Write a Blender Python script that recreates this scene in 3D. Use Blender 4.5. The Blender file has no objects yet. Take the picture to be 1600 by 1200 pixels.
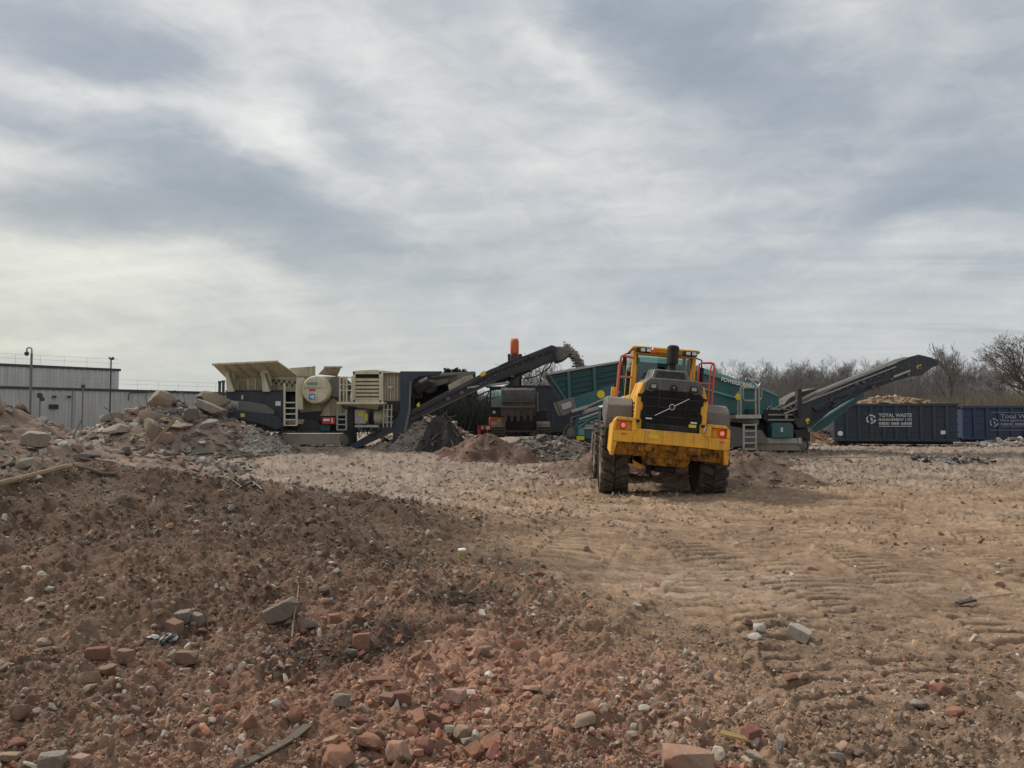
import bpy, bmesh, math, random
import numpy as np
from mathutils import Vector, Matrix
R = math.radians
random.seed(7)
rng = np.random.default_rng(7)
scene = bpy.context.scene
COL = scene.collection

# ------------------------------------------------------------------ camera
CAM_Z = 1.6
PITCH = math.atan(55 / 1200)
cam_data = bpy.data.cameras.new("camera")
cam_data.sensor_width = 36
cam_data.lens = 27
cam_data.clip_start = 0.05
cam_data.clip_end = 3000
cam = bpy.data.objects.new("camera", cam_data)
COL.objects.link(cam)
cam.location = (0, 0, CAM_Z)
cam.rotation_euler = (math.pi / 2 + PITCH, 0, 0)
scene.camera = cam
scene.render.resolution_x, scene.render.resolution_y = 1024, 768
scene.view_settings.view_transform = 'Standard'
scene.view_settings.look = 'None'
scene.view_settings.exposure = 0.0
scene.view_settings.gamma = 1.0
scene.view_settings.use_curve_mapping = False

# ------------------------------------------------------------------ light
SUN_EL, SUN_AZ = R(43), R(-58)          # azimuth measured from +Y towards +X
sd = bpy.data.lights.new("sun", 'SUN')
sd.energy = 3.0
sd.angle = R(8)
sd.color = (1.0, 0.93, 0.82)
sun = bpy.data.objects.new("sun", sd)
COL.objects.link(sun)
sdir = Vector((math.sin(SUN_AZ) * math.cos(SUN_EL), math.cos(SUN_AZ) * math.cos(SUN_EL), math.sin(SUN_EL)))
sun.rotation_euler = sdir.to_track_quat('Z', 'Y').to_euler()
sun.location = (-20, 5, 40)

# ------------------------------------------------------------------ sky
world = bpy.data.worlds.new("World")
scene.world = world
world.use_nodes = True
NT = world.node_tree
NT.nodes.clear()


class NB:
    """tiny node-building helper"""
    def __init__(s, nt): s.nt = nt
    def n(s, t, **kw):
        nd = s.nt.nodes.new(t)
        for k, v in kw.items(): setattr(nd, k, v)
        return nd
    def put(s, sock, v):
        if v is None: return
        if isinstance(v, bpy.types.NodeSocket): s.nt.links.new(v, sock)
        else: sock.default_value = v
    def m(s, op, a, b=None, c=None, clamp=False):
        nd = s.n('ShaderNodeMath', operation=op, use_clamp=clamp)
        for i, v in enumerate((a, b, c)): s.put(nd.inputs[i], v)
        return nd.outputs[0]
    def vm(s, op, a, b=None):
        nd = s.n('ShaderNodeVectorMath', operation=op)
        s.put(nd.inputs[0], a); s.put(nd.inputs[1], b)
        return nd.outputs[0]
    def noise(s, vec, scale, detail=4, rough=.55, dist=0.0):
        nd = s.n('ShaderNodeTexNoise')
        s.put(nd.inputs['Vector'], vec)
        nd.inputs['Scale'].default_value = scale
        nd.inputs['Detail'].default_value = detail
        nd.inputs['Roughness'].default_value = rough
        nd.inputs['Distortion'].default_value = dist
        return nd.outputs['Fac']
    def ramp(s, f, stops):
        nd = s.n('ShaderNodeValToRGB')
        cr = nd.color_ramp
        while len(cr.elements) < len(stops): cr.elements.new(.5)
        for e, (p, c) in zip(cr.elements, stops):
            e.position = p
            e.color = (c, c, c, 1) if isinstance(c, (int, float)) else (*c, 1)
        s.put(nd.inputs[0], f)
        return nd.outputs[0]
    def mix(s, f, a, b, blend='MIX'):
        nd = s.n('ShaderNodeMix', data_type='RGBA', blend_type=blend)
        s.put(nd.inputs[0], f)
        for i, v in ((6, a), (7, b)):
            if isinstance(v, tuple): v = (*v, 1) if len(v) == 3 else v
            s.put(nd.inputs[i], v)
        return nd.outputs[2]


def pix_dir(px, py):
    u, v = (px - 800) / 1200, (600 - py) / 1200
    c, s_ = math.cos(PITCH), math.sin(PITCH)
    return Vector((u, c - v * s_, s_ + v * c))


b = NB(NT)
tc = b.n('ShaderNodeTexCoord').outputs['Generated']
dirn = b.vm('NORMALIZE', tc)
sx = b.n('ShaderNodeSeparateXYZ'); NT.links.new(dirn, sx.inputs[0])
dx, dy, dz = sx.outputs
zz = b.m('ADD', b.m('MAXIMUM', dz, 0.0), 0.13)
cu, cv = b.m('DIVIDE', dx, zz), b.m('DIVIDE', dy, zz)
cmb = b.n('ShaderNodeCombineXYZ'); NT.links.new(cu, cmb.inputs[0]); NT.links.new(cv, cmb.inputs[1])
rot = b.n('ShaderNodeMapping'); rot.inputs['Rotation'].default_value = (0, 0, R(22)); rot.inputs['Scale'].default_value = (.55, 1.25, 1)
NT.links.new(cmb.outputs[0], rot.inputs[0])
pl = rot.outputs[0]
az = b.m('MULTIPLY', b.m('ARCTAN2', dx, dy), 57.2958)
el = b.m('MULTIPLY', b.m('ARCSINE', dz), 57.2958)
ae = b.n('ShaderNodeCombineXYZ'); NT.links.new(b.m('MULTIPLY', az, 1 / 20.0), ae.inputs[0]); NT.links.new(b.m('MULTIPLY', el, 1 / 9.0), ae.inputs[1])
tl0 = b.n('ShaderNodeMapping'); tl0.inputs['Rotation'].default_value = (0, 0, R(16)); NT.links.new(ae.outputs[0], tl0.inputs[0])
sv0 = tl0.outputs[0]
w1 = b.m('SUBTRACT', b.noise(sv0, 1.3, 4, .55), .5)
w2 = b.m('SUBTRACT', b.noise(b.vm('ADD', sv0, (7.3, 2.1, 0)), 1.5, 4, .55), .5)
azw = b.m('ADD', az, b.m('MULTIPLY', w1, 15.0))
elw = b.m('ADD', el, b.m('MULTIPLY', w2, 7.0))
# cloud masses: (px, py, half-width deg, half-height deg, tilt deg, strength) - darker masses negative
BLOBS = [(165, 85, 8, 3.0, -4, -.50), (45, 192, 4, 1.6, 0, -.28), (535, 205, 5.5, 2.4, -18, -.34), (310, 238, 6, 1.8, -14, -.30), (420, 325, 11, 2.4, -9, -.46),
         (75, 318, 8, 1.8, 3, -.34), (370, 395, 8, 1.3, -10, -.24), (760, 378, 8, 1.5, 0, -.18), (1060, 50, 9, 3.6, -28, -.44), (1220, 140, 8, 3.4, -20, -.26), (940, 20, 5, 2, -25, -.2),
         (1450, 300, 10, 3.6, 4, -.34), (1100, 420, 7, 1.5, 0, -.16), (1075, 466, 7, .9, 0, -.16), (1560, 110, 5, 6, 30, -.22), (1390, 362, 5, 1.4, 10, -.2), (700, 445, 9, 1.0, -4, -.14),
         (330, 35, 8, 3, -35, .30), (240, 170, 7, 1.4, -6, .36), (420, 180, 7, 1.8, -12, .26), (520, 252, 7, 1.5, -18, .22), (95, 150, 5, 1.6, 0, .24), (30, 245, 5, 1.8, 0, .24), (190, 265, 6, 1.4, 0, .16),
         (75, 408, 11, 2.2, 2, .30), (330, 440, 10, 1.6, -2, .10), (600, 95, 9, 4, -35, .22), (860, 85, 5, 1.3, -38, .22), (1290, 45, 4, 2.4, 15, .16), (1470, 105, 3.5, 2.4, 20, .18), (1250, 285, 6, 1.2, 8, .2), (1470, 388, 8, 1.5, 5, .24),
         (880, 250, 7, 2.4, -15, .20), (640, 362, 6, 1.0, -4, .24), (1000, 330, 8, 2, 5, .10), (100, 508, 4, .7, -2, .28), (280, 470, 8, .9, -3, .12), (1180, 385, 8, 1.2, 0, .12)]
acc = None
for (px, py, ha, he, tilt, amp) in BLOBS:
    d = pix_dir(px, py).normalized()
    a0, e0 = math.degrees(math.atan2(d.x, d.y)), math.degrees(math.asin(d.z))
    amp = amp * .95 if amp < 0 else amp
    da, de = b.m('SUBTRACT', azw, a0), b.m('SUBTRACT', elw, e0)
    c, s_ = math.cos(R(tilt)), math.sin(R(tilt))
    p = b.m('ADD', b.m('MULTIPLY', da, c / ha), b.m('MULTIPLY', de, s_ / ha))
    q = b.m('ADD', b.m('MULTIPLY', da, -s_ / he), b.m('MULTIPLY', de, c / he))
    g = b.m('MULTIPLY', b.m('EXPONENT', b.m('MULTIPLY', b.m('ADD', b.m('MULTIPLY', p, p), b.m('MULTIPLY', q, q)), -1.0)), amp)
    acc = g if acc is None else b.m('ADD', acc, g)
big = b.m('MULTIPLY', b.m('SUBTRACT', b.noise(sv0, 1.9, 6, .55, .5), .5), .50)
fine = b.m('MULTIPLY', b.m('SUBTRACT', b.noise(sv0, 4.2, 9, .64, 1.1), .5), .46)
streak = b.n('ShaderNodeMapping'); streak.inputs['Scale'].default_value = (.8, 2.2, 1); NT.links.new(pl, streak.inputs[0])
strk = b.m('MULTIPLY', b.m('SUBTRACT', b.noise(streak.outputs[0], 1.3, 7, .58, .6), .5), .36)
bright = b.m('ADD', b.m('ADD', b.m('ADD', acc, big), b.m('ADD', fine, strk)), .56)
cloud = b.ramp(bright, [(0.0, (.355, .405, .465)), (.3, (.435, .482, .535)), (.55, (.575, .605, .63)), (.78, (.74, .755, .75)), (1.0, (.88, .89, .86))])
# warm, bright band low on the left where the sun stands behind thin cloud
fl = b.n('ShaderNodeMapRange'); fl.inputs[1].default_value = 8; fl.inputs[2].default_value = -34; NT.links.new(az, fl.inputs[0])
fe = b.n('ShaderNodeMapRange'); fe.inputs[1].default_value = 19; fe.inputs[2].default_value = 5; NT.links.new(el, fe.inputs[0])
warm = b.m('MULTIPLY', b.m('MULTIPLY', fl.outputs[0], fe.outputs[0]), .75)
cloud = b.mix(warm, cloud, b.mix(1.0, cloud, (1.10, 1.05, .86), 'MULTIPLY'))
# paler towards the horizon
fh = b.n('ShaderNodeMapRange'); fh.inputs[1].default_value = 14; fh.inputs[2].default_value = 2; NT.links.new(el, fh.inputs[0])
cloud = b.mix(b.m('MULTIPLY', fh.outputs[0], .45), cloud, (.60, .625, .62))
# an overcast sky is brightest overhead
fz = b.n('ShaderNodeMapRange'); fz.inputs[1].default_value = 32; fz.inputs[2].default_value = 75; fz.inputs[3].default_value = 1.0; fz.inputs[4].default_value = 1.25; NT.links.new(el, fz.inputs[0])
zc = b.n('ShaderNodeCombineXYZ')
for k_ in range(3): NT.links.new(fz.outputs[0], zc.inputs[k_])
cloud = b.mix(1.0, cloud, zc.outputs[0], 'MULTIPLY')
sky = b.n('ShaderNodeTexSky', sky_type='NISHITA')
sky.sun_disc = False
sky.sun_elevation = SUN_EL
sky.sun_rotation = SUN_AZ
sky.air_density = 1.2; sky.dust_density = 1.5
bg1 = b.n('ShaderNodeBackground'); NT.links.new(sky.outputs[0], bg1.inputs[0]); bg1.inputs[1].default_value = .08
bg2 = b.n('ShaderNodeBackground'); NT.links.new(cloud, bg2.inputs[0]); bg2.inputs[1].default_value = .97
# thin openings to blue low on the right
gap = b.n('ShaderNodeMapRange'); gap.inputs[1].default_value = 12; gap.inputs[2].default_value = 36; NT.links.new(az, gap.inputs[0])
ge = b.n('ShaderNodeMapRange'); ge.inputs[1].default_value = 22; ge.inputs[2].default_value = 4; NT.links.new(el, ge.inputs[0])
hole = b.ramp(b.noise(streak.outputs[0], .9, 5, .55, .6), [(.50, 0.0), (.66, 1.0)])
opening = b.m('MULTIPLY', b.m('MULTIPLY', hole, gap.outputs[0]), b.m('MULTIPLY', ge.outputs[0], .55))
cover = b.m('SUBTRACT', .94, opening)
mx = b.n('ShaderNodeMixShader'); NT.links.new(cover, mx.inputs[0]); NT.links.new(bg1.outputs[0], mx.inputs[1]); NT.links.new(bg2.outputs[0], mx.inputs[2])
wo = b.n('ShaderNodeOutputWorld'); NT.links.new(mx.outputs[0], wo.inputs[0])


# ------------------------------------------------------------------ helpers
def W(px, py, d):
    """point of the place seen at photo pixel (px, py) at d metres of depth"""
    v = pix_dir(px, py)
    t = d / v.y
    return Vector((v.x * t, d, CAM_Z + v.z * t))


def tag(o, label=None, cat=None, group=None, kind=None):
    if label: o['label'] = label
    if cat: o['category'] = cat
    if group: o['group'] = group
    if kind: o['kind'] = kind
    return o


def empty(name, loc, label=None, cat=None, group=None, rot=(0, 0, 0)):
    o = bpy.data.objects.new(name, None)
    o.empty_display_size = .3
    COL.objects.link(o)
    o.location = loc
    o.rotation_euler = rot
    return tag(o, label, cat, group)


def root_of(o):
    while o.parent: o = o.parent
    return o


def dup(root, loc, rot=None, scale=None, label=None, group=None):
    r = root.copy(); COL.objects.link(r); r.location = loc
    if rot is not None: r.rotation_euler = rot
    if scale is not None: r.scale = scale
    if label: r['label'] = label
    if group: r['group'] = group
    for ch in list(root.children):
        c = ch.copy(); COL.objects.link(c); c.parent = r
        for g in list(ch.children):
            e = g.copy(); COL.objects.link(e); e.parent = c
    return r


class MB:
    """collects shapes and links them as ONE mesh object"""
    def __init__(s): s.v, s.f, s.xf = [], [], None
    def add(s, vs, fs):
        o = len(s.v)
        s.v += [tuple(x) for x in vs]
        s.f += [tuple(i + o for i in q) for q in fs]
        return s
    def box(s, x0, x1, y0, y1, z0, z1):
        vs = [(x, y, z) for x in (x0, x1) for y in (y0, y1) for z in (z0, z1)]
        return s.add(vs, [(0, 1, 3, 2), (4, 6, 7, 5), (0, 4, 5, 1), (2, 3, 7, 6), (0, 2, 6, 4), (1, 5, 7, 3)])
    def loft(s, A, B, cap=True):
        n = len(A)
        fs = [(i, (i + 1) % n, n + (i + 1) % n, n + i) for i in range(n)]
        if cap: fs += [tuple(range(n))[::-1], tuple(range(n, 2 * n))]
        return s.add(list(A) + list(B), fs)
    def xz(s, pts, y0, y1):
        return s.loft([(x, y0, z) for x, z in pts], [(x, y1, z) for x, z in pts])
    def yz(s, pts, x0, x1):
        return s.loft([(x0, y, z) for y, z in pts], [(x1, y, z) for y, z in pts])
    def px(s, pts, d, th):
        """outline read at photo pixels, front face at depth d, real thickness th"""
        A = [W(x, y, d) for x, y in pts]
        return s.loft(A, [a + Vector((0, th, 0)) for a in A])
    def pbox(s, x0, y0, x1, y1, d, th):
        return s.px([(x0, y0), (x1, y0), (x1, y1), (x0, y1)], d, th)
    def bar(s, a, b_, w, h=None, up=(0, 0, 1)):
        a, b_ = Vector(a), Vector(b_)
        h = h or w
        t = (b_ - a).normalized()
        u = t.cross(Vector(up))
        if u.length < 1e-4: u = t.cross(Vector((0, 1, 0)))
        u.normalize(); n = u.cross(t)
        q = [u * w / 2 + n * h / 2, -u * w / 2 + n * h / 2, -u * w / 2 - n * h / 2, u * w / 2 - n * h / 2]
        return s.loft([a + k for k in q], [b_ + k for k in q])
    def tube(s, pts, r, n=8, cap=True):
        pts = [Vector(p) for p in pts]
        rs = r if isinstance(r, (list, tuple)) else [r] * len(pts)
        rings = []
        u = None
        for i, p in enumerate(pts):
            t = (pts[min(i + 1, len(pts) - 1)] - pts[max(i - 1, 0)]).normalized()
            if u is None:
                u = t.cross(Vector((0, 0, 1)))
                if u.length < 1e-3: u = t.cross(Vector((0, 1, 0)))
            u = (u - t * u.dot(t)).normalized()
            w = t.cross(u)
            rings.append([p + (u * math.cos(2 * math.pi * k / n) + w * math.sin(2 * math.pi * k / n)) * rs[i] for k in range(n)])
        vs = [q for rg in rings for q in rg]
        fs = []
        for i in range(len(pts) - 1):
            for k in range(n):
                fs.append((i * n + k, i * n + (k + 1) % n, (i + 1) * n + (k + 1) % n, (i + 1) * n + k))
        if cap:
            fs.append(tuple(range(n))[::-1])
            fs.append(tuple(range((len(pts) - 1) * n, len(pts) * n)))
        return s.add(vs, fs)
    def lathe(s, prof, origin, axis='X', n=32):
        """prof: (radius, along-axis) pairs, closed loop not needed"""
        vs, fs = [], []
        ox, oy, oz = origin
        for (r, a) in prof:
            for k in range(n):
                t = 2 * math.pi * k / n
                c, q = r * math.cos(t), r * math.sin(t)
                vs.append({'X': (ox + a, oy + c, oz + q), 'Y': (ox + c, oy + a, oz + q), 'Z': (ox + c, oy + q, oz + a)}[axis])
        m = len(prof)
        for i in range(m - 1):
            for k in range(n):
                fs.append((i * n + k, i * n + (k + 1) % n, (i + 1) * n + (k + 1) % n, (i + 1) * n + k))
        fs.append(tuple(range(n))[::-1]); fs.append(tuple(range((m - 1) * n, m * n)))
        return s.add(vs, fs)
    def build(s, name, mat, parent=None, local=False, bevel=0, smooth=True, label=None, ang=35):
        vs = [Vector(v) for v in s.v]
        if s.xf: vs = [s.xf(v) for v in vs]
        loc = None
        if not local:
            if parent is not None:
                off = root_of(parent).location.copy()
            else:
                xs = [v.x for v in vs]; ys = [v.y for v in vs]
                off = Vector(((min(xs) + max(xs)) / 2, (min(ys) + max(ys)) / 2, min(v.z for v in vs)))
                loc = off
            vs = [v - off for v in vs]
        me = bpy.data.meshes.new(name)
        me.from_pydata([tuple(v) for v in vs], [], s.f)
        bm = bmesh.new(); bm.from_mesh(me)
        bmesh.ops.recalc_face_normals(bm, faces=bm.faces)
        bm.to_mesh(me); bm.free()
        if smooth:
            me.polygons.foreach_set('use_smooth', [True] * len(me.polygons))
            me.set_sharp_from_angle(angle=R(ang))
        me.materials.append(mat)
        o = bpy.data.objects.new(name, me)
        COL.objects.link(o)
        if parent is not None: o.parent = parent
        if loc is not None: o.location = loc
        if bevel:
            md = o.modifiers.new('bevel', 'BEVEL')
            md.width = bevel; md.segments = 2; md.limit_method = 'ANGLE'; md.angle_limit = R(40)
        if label: o['label'] = label
        return o


def arc(cx, cz, r, a0, a1, n):
    return [(cx + r * math.cos(R(a0 + (a1 - a0) * i / n)), cz + r * math.sin(R(a0 + (a1 - a0) * i / n))) for i in range(n + 1)]


def lettering(name, body, size, mat, parent, loc, rot, depth=.004, spacing=1.0, width=None, height=None, xf=None, bold=0.0):
    """flat lettering as a mesh, placed in the parent's own frame"""
    cu_ = bpy.data.curves.new(name, 'FONT')
    cu_.body = body; cu_.size = size; cu_.extrude = depth / 2; cu_.space_character = spacing; cu_.offset = bold
    o = bpy.data.objects.new(name, cu_)
    COL.objects.link(o)
    bpy.context.view_layer.update()
    me = bpy.data.meshes.new_from_object(o.evaluated_get(bpy.context.evaluated_depsgraph_get()))
    bpy.data.objects.remove(o); bpy.data.curves.remove(cu_)
    co = np.zeros(len(me.vertices) * 3); me.vertices.foreach_get('co', co); co = co.reshape(-1, 3)
    co[:, 0] -= co[:, 0].min(); co[:, 1] -= co[:, 1].min()
    if width: co[:, 0] *= width / co[:, 0].max()
    if height: co[:, 1] *= height / co[:, 1].max()
    M = Matrix.Translation(loc) @ rot.to_matrix().to_4x4()
    me.vertices.foreach_set('co', co.ravel())
    me.transform(M)
    if xf is not None:
        for v in me.vertices: v.co = xf(v.co)
    me.materials.clear(); me.materials.append(mat)
    r = bpy.data.objects.new(name, me)
    COL.objects.link(r); r.parent = parent
    return r


# ------------------------------------------------------------------ numeric noise
def _hash(ix, iy, seed):
    h = (ix.astype(np.int64) * 374761393 + iy.astype(np.int64) * 668265263 + seed * 2147483647) & 0xFFFFFFFF
    h = ((h ^ (h >> 13)) * 1274126177) & 0xFFFFFFFF
    return h ^ (h >> 16)


def gnoise(x, y, seed=0):
    x = np.asarray(x, float); y = np.asarray(y, float)
    xi, yi = np.floor(x), np.floor(y)
    fx, fy = x - xi, y - yi
    u, v = fx * fx * fx * (fx * (fx * 6 - 15) + 10), fy * fy * fy * (fy * (fy * 6 - 15) + 10)
    out = 0
    for ox in (0, 1):
        for oy in (0, 1):
            a = _hash(xi + ox, yi + oy, seed) * (2 * math.pi / 4294967296.0)
            g = np.cos(a) * (fx - ox) + np.sin(a) * (fy - oy)
            out = out + g * (u if ox else 1 - u) * (v if oy else 1 - v)
    return out * 1.4


def fbm(x, y, wl, octs=4, seed=0, gain=.5):
    s, a, n = 0, 1.0, 0
    for k in range(octs):
        s = s + a * gnoise(np.asarray(x) / wl + 13.7 * k, np.asarray(y) / wl - 5.1 * k, seed + k)
        n += a; a *= gain; wl *= .5
    return s / n * 1.6


def cells(x, y, wl, seed=0):
    """rounded pebble bumps: 0..1"""
    x = np.asarray(x, float) / wl; y = np.asarray(y, float) / wl
    xi, yi = np.floor(x), np.floor(y)
    best = np.zeros_like(x)
    for ox in (-1, 0, 1):
        for oy in (-1, 0, 1):
            h = _hash(xi + ox, yi + oy, seed)
            jx = (h & 1023) / 1023.0; jy = ((h >> 10) & 1023) / 1023.0; rr = .15 + .45 * ((h >> 20) & 1023) / 1023.0
            d = ((x - xi - ox - jx) ** 2 + (y - yi - oy - jy) ** 2) / (rr * rr)
            best = np.maximum(best, np.sqrt(np.clip(1 - d, 0, 1)) * rr)
    return best


def sstep(a, b_, x):
    t = np.clip((np.asarray(x, float) - a) / (b_ - a), 0, 1)
    return t * t * (3 - 2 * t)


# ------------------------------------------------------------------ materials
def new_mat(name):
    m = bpy.data.materials.new(name); m.use_nodes = True
    nt = m.node_tree
    bs = nt.nodes['Principled BSDF']
    return m, NB(nt), bs


def paint(name, col, rough=.45, dirt=.35, dirtcol=(.20, .16, .12), metal=0.0, scale=1.6, dust=.35, bump=.0, spec=.5):
    m, n, bs = new_mat(name)
    geo = n.n('ShaderNodeNewGeometry')
    co = n.n('ShaderNodeTexCoord').outputs['Object']
    nz = n.noise(co, scale, 8, .65, .3)
    f1 = n.ramp(nz, [(.40, 0.0), (.72, 1.0)])
    nz2 = n.noise(co, scale * 14, 5, .7)
    f2 = n.ramp(nz2, [(.50, 0.0), (.75, 1.0)])
    mp = n.n('ShaderNodeMapping'); mp.inputs['Scale'].default_value = (9, 9, .7); n.put(mp.inputs[0], co)
    run = n.ramp(n.noise(mp.outputs[0], 1.2, 4, .6), [(.48, 0.0), (.72, 1.0)])
    sep = n.n('ShaderNodeSeparateXYZ'); n.put(sep.inputs[0], geo.outputs['Normal'])
    up = n.m('MULTIPLY', n.m('MAXIMUM', sep.outputs[2], 0.0), dust)
    f = n.m('MULTIPLY', n.m('ADD', n.m('MULTIPLY', f1, .6), n.m('ADD', n.m('MULTIPLY', f2, .35), n.m('MULTIPLY', run, .70))), dirt)
    f = n.m('ADD', f, n.m('MULTIPLY', up, n.m('ADD', .45, n.m('MULTIPLY', nz, 1.0))), clamp=True)
    tone = n.mix(n.m('MULTIPLY', nz, .25), col, tuple(c * .8 for c in col))
    n.put(bs.inputs['Base Color'], n.mix(f, tone, dirtcol))
    n.put(bs.inputs['Roughness'], n.m('ADD', rough, n.m('MULTIPLY', f, .5), clamp=True))
    bs.inputs['Metallic'].default_value = metal
    bs.inputs['Specular IOR Level'].default_value = spec
    if bump:
        bp = n.n('ShaderNodeBump'); bp.inputs['Strength'].default_value = bump; bp.inputs['Distance'].default_value = .02
        n.put(bp.inputs['Height'], nz2); n.put(bs.inputs['Normal'], bp.outputs[0])
    return m


def rocky(name, col, col2, soil=.45, soilcol=(.17, .115, .09), scale=9.0, rough=.95):
    m, n, bs = new_mat(name)
    co = n.n('ShaderNodeTexCoord').outputs['Object']
    geo = n.n('ShaderNodeNewGeometry')
    a = n.noise(co, scale, 6, .65, .2)
    b_ = n.noise(co, scale * 5, 5, .7)
    base = n.mix(n.ramp(a, [(.35, 0.0), (.68, 1.0)]), col, col2)
    base = n.mix(n.m('MULTIPLY', n.ramp(b_, [(.45, 0.0), (.7, 1.0)]), .35), base, tuple(c * .55 for c in col2))
    sm = n.m('MULTIPLY', n.ramp(n.noise(co, scale * .6, 7, .7), [(.42, 0.0), (.66, 1.0)]), soil)
    n.put(bs.inputs['Base Color'], n.mix(sm, base, soilcol))
    bs.inputs['Roughness'].default_value = rough
    bs.inputs['Specular IOR Level'].default_value = .25
    bp = n.n('ShaderNodeBump'); bp.inputs['Strength'].default_value = .7; bp.inputs['Distance'].default_value = .006
    n.put(bp.inputs['Height'], n.m('ADD', n.m('MULTIPLY', a, .7), b_)); n.put(bs.inputs['Normal'], bp.outputs[0])
    return m


def plain(name, col, rough=.6, metal=0.0, emit=None, spec=.5):
    m, n, bs = new_mat(name)
    co = n.n('ShaderNodeTexCoord').outputs['Object']
    f = n.noise(co, 6, 5, .6)
    n.put(bs.inputs['Base Color'], n.mix(n.m('MULTIPLY', f, .5), col, tuple(c * .6 for c in col)))
    bs.inputs['Roughness'].default_value = rough; bs.inputs['Metallic'].default_value = metal
    bs.inputs['Specular IOR Level'].default_value = spec
    if emit:
        bs.inputs['Emission Color'].default_value = (*emit[0], 1); bs.inputs['Emission Strength'].default_value = emit[1]
    return m


def tinted_glass(name, tint=(.35, .42, .40), gloss=.12):
    m, n, bs = new_mat(name)
    nt = m.node_tree
    tr = n.n('ShaderNodeBsdfTransparent'); tr.inputs[0].default_value = (*tint, 1)
    gl = n.n('ShaderNodeBsdfGlossy'); gl.inputs['Roughness'].default_value = .04
    fr = n.n('ShaderNodeFresnel'); fr.inputs[0].default_value = 1.5
    mxs = n.n('ShaderNodeMixShader')
    n.put(mxs.inputs[0], n.m('ADD', fr.outputs[0], gloss - .04, clamp=True))
    nt.links.new(tr.outputs[0], mxs.inputs[1]); nt.links.new(gl.outputs[0], mxs.inputs[2])
    nt.links.new(mxs.outputs[0], nt.nodes['Material Output'].inputs[0])
    return m


def earth_mat(name, bump=.9, dist=.02, scale=26.0, vary=.62):
    """colour comes from the mesh's own soil-zone attribute, broken up with grain"""
    m, n, bs = new_mat(name)
    at = n.n('ShaderNodeAttribute'); at.attribute_name = 'Col'
    co = n.n('ShaderNodeTexCoord').outputs['Object']
    a = n.noise(co, scale, 7, .7, .2)
    c2 = n.noise(co, scale * .16, 6, .65, .4)
    g = n.noise(co, scale * 4.2, 3, .7)
    k = n.m('ADD', n.m('MULTIPLY', a, vary), n.m('ADD', n.m('MULTIPLY', c2, vary * .9), n.m('MULTIPLY', g, vary * .5)))
    k = n.m('ADD', k, 1 - vary * 1.2)
    cb = n.n('ShaderNodeCombineXYZ')
    for i in range(3): n.put(cb.inputs[i], k)
    colr = n.mix(1.0, at.outputs['Color'], cb.outputs[0], 'MULTIPLY')
    sp = n.ramp(g, [(.66, 0.0), (.74, 1.0)])
    n.put(bs.inputs['Base Color'], n.mix(n.m('MULTIPLY', sp, .35), colr, (.42, .36, .30)))
    bs.inputs['Roughness'].default_value = 1.0
    bs.inputs['Specular IOR Level'].default_value = .15
    bp = n.n('ShaderNodeBump'); bp.inputs['Strength'].default_value = bump; bp.inputs['Distance'].default_value = dist
    bl = n.m('ABSOLUTE', n.m('SUBTRACT', a, .5))
    n.put(bp.inputs['Height'], n.m('ADD', n.m('MULTIPLY', bl, 2.2), n.m('MULTIPLY', g, .5))); n.put(bs.inputs['Normal'], bp.outputs[0])
    return m


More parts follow.
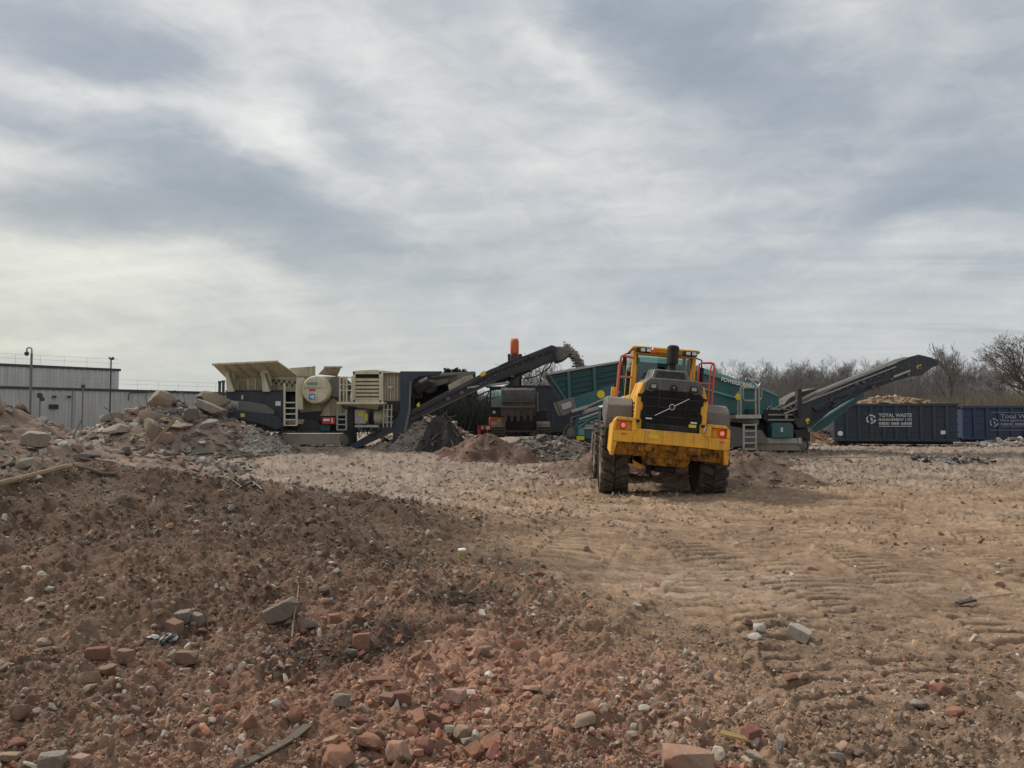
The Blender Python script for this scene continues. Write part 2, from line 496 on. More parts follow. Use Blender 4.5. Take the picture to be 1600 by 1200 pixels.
DUST = (.30, .25, .20)
M = dict(
    dusty_track=paint('dusty_track_frame', (.30, .27, .22), .8, .7, (.20, .165, .13), dust=.3),
    yellow=paint('yellow_paint', (.90, .46, .030), .40, .6, (.26, .16, .085), dust=.3, spec=.4, scale=2.2),
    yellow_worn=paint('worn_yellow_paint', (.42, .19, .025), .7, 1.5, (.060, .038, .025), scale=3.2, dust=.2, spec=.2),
    hood_grey=paint('grey_hood_paint', (.070, .074, .080), .35, .3, DUST, dust=.22),
    fender=paint('fender_grey', (.085, .083, .085), .65, .45, DUST, dust=.4),
    black=paint('black_plastic', (.012, .012, .014), .6, .18, DUST, dust=.08, spec=.2),
    grille=plain('grille_black', (.006, .006, .009), .55, spec=.3),
    tyre=paint('tyre_rubber', (.055, .051, .048), .85, .9, (.19, .15, .115), dust=.3, scale=3, spec=.2),
    rim=paint('rim_paint', (.30, .25, .18), .6, .8, DUST),
    red_rail=paint('red_rail', (.60, .085, .03), .45, .25, DUST, dust=.2),
    chrome=plain('bright_metal', (.75, .75, .75), .25, .9),
    white=plain('white_sticker', (.78, .78, .76), .6),
    yellow_sticker=plain('yellow_sticker', (.75, .62, .03), .5),
    blue_sign=plain('blue_sign', (.02, .16, .55), .5),
    tail=plain('tail_lens', (.60, .035, .02), .2, emit=((1, .12, .05), .12)),
    tail_core=plain('tail_core', (.9, .45, .35), .3, emit=((1, .4, .3), .18)),
    orange_lens=plain('beacon_lens', (.75, .12, .02), .25),
    lamp=plain('lamp_lens', (.72, .76, .80), .12),
    lamp_grey=plain('lamp_grey', (.35, .37, .38), .18),
    glass=tinted_glass('cab_glass', (.62, .74, .72), .07),
    dark=paint('dark_undercarriage', (.012, .012, .012), .8, .25, (.10, .08, .06), dust=.15, spec=.2),
    beige=paint('beige_paint', (.64, .595, .43), .5, .6, (.26, .215, .15), dust=.3),
    beige_dirty=paint('dusty_beige_paint', (.46, .42, .31), .7, .8, (.18, .145, .105), dust=.4),
    slot=plain('dark_slot', (.045, .042, .038), .9),
    navy=paint('navy_paint', (.020, .030, .046), .5, .35, (.13, .12, .105), dust=.35),
    navy_blue=paint('blue_navy_paint', (.018, .034, .062), .5, .3, (.12, .11, .10), dust=.3),  # bluer navy for the conveyor tower and fold linkage
    steel=paint('dusty_steel', (.16, .155, .15), .6, .6, (.22, .19, .15), .3, dust=.3),
    track=paint('track_steel', (.075, .07, .065), .75, .8, (.24, .20, .16), .2, dust=.4),
    belt=paint('belt_rubber', (.030, .030, .030), .8, .7, (.20, .17, .14), dust=.5),
    hose=plain('hose_black', (.012, .012, .012), .5),
    red_box=plain('red_box', (.50, .02, .03), .5),
    teal=paint('teal_paint', (.006, .112, .125), .45, .9, (.11, .11, .10), dust=.35),
    teal_light=paint('pale_teal_edge', (.10, .30, .29), .45, .3, (.18, .18, .16), dust=.4),
    teal_dark=paint('deep_teal_paint', (.004, .062, .072), .5, .4, (.06, .07, .065), dust=.3),
    pale_steel=paint('pale_galvanised', (.40, .41, .39), .45, .4, (.24, .22, .18), .4, dust=.3),
    grey_rail=paint('grey_rail', (.30, .31, .28), .5, .4, (.22, .2, .17), .2),
    skip=paint('navy_skip_paint', (.011, .031, .066), .5, .6, (.085, .062, .05), dust=.35, scale=.9),
    skip_rib=paint('navy_skip_rib_paint', (.015, .038, .064), .5, .6, (.085, .075, .065), dust=.35, scale=.9),
    skip2=paint('blue_skip_paint', (.013, .038, .100), .5, .55, (.075, .065, .055), dust=.35, scale=.9),
    faded=plain('faded_lettering', (.30, .33, .38), .7),
    letter=plain('white_lettering', (.58, .60, .62), .7),
    exc_orange=paint('orange_paint', (.62, .11, .018), .5, .35, (.15, .09, .06)),
    exc_dark=paint('dark_grey_paint', (.020, .021, .022), .6, .4, (.10, .085, .07)),
    bucket=paint('worn_bucket_steel', (.16, .155, .15), .55, .8, (.10, .085, .07), .4, scale=2.4, dust=.3),
    wood=paint('weathered_wood', (.36, .27, .18), .9, .5, (.17, .12, .09), scale=5, spec=.1),
    wood_yellow=paint('yellow_wood', (.50, .34, .13), .9, .4, (.17, .12, .09), scale=8, spec=.1),
    wood_dark=paint('old_grey_wood', (.16, .14, .11), .9, .5, (.12, .09, .07), scale=8, spec=.1),
    clad=None,
)
# ------------------------------------------------------------------ ground: one sheet to the horizon
BY = [-400, -50, 0, 3, 6, 10, 14, 20, 24, 28, 32, 40, 60, 120, 400, 2500]
BZ = [0, 0, 0, 0.02, -.05, -.15, -.25, -.33, -.24, .02, .28, .22, .2, .3, .4, .4]


def base_h(x, y):
    x = np.asarray(x, float); y = np.asarray(y, float)
    z = np.interp(y, BY, BZ)
    z = z + .15 * sstep(0, -4, x) * sstep(24, 31, y) * sstep(80, 50, y)
    # long soil berm on the left
    yr = 11.0 + .25 * (x + 4) * .35 + .5 * gnoise(x / 2.2, y * 0 + 3.3, 5)
    amp = np.interp(x, [-14, -9, -6, -3.7, -1.5, 0, 3, 6], [1.6, 1.45, 1.15, .82, .52, .30, .05, 0])
    s = np.where(y < yr, 4.0, 1.5)
    z = z + amp * np.exp(-.5 * ((y - yr) / s) ** 2)
    # low rolls
    far = sstep(90, 30, np.hypot(x, y))
    z = z + far * (.05 * fbm(x, y, 3.1, 2, 11) + .22 * sstep(.5, -2.5, x) * sstep(14, 9, y) * sstep(4.5, 6.5, y) * fbm(x * .8, y, 1.9, 3, 12) + .07 * sstep(.5, -2.0, x) * sstep(14, 9, y) * fbm(x, y, 1.3, 3, 13))
    # soil mound in the lower right corner of the work floor
    z = z + .10 * np.exp(-(((x - 1.35) / .55) ** 2 + ((y - 3.75) / .33) ** 2)) + .07 * np.exp(-(((x - 2.5) / .8) ** 2 + ((y - 4.2) / .4) ** 2))
    return z


def zones(x, y):
    """soil-zone weights"""
    wob = fbm(x, y, 2.4, 4, 21)
    wob2 = fbm(x, y, .9, 4, 27)
    tan = sstep(-1.7, 1.5, x + .8 * wob + .4 * wob2 + .10 * (y - 8)) * sstep(4.6, 8.0, y + 1.3 * wob + .5 * wob2 + .22 * x) * sstep(27, 18, y + 2 * wob)
    gravel = sstep(11.9, 14.8, y + 1.1 * wob + .5 * wob2) * sstep(6.5, .5, x + 1.5 * wob - .10 * (y - 14))
    gravel = np.maximum(gravel, sstep(19, 24, y + 2 * wob))
    red = np.exp(-(((x + .35) / 1.35) ** 2 + ((y - 4.4) / 1.9) ** 2)) * (.95 + .5 * wob2)
    red = np.clip(red, 0, 1)
    black = np.clip(np.exp(-(((x + 1.05 - .5 * (y - 5.2)) / .42) ** 2 + ((y - 5.2) / .55) ** 2)) * 2.0 + np.exp(-(((x + .42) / .40) ** 2 + ((y - 6.4) / .5) ** 2)) * 1.5
                    + np.exp(-(((x - .0) / .45) ** 2 + ((y - 7.9) / .5) ** 2)) * 1.2 - .30 + .55 * wob2, 0, .8) * sstep(3.5, 4.3, y) * sstep(9.5, 8.5, y) * sstep(-2.6, -1.8, x) * sstep(1.2, .5, x)
    pale = np.clip(sstep(.25, .8, fbm(x, y, 4.5, 3, 33)) * sstep(3, 8, y) + 1.3 * np.exp(-(((x + 5.0) / 1.6) ** 2 + ((y - 9.3 + .25 * (x + 5)) / .40) ** 2)) * (.6 + wob2), 0, 1)
    return tan, gravel, red, black, pale


C_BROWN = np.array((.128, .086, .061)); C_TAN = np.array((.368, .255, .168)); C_GRAV = np.array((.325, .258, .208))
C_NEAR = np.array((.248, .160, .110)); C_RED = np.array((.425, .242, .165)); C_BLACK = np.array((.040, .036, .031)); C_PALE = np.array((.37, .30, .24)); C_WORK = np.array((.305, .211, .145))


# wheel passes over the open floor: start point, heading, bend
LANES = [(4.2, 3.4, .02, 1, -.004), (6.2, 6.0, -.22, 1, .012), (1.1, 5.4, .42, 1, -.010), (8.6, 8.0, -.38, 1, .0), (2.6, 6.6, .9, 1, -.02), (.4, 7.4, .25, 1, .006), (7.4, 6.5, .05, 1, .015), (1.9, 3.2, .10, 1, .004), (3.2, 4.2, -.10, 1, .0), (5.2, 4.6, .22, 1, .01), (2.5, 3.4, .16, 1, .002), (3.6, 3.6, .14, 1, .002)]


def lanes(x, y):
    """tyre prints: (inside mask, lug height 0..1, squeezed-up edge); a later pass wipes out an earlier one"""
    ins = np.zeros_like(x); lug = np.zeros_like(x); rim = np.zeros_like(x)
    for k, (x0, y0, hx, hy, bend) in enumerate(LANES):
        n_ = math.hypot(hx, hy); tx, ty = hx / n_, hy / n_
        sl = (x - x0) * tx + (y - y0) * ty
        tr = -(x - x0) * ty + (y - y0) * tx - bend * sl * sl
        run = sstep(0, 1.5, sl) * sstep(20, 14, sl)
        wear = np.clip(.45 + .9 * sstep(-.4, .35, fbm(x, y, 1.3, 3, 120 + k)), 0, 1) * run
        m = sstep(.44, .38, np.abs(tr)) * wear
        ph = (sl + .34 * np.abs(tr) + .04 * gnoise(x / .4, y / .4, 110 + k)) / .25
        lg = sstep(.18, .46, np.abs((ph % 1) * 2 - 1))
        lug = lug * (1 - m) + lg * m
        ins = np.maximum(ins * (1 - m), m)
        rim = rim * (1 - m) + np.exp(-((np.abs(tr) - .48) / .07) ** 2) * wear * (1 - m)
    return ins, lug, rim


def soil_col(x, y):
    tan, gravel, red, black, pale = zones(x, y)
    work = sstep(-.4, 1.2, x + .5 * fbm(x, y, 1.7, 3, 41)) * sstep(9, 6, y)
    c = C_BROWN[None, :] * np.ones((len(x), 1))
    def lay(c, w, k): return c * (1 - w[:, None]) + k[None, :] * w[:, None]
    c = lay(c, .9 * sstep(8.5, 4.8, y + .9 * fbm(x, y, 1.2, 3, 43)), C_NEAR)
    c = lay(c, .8 * work, C_WORK)
    c = lay(c, .85 * gravel, C_GRAV)
    c = lay(c, .92 * tan, C_TAN)
    c = lay(c, .75 * red, C_RED)
    c = lay(c, .35 * pale, C_PALE)
    c = lay(c, .9 * black, C_BLACK)
    # churned wheel paths and damp patches in the open floor
    ruts = sstep(.05, .5, fbm(x * .35 + y * .05, y, 1.1, 4, 55)) * sstep(5, 7, y) * sstep(-1.5, .5, x)
    c = lay(c, .5 * ruts, np.array((.205, .142, .095)))
    damp = sstep(.1, .55, fbm(x * .5, y, .75, 4, 57)) * sstep(4, 6, y) * sstep(-1.5, .8, x)
    c = lay(c, .35 * damp, np.array((.16, .11, .078)))
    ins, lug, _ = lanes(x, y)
    c = lay(c, .55 * ins * (1 - lug), np.array((.17, .118, .082)))      # darker soil tone in the hollows of the tread prints
    v = 1 + .30 * fbm(x, y, 1.3, 5, 61) + .24 * fbm(x, y, .30, 3, 63) + .22 * fbm(x * .5, y, .10, 2, 64) + .30 * gnoise(x / .035, y / .035, 65) * sstep(12, 7, y)
    return np.clip(c * v[:, None], .02, .8)


def detail_h(x, y, r):
    tan, gravel, red, black, pale = zones(x, y)
    rough = np.clip(1 - .82 * tan - .45 * gravel, .12, 1)
    def bil(wx, wy, o, sd): return np.abs(fbm(x * (wy / wx), y, wy, o, sd)) - .22
    near = sstep(14, 8, r)
    z = rough * (.055 * fbm(x, y, .6, 3, 71) + .075 * bil(.34, .30, 3, 73) + near * (.050 * bil(.14, .13, 3, 75) + .024 * bil(.055, .05, 2, 76)))
    # clods and pebbles
    z = z + (.25 + .75 * rough) * near * (.035 * cells(x, y, .085, 81) - .006)
    z = z + rough * .07 * cells(x + .03 * fbm(x, y, .12, 2, 84), y, .22, 85) * sstep(.0, .4, fbm(x, y, 1.1, 3, 87))
    z = z + gravel * ((.09 * cells(x + .1 * fbm(x, y, .5, 2, 88), y, .24, 89) - .02) * sstep(-.3, .5, fbm(x, y, 1.7, 3, 86)) + .06 * bil(.16, .14, 2, 90) + .05 * fbm(x, y, .9, 3, 92)) + .04 * sstep(8, 10, r) * cells(x, y, .16, 91)
    # cracked, tyre-pressed floor: short creases across the driving direction
    flo = sstep(-1.6, .3, x) * sstep(3.2, 5.5, y)
    patch = sstep(-.35, .35, fbm(x, y * .8, 1.9, 3, 93))
    cr = np.clip(1 - np.abs(fbm(x * .26, y + .08 * fbm(x, y, .6, 2, 94), .17, 2, 95)) * 6.5, 0, 1)
    z = z - flo * (.35 + .65 * patch) * (.045 + .045 * sstep(7, 13, y)) * cr
    wv = y + .22 * x + .12 * fbm(x, y, .9, 3, 96)
    bars = np.abs(np.sin(math.pi * wv / .21)) ** .7
    lane = sstep(.15, .5, gnoise(x * .45 + .1 * y, y * .12, 97))
    z = z - flo * lane * .022 * (1 - bars) * (.6 + .6 * gnoise(x / .5, y / .2, 98))
    z = z + sstep(-1.2, .6, x) * sstep(5, 6.5, y) * .022 * fbm(x * .30, y, .30, 3, 99)
    z = z + .06 * sstep(11, 16, y) * fbm(x * .4, y, 1.1, 4, 101)
    ins, lug, rim = lanes(x, y)
    z = z * (1 - .72 * ins) + ins * (-.034 + .060 * lug) + rim * .020
    return z * sstep(120, 50, r)


def surf(x, y):
    return base_h(x, y) + detail_h(x, y, np.hypot(x, y))


def polar_sheet():
    fa = np.linspace(-R(44), R(44), 1050)
    side = np.concatenate([np.linspace(R(44), R(62), 110)[1:], np.linspace(R(62), R(298), 60)[1:-1], np.linspace(R(298), R(316), 110)[:-1]])
    ang = np.concatenate([fa, side])
    pys = np.concatenate([np.linspace(1500, 1235, 50, endpoint=False), np.linspace(1235, 690, 640, endpoint=False), np.linspace(690, 660, 60, endpoint=False)])
    rs = CAM_Z / ((pys - 655) / 1200)
    rs = np.concatenate([[.05, .5, 1.0, 1.6], rs[rs > 1.9], rs[-1] * np.array([1.15, 1.4, 1.8, 2.5, 4, 7])])
    A, RR = np.meshgrid(ang, rs)
    x, y = (RR * np.sin(A)).ravel(), (RR * np.cos(A)).ravel()
    r = RR.ravel()
    z = base_h(x, y)
    Aw = np.abs((A.ravel() + math.pi) % (2 * math.pi) - math.pi)
    near = (Aw < R(62)) & (r < 130)
    d = np.zeros_like(z); d[near] = detail_h(x[near], y[near], r[near])
    d *= sstep(R(62), R(56), Aw)
    z = z + d
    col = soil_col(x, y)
    na, nr = len(ang), len(rs)
    i = np.arange(nr - 1)[:, None] * na; j = np.arange(na)[None, :]; j2 = (j + 1) % na
    f = np.stack([i + j, i + j2, i + na + j2, i + na + j], -1).reshape(-1, 4)[:, ::-1]
    return np.stack([x, y, z], 1), f, col


def np_mesh(name, v, f, col=None, smooth=True):
    me = bpy.data.meshes.new(name)
    n, k = f.shape
    me.vertices.add(len(v)); me.vertices.foreach_set('co', np.ascontiguousarray(v, dtype=np.float32).ravel())
    me.loops.add(n * k); me.loops.foreach_set('vertex_index', np.ascontiguousarray(f, dtype=np.int32).ravel())
    me.polygons.add(n); me.polygons.foreach_set('loop_start', np.arange(0, n * k, k, dtype=np.int32))
    me.update(calc_edges=True)
    me.polygons.foreach_set('use_smooth', np.full(n, smooth))
    if col is not None:
        at = me.attributes.new('Col', 'FLOAT_COLOR', 'POINT')
        at.data.foreach_set('color', np.concatenate([col, np.ones((len(col), 1))], 1).astype(np.float32).ravel())
    me.validate()
    return me


M['earth'] = earth_mat('site_earth')
M['heap'] = earth_mat('heap_earth', .8, .03, 9.0)
M['stone_mix'] = earth_mat('loose_stone', .5, .004, 40.0, .35)
gv, gf, gc = polar_sheet()
gme = np_mesh('ground', gv, gf, gc)
gme.materials.append(M['earth'])
ground = bpy.data.objects.new('ground', gme); COL.objects.link(ground)
tag(ground, 'brown and tan churned earth of the demolition site', kind='structure')


# ------------------------------------------------------------------ rocks
def ico(sub):
    bm = bmesh.new(); bmesh.ops.create_icosphere(bm, subdivisions=sub, radius=1)
    v = np.array([p.co[:] for p in bm.verts]); f = np.array([[q.index for q in t.verts] for t in bm.faces])
    bm.free()
    return v, f


ICO = {k: ico(k) for k in (1, 2, 3, 4, 5)}


def cut_rock(seed, sub=3, nplanes=11, box=None, chips=3, rough=.02, round_=.0):
    """convex broken lump: unit directions stopped by random planes; box=(hx,hy,hz) gives a brick with chipped corners"""
    g = np.random.default_rng(seed)
    v, f = ICO[sub]
    P = []
    if box is not None:
        for a in range(3):
            for s_ in (-1, 1):
                nrm = np.zeros(3); nrm[a] = s_
                P.append((nrm, box[a]))
        for _ in range(chips):
            nrm = g.choice([-1, 1], 3) * (np.array([.9, .9, .9]) + g.uniform(-.5, .5, 3)) / np.array(box)
            nrm /= np.linalg.norm(nrm)
            P.append((nrm, np.abs(nrm * np.array(box)).sum() * g.uniform(.66, .86)))
    else:
        for _ in range(nplanes):
            nrm = g.normal(size=3); nrm /= np.linalg.norm(nrm)
            P.append((nrm, g.uniform(.55, 1.0)))
    rr = np.full(len(v), 1.6 if box is None else 10.0)
    for nrm, d in P:
        c = v @ nrm
        rr = np.where(c > 1e-3, np.minimum(rr, d / np.maximum(c, 1e-3)), rr)
    if round_: rr = rr * (1 - round_) + round_ * rr.mean()
    p = v * rr[:, None]
    sz = np.abs(p).max()
    nz = fbm(p[:, 0] / sz * 2 + p[:, 2] / sz, p[:, 1] / sz * 2 - p[:, 2] / sz * .7, 1.0, 4, seed)
    p = p * (1 + rough * nz)[:, None]
    return p, f


HEAPS = []


def heap_h(x, y):
    """height of the bare ground and every heap on it"""
    z = base_h(x, y)
    for fn in HEAPS: z = np.maximum(z, fn(x, y))
    return z


def top_h(x, y):
    return np.maximum(heap_h(x, y), surf(x, y))


def hit(px, py, dmax=70):
    """where the line of sight through a photo pixel meets the ground or a heap"""
    v = pix_dir(px, py); v = np.array(v[:]) / v.y
    def first(d, fn):
        rz = CAM_Z + v[2] * d; gz_ = fn(v[0] * d, d)
        w = np.flatnonzero(rz <= gz_)
        k = w[0] if len(w) else len(d) - 1
        return k, gz_[k]
    d = np.exp(np.linspace(math.log(2.2), math.log(dmax), 420))
    k, _ = first(d, heap_h)
    d2 = np.linspace(d[max(k - 8, 0)], d[min(k + 2, len(d) - 1)], 160)
    k, z = first(d2, top_h)
    return Vector((v[0] * d2[k], d2[k], z))


def heap(name, label, cat, cx, cy, rx, ry, hgt, c1, c2, seed, sharp=1.0, rot=0.0, nz=.25, n_r=60, n_a=130, stones=0, ssize=(.05, .16), scol=None, lump=.12, group=None, edge=.25):
    ca, sa = math.cos(rot), math.sin(rot)
    def prof(x, y):
        dx_, dy_ = x - cx, y - cy
        u, w = (dx_ * ca + dy_ * sa) / rx, (-dx_ * sa + dy_ * ca) / ry
        th = np.arctan2(w, u)
        k = 1 + edge * gnoise(np.cos(th) * 1.7 + seed, np.sin(th) * 1.7, seed) + .4 * edge * gnoise(np.cos(th) * 5 + seed, np.sin(th) * 5, seed + 1)
        return np.hypot(u, w) / k
    zb = float(base_h(np.array([cx]), np.array([cy]))[0])
    def H(x, y):
        x = np.asarray(x, float); y = np.asarray(y, float)
        q = prof(x, y)
        cone = np.clip(1 - q, -.3, 1)
        cone = np.where(cone > 0, cone ** sharp, cone)
        h = hgt * (cone - .06 * np.exp(-(q / .12) ** 2))
        h = h + nz * hgt * .5 * fbm(x, y, max(rx, ry) * .55, 4, seed + 3) * sstep(1.05, .75, q)
        return np.where(q < 1.25, base_h(x, y) + h - .03, -5.0)
    HEAPS.append(H)
    t = np.linspace(0, 1.15, n_r); a = np.linspace(0, 2 * math.pi, n_a, endpoint=False)
    A, T = np.meshgrid(a, t)
    u, w = T * np.cos(A) * rx * 1.15, T * np.sin(A) * ry * 1.15
    x, y = (cx + u * ca - w * sa).ravel(), (cy + u * sa + w * ca).ravel()
    q = prof(x, y)
    z = H(x, y); z = np.where(z < -4, base_h(x, y) - .4, z)
    wl = lump * 2.2
    z = z + (lump * .35 * fbm(x, y, wl, 4, seed + 9) + lump * .30 * cells(x, y, wl, seed + 11) + lump * .55 * (np.abs(fbm(x, y, lump * 3.2, 3, seed + 13)) - .2)) * sstep(1.05, .9, q)
    m = np.clip(.5 + .8 * fbm(x, y, 1.2, 4, seed + 5), 0, 1)[:, None]
    col = np.array(c1)[None] * (1 - m) + np.array(c2)[None] * m
    col = col * (1 + .30 * fbm(x, y, .3, 3, seed + 6) + .2 * gnoise(x / .07, y / .07, seed + 7))[:, None]
    i = np.arange(n_r - 1)[:, None] * n_a; j = np.arange(n_a)[None]; j2 = (j + 1) % n_a
    f = np.stack([i + j, i + j2, i + n_a + j2, i + n_a + j], -1).reshape(-1, 4)
    v = np.stack([x, y, z], 1)
    if stones:
        g = np.random.default_rng(seed + 99)
        sv, sf, sc = [v], [np.concatenate([f[:, :3], f[:, [0, 2, 3]]])], [col]
        off = len(v)
        lib = []
        for k in range(10):
            p_, f_ = cut_rock(seed * 31 + k, 2, 9, rough=.05) if k < 3 else cut_rock(seed * 31 + k, 3, box=(1, .75 - .04 * k, .16 + .05 * (k % 4)), chips=6, rough=.05)
            lib.append((p_ / np.abs(p_).max(), f_))
        aa = g.uniform(0, 2 * math.pi, stones); tt = np.sqrt(g.uniform(0, 1, stones)) * 1.12
        uu, ww = tt * np.cos(aa) * rx, tt * np.sin(aa) * ry
        XX, YY = cx + uu * ca - ww * sa, cy + uu * sa + ww * ca
        ZZ = np.maximum(H(XX, YY), base_h(XX, YY))
        for X, Y, Z in zip(XX, YY, ZZ):
            p, ff = lib[g.integers(10)]
            s_ = ssize[0] * (ssize[1] / ssize[0]) ** (g.random() ** 1.8)
            q_ = Matrix.Rotation(g.uniform(0, 6.3), 3, 'Z') @ Matrix.Rotation(g.normal() * .45, 3, 'X') @ Matrix.Rotation(g.normal() * .45, 3, 'Y')
            pp = (p * s_ * np.array([1, g.uniform(.7, 1), g.uniform(.6, 1)])) @ np.array(q_).T + np.array([X, Y, Z + s_ * .25])
            pal = scol or (c1, c2)
            cc = np.array(pal[g.integers(len(pal))]) * g.uniform(.7, 1.25)
            sv.append(pp); sf.append(ff + off); sc.append(np.tile(cc, (len(pp), 1))); off += len(pp)
        v, f, col = np.concatenate(sv), np.concatenate(sf), np.concatenate(sc)
    v = v - np.array([cx, cy, zb])
    me = np_mesh(name, v, f, np.clip(col, .02, .8), smooth=True)
    me.set_sharp_from_angle(angle=R(42))
    me.materials.append(M['heap'])
    o = bpy.data.objects.new(name, me); COL.objects.link(o); o.location = (cx, cy, zb)
    return tag(o, label, cat, group)


BR = (.185, .125, .098); BR2 = (.245, .175, .138); GR = (.26, .235, .205); GR2 = (.35, .315, .275); DK = (.075, .066, .06); PK = (.33, .235, .185)
PAL = [(.36, .33, .29), (.30, .25, .21), (.26, .18, .14), (.40, .36, .31), (.22, .19, .17), (.34, .25, .20)]
heap('rubble_heap', 'large brown soil and rubble heap rising off the left edge', 'rubble heap', -14.3, 18.6, 6.4, 6.6, 3.0, (.20, .145, .112), PK, 3, 1.0, n_r=150, n_a=300, stones=2600, ssize=(.03, .22), scol=PAL + [BR2, BR2, PK], lump=.16, nz=.3)
heap('rubble_heap', 'heap of grey broken concrete between warehouse and crusher', 'rubble heap', -13.7, 30.8, 4.6, 3.2, 2.05, (.20, .18, .155), PK, 5, .8, n_r=120, n_a=260, stones=2400, ssize=(.04, .26), scol=PAL + [GR, GR2], lump=.18, nz=.25, edge=.12)
heap('rubble_heap', 'low spread of concrete lumps in front of the grey heap', 'rubble heap', -12.2, 25.4, 3.4, 2.2, .70, PK, GR, 6, .9, n_r=70, n_a=170, stones=900, ssize=(.05, .24), scol=PAL, lump=.16)
heap('gravel_heap', 'grey gravel bank against the left end of the crusher', 'gravel heap', -10.5, 30.3, 1.9, 1.4, 1.0, GR, GR2, 8, .9, stones=1500, ssize=(.03, .11), scol=[GR, GR2, (.3, .27, .23)], lump=.07, edge=.12)
heap('gravel_heap', 'pale crushed gravel heap under the crusher conveyor', 'gravel heap', -3.8, 32.4, 2.0, 1.5, 1.3, (.20, .17, .145), (.29, .25, .21), 9, 1.0, stones=1500, ssize=(.04, .13), scol=[GR, GR2, (.32, .26, .22)], lump=.08, nz=.5)
heap('scrap_heap', 'dark heap of tangled scrap under the magnet conveyor', 'scrap heap', -2.75, 31.2, 1.0, .95, 1.6, (.05, .047, .046), (.11, .10, .09), 10, 1.1, stones=250, ssize=(.04, .12), scol=[DK, (.05, .05, .05)], lump=.10, nz=.75, edge=.4)
heap('soil_heap', 'dark brown peaked soil heap in front of the orange excavator', 'soil heap', -.95, 29.3, 2.2, 1.5, 1.10, (.135, .088, .068), (.19, .128, .10), 11, 1.15, stones=350, ssize=(.03, .10), scol=[BR, (.2, .14, .11)], lump=.06, nz=.5, edge=.35)
heap('rubble_heap', 'low mound of grey brown rubble left of the teal screener', 'rubble heap', 1.35, 30.2, 2.4, 1.5, .85, (.14, .118, .10), (.21, .175, .15), 12, .75, stones=1400, ssize=(.03, .20), scol=[(.24, .21, .18), (.18, .15, .125), (.30, .26, .22), (.14, .12, .105)], lump=.16)
heap('rubble_heap', 'pinkish rubble pile behind the crusher conveyor', 'rubble heap', -4.3, 41.5, 2.6, 2.0, 1.45, PK, (.42, .33, .27), 13, .9, stones=500, ssize=(.08, .35), scol=[PK, (.42, .36, .3), (.3, .22, .18)], lump=.2)
heap('soil_heap', 'small brown soil heap beside the left wheels of the loader', 'soil heap', 2.75, 25.6, 2.1, 1.7, .75, BR, (.22, .16, .125), 14, 1.0, stones=400, ssize=(.02, .09), scol=[BR, GR, BR2], lump=.05, nz=.5, edge=.35)
heap('soil_heap', 'brown soil heap sloping away right of the loader', 'soil heap', 6.9, 23.2, 2.9, 1.9, 1.0, (.16, .112, .084), (.21, .152, .116), 15, 1.2, stones=700, ssize=(.02, .10), scol=[BR, GR, BR2], lump=.05, nz=.5, edge=.35)
heap('soil_heap', 'small neat soil cone near the screener ladder', 'soil heap', 9.05, 27.6, 1.4, 1.0, .55, (.17, .125, .10), (.22, .165, .13), 16, 1.2, stones=120, ssize=(.02, .06), scol=[BR, BR2], lump=.03, nz=.5, edge=.35)
heap('rubble_heap', 'orange and pink rubble pile beside the left end of the blue skip', 'rubble heap', 15.6, 42.0, 2.3, 1.8, 1.6, (.42, .24, .16), (.46, .36, .28), 17, .9, stones=700, ssize=(.07, .30), scol=[(.45, .22, .13), (.46, .38, .3), (.36, .25, .19)], lump=.2)
heap('scrap_heap', 'flat scatter of dark debris in front of the blue skip', 'scrap heap', 16.4, 28.6, 1.35, .8, .16, (.12, .10, .09), (.24, .19, .155), 18, .7, stones=200, ssize=(.04, .15), scol=[DK, (.12, .1, .09), (.4, .36, .32)], lump=.08)
heap('rubble_heap', 'low strip of rubble and pale scraps under the second skip', 'rubble heap', 25.4, 38.6, 3.0, 1.0, .35, (.24, .19, .16), (.34, .28, .23), 19, .7, stones=220, ssize=(.06, .30), scol=[(.6, .56, .5), GR, PK], lump=.1)


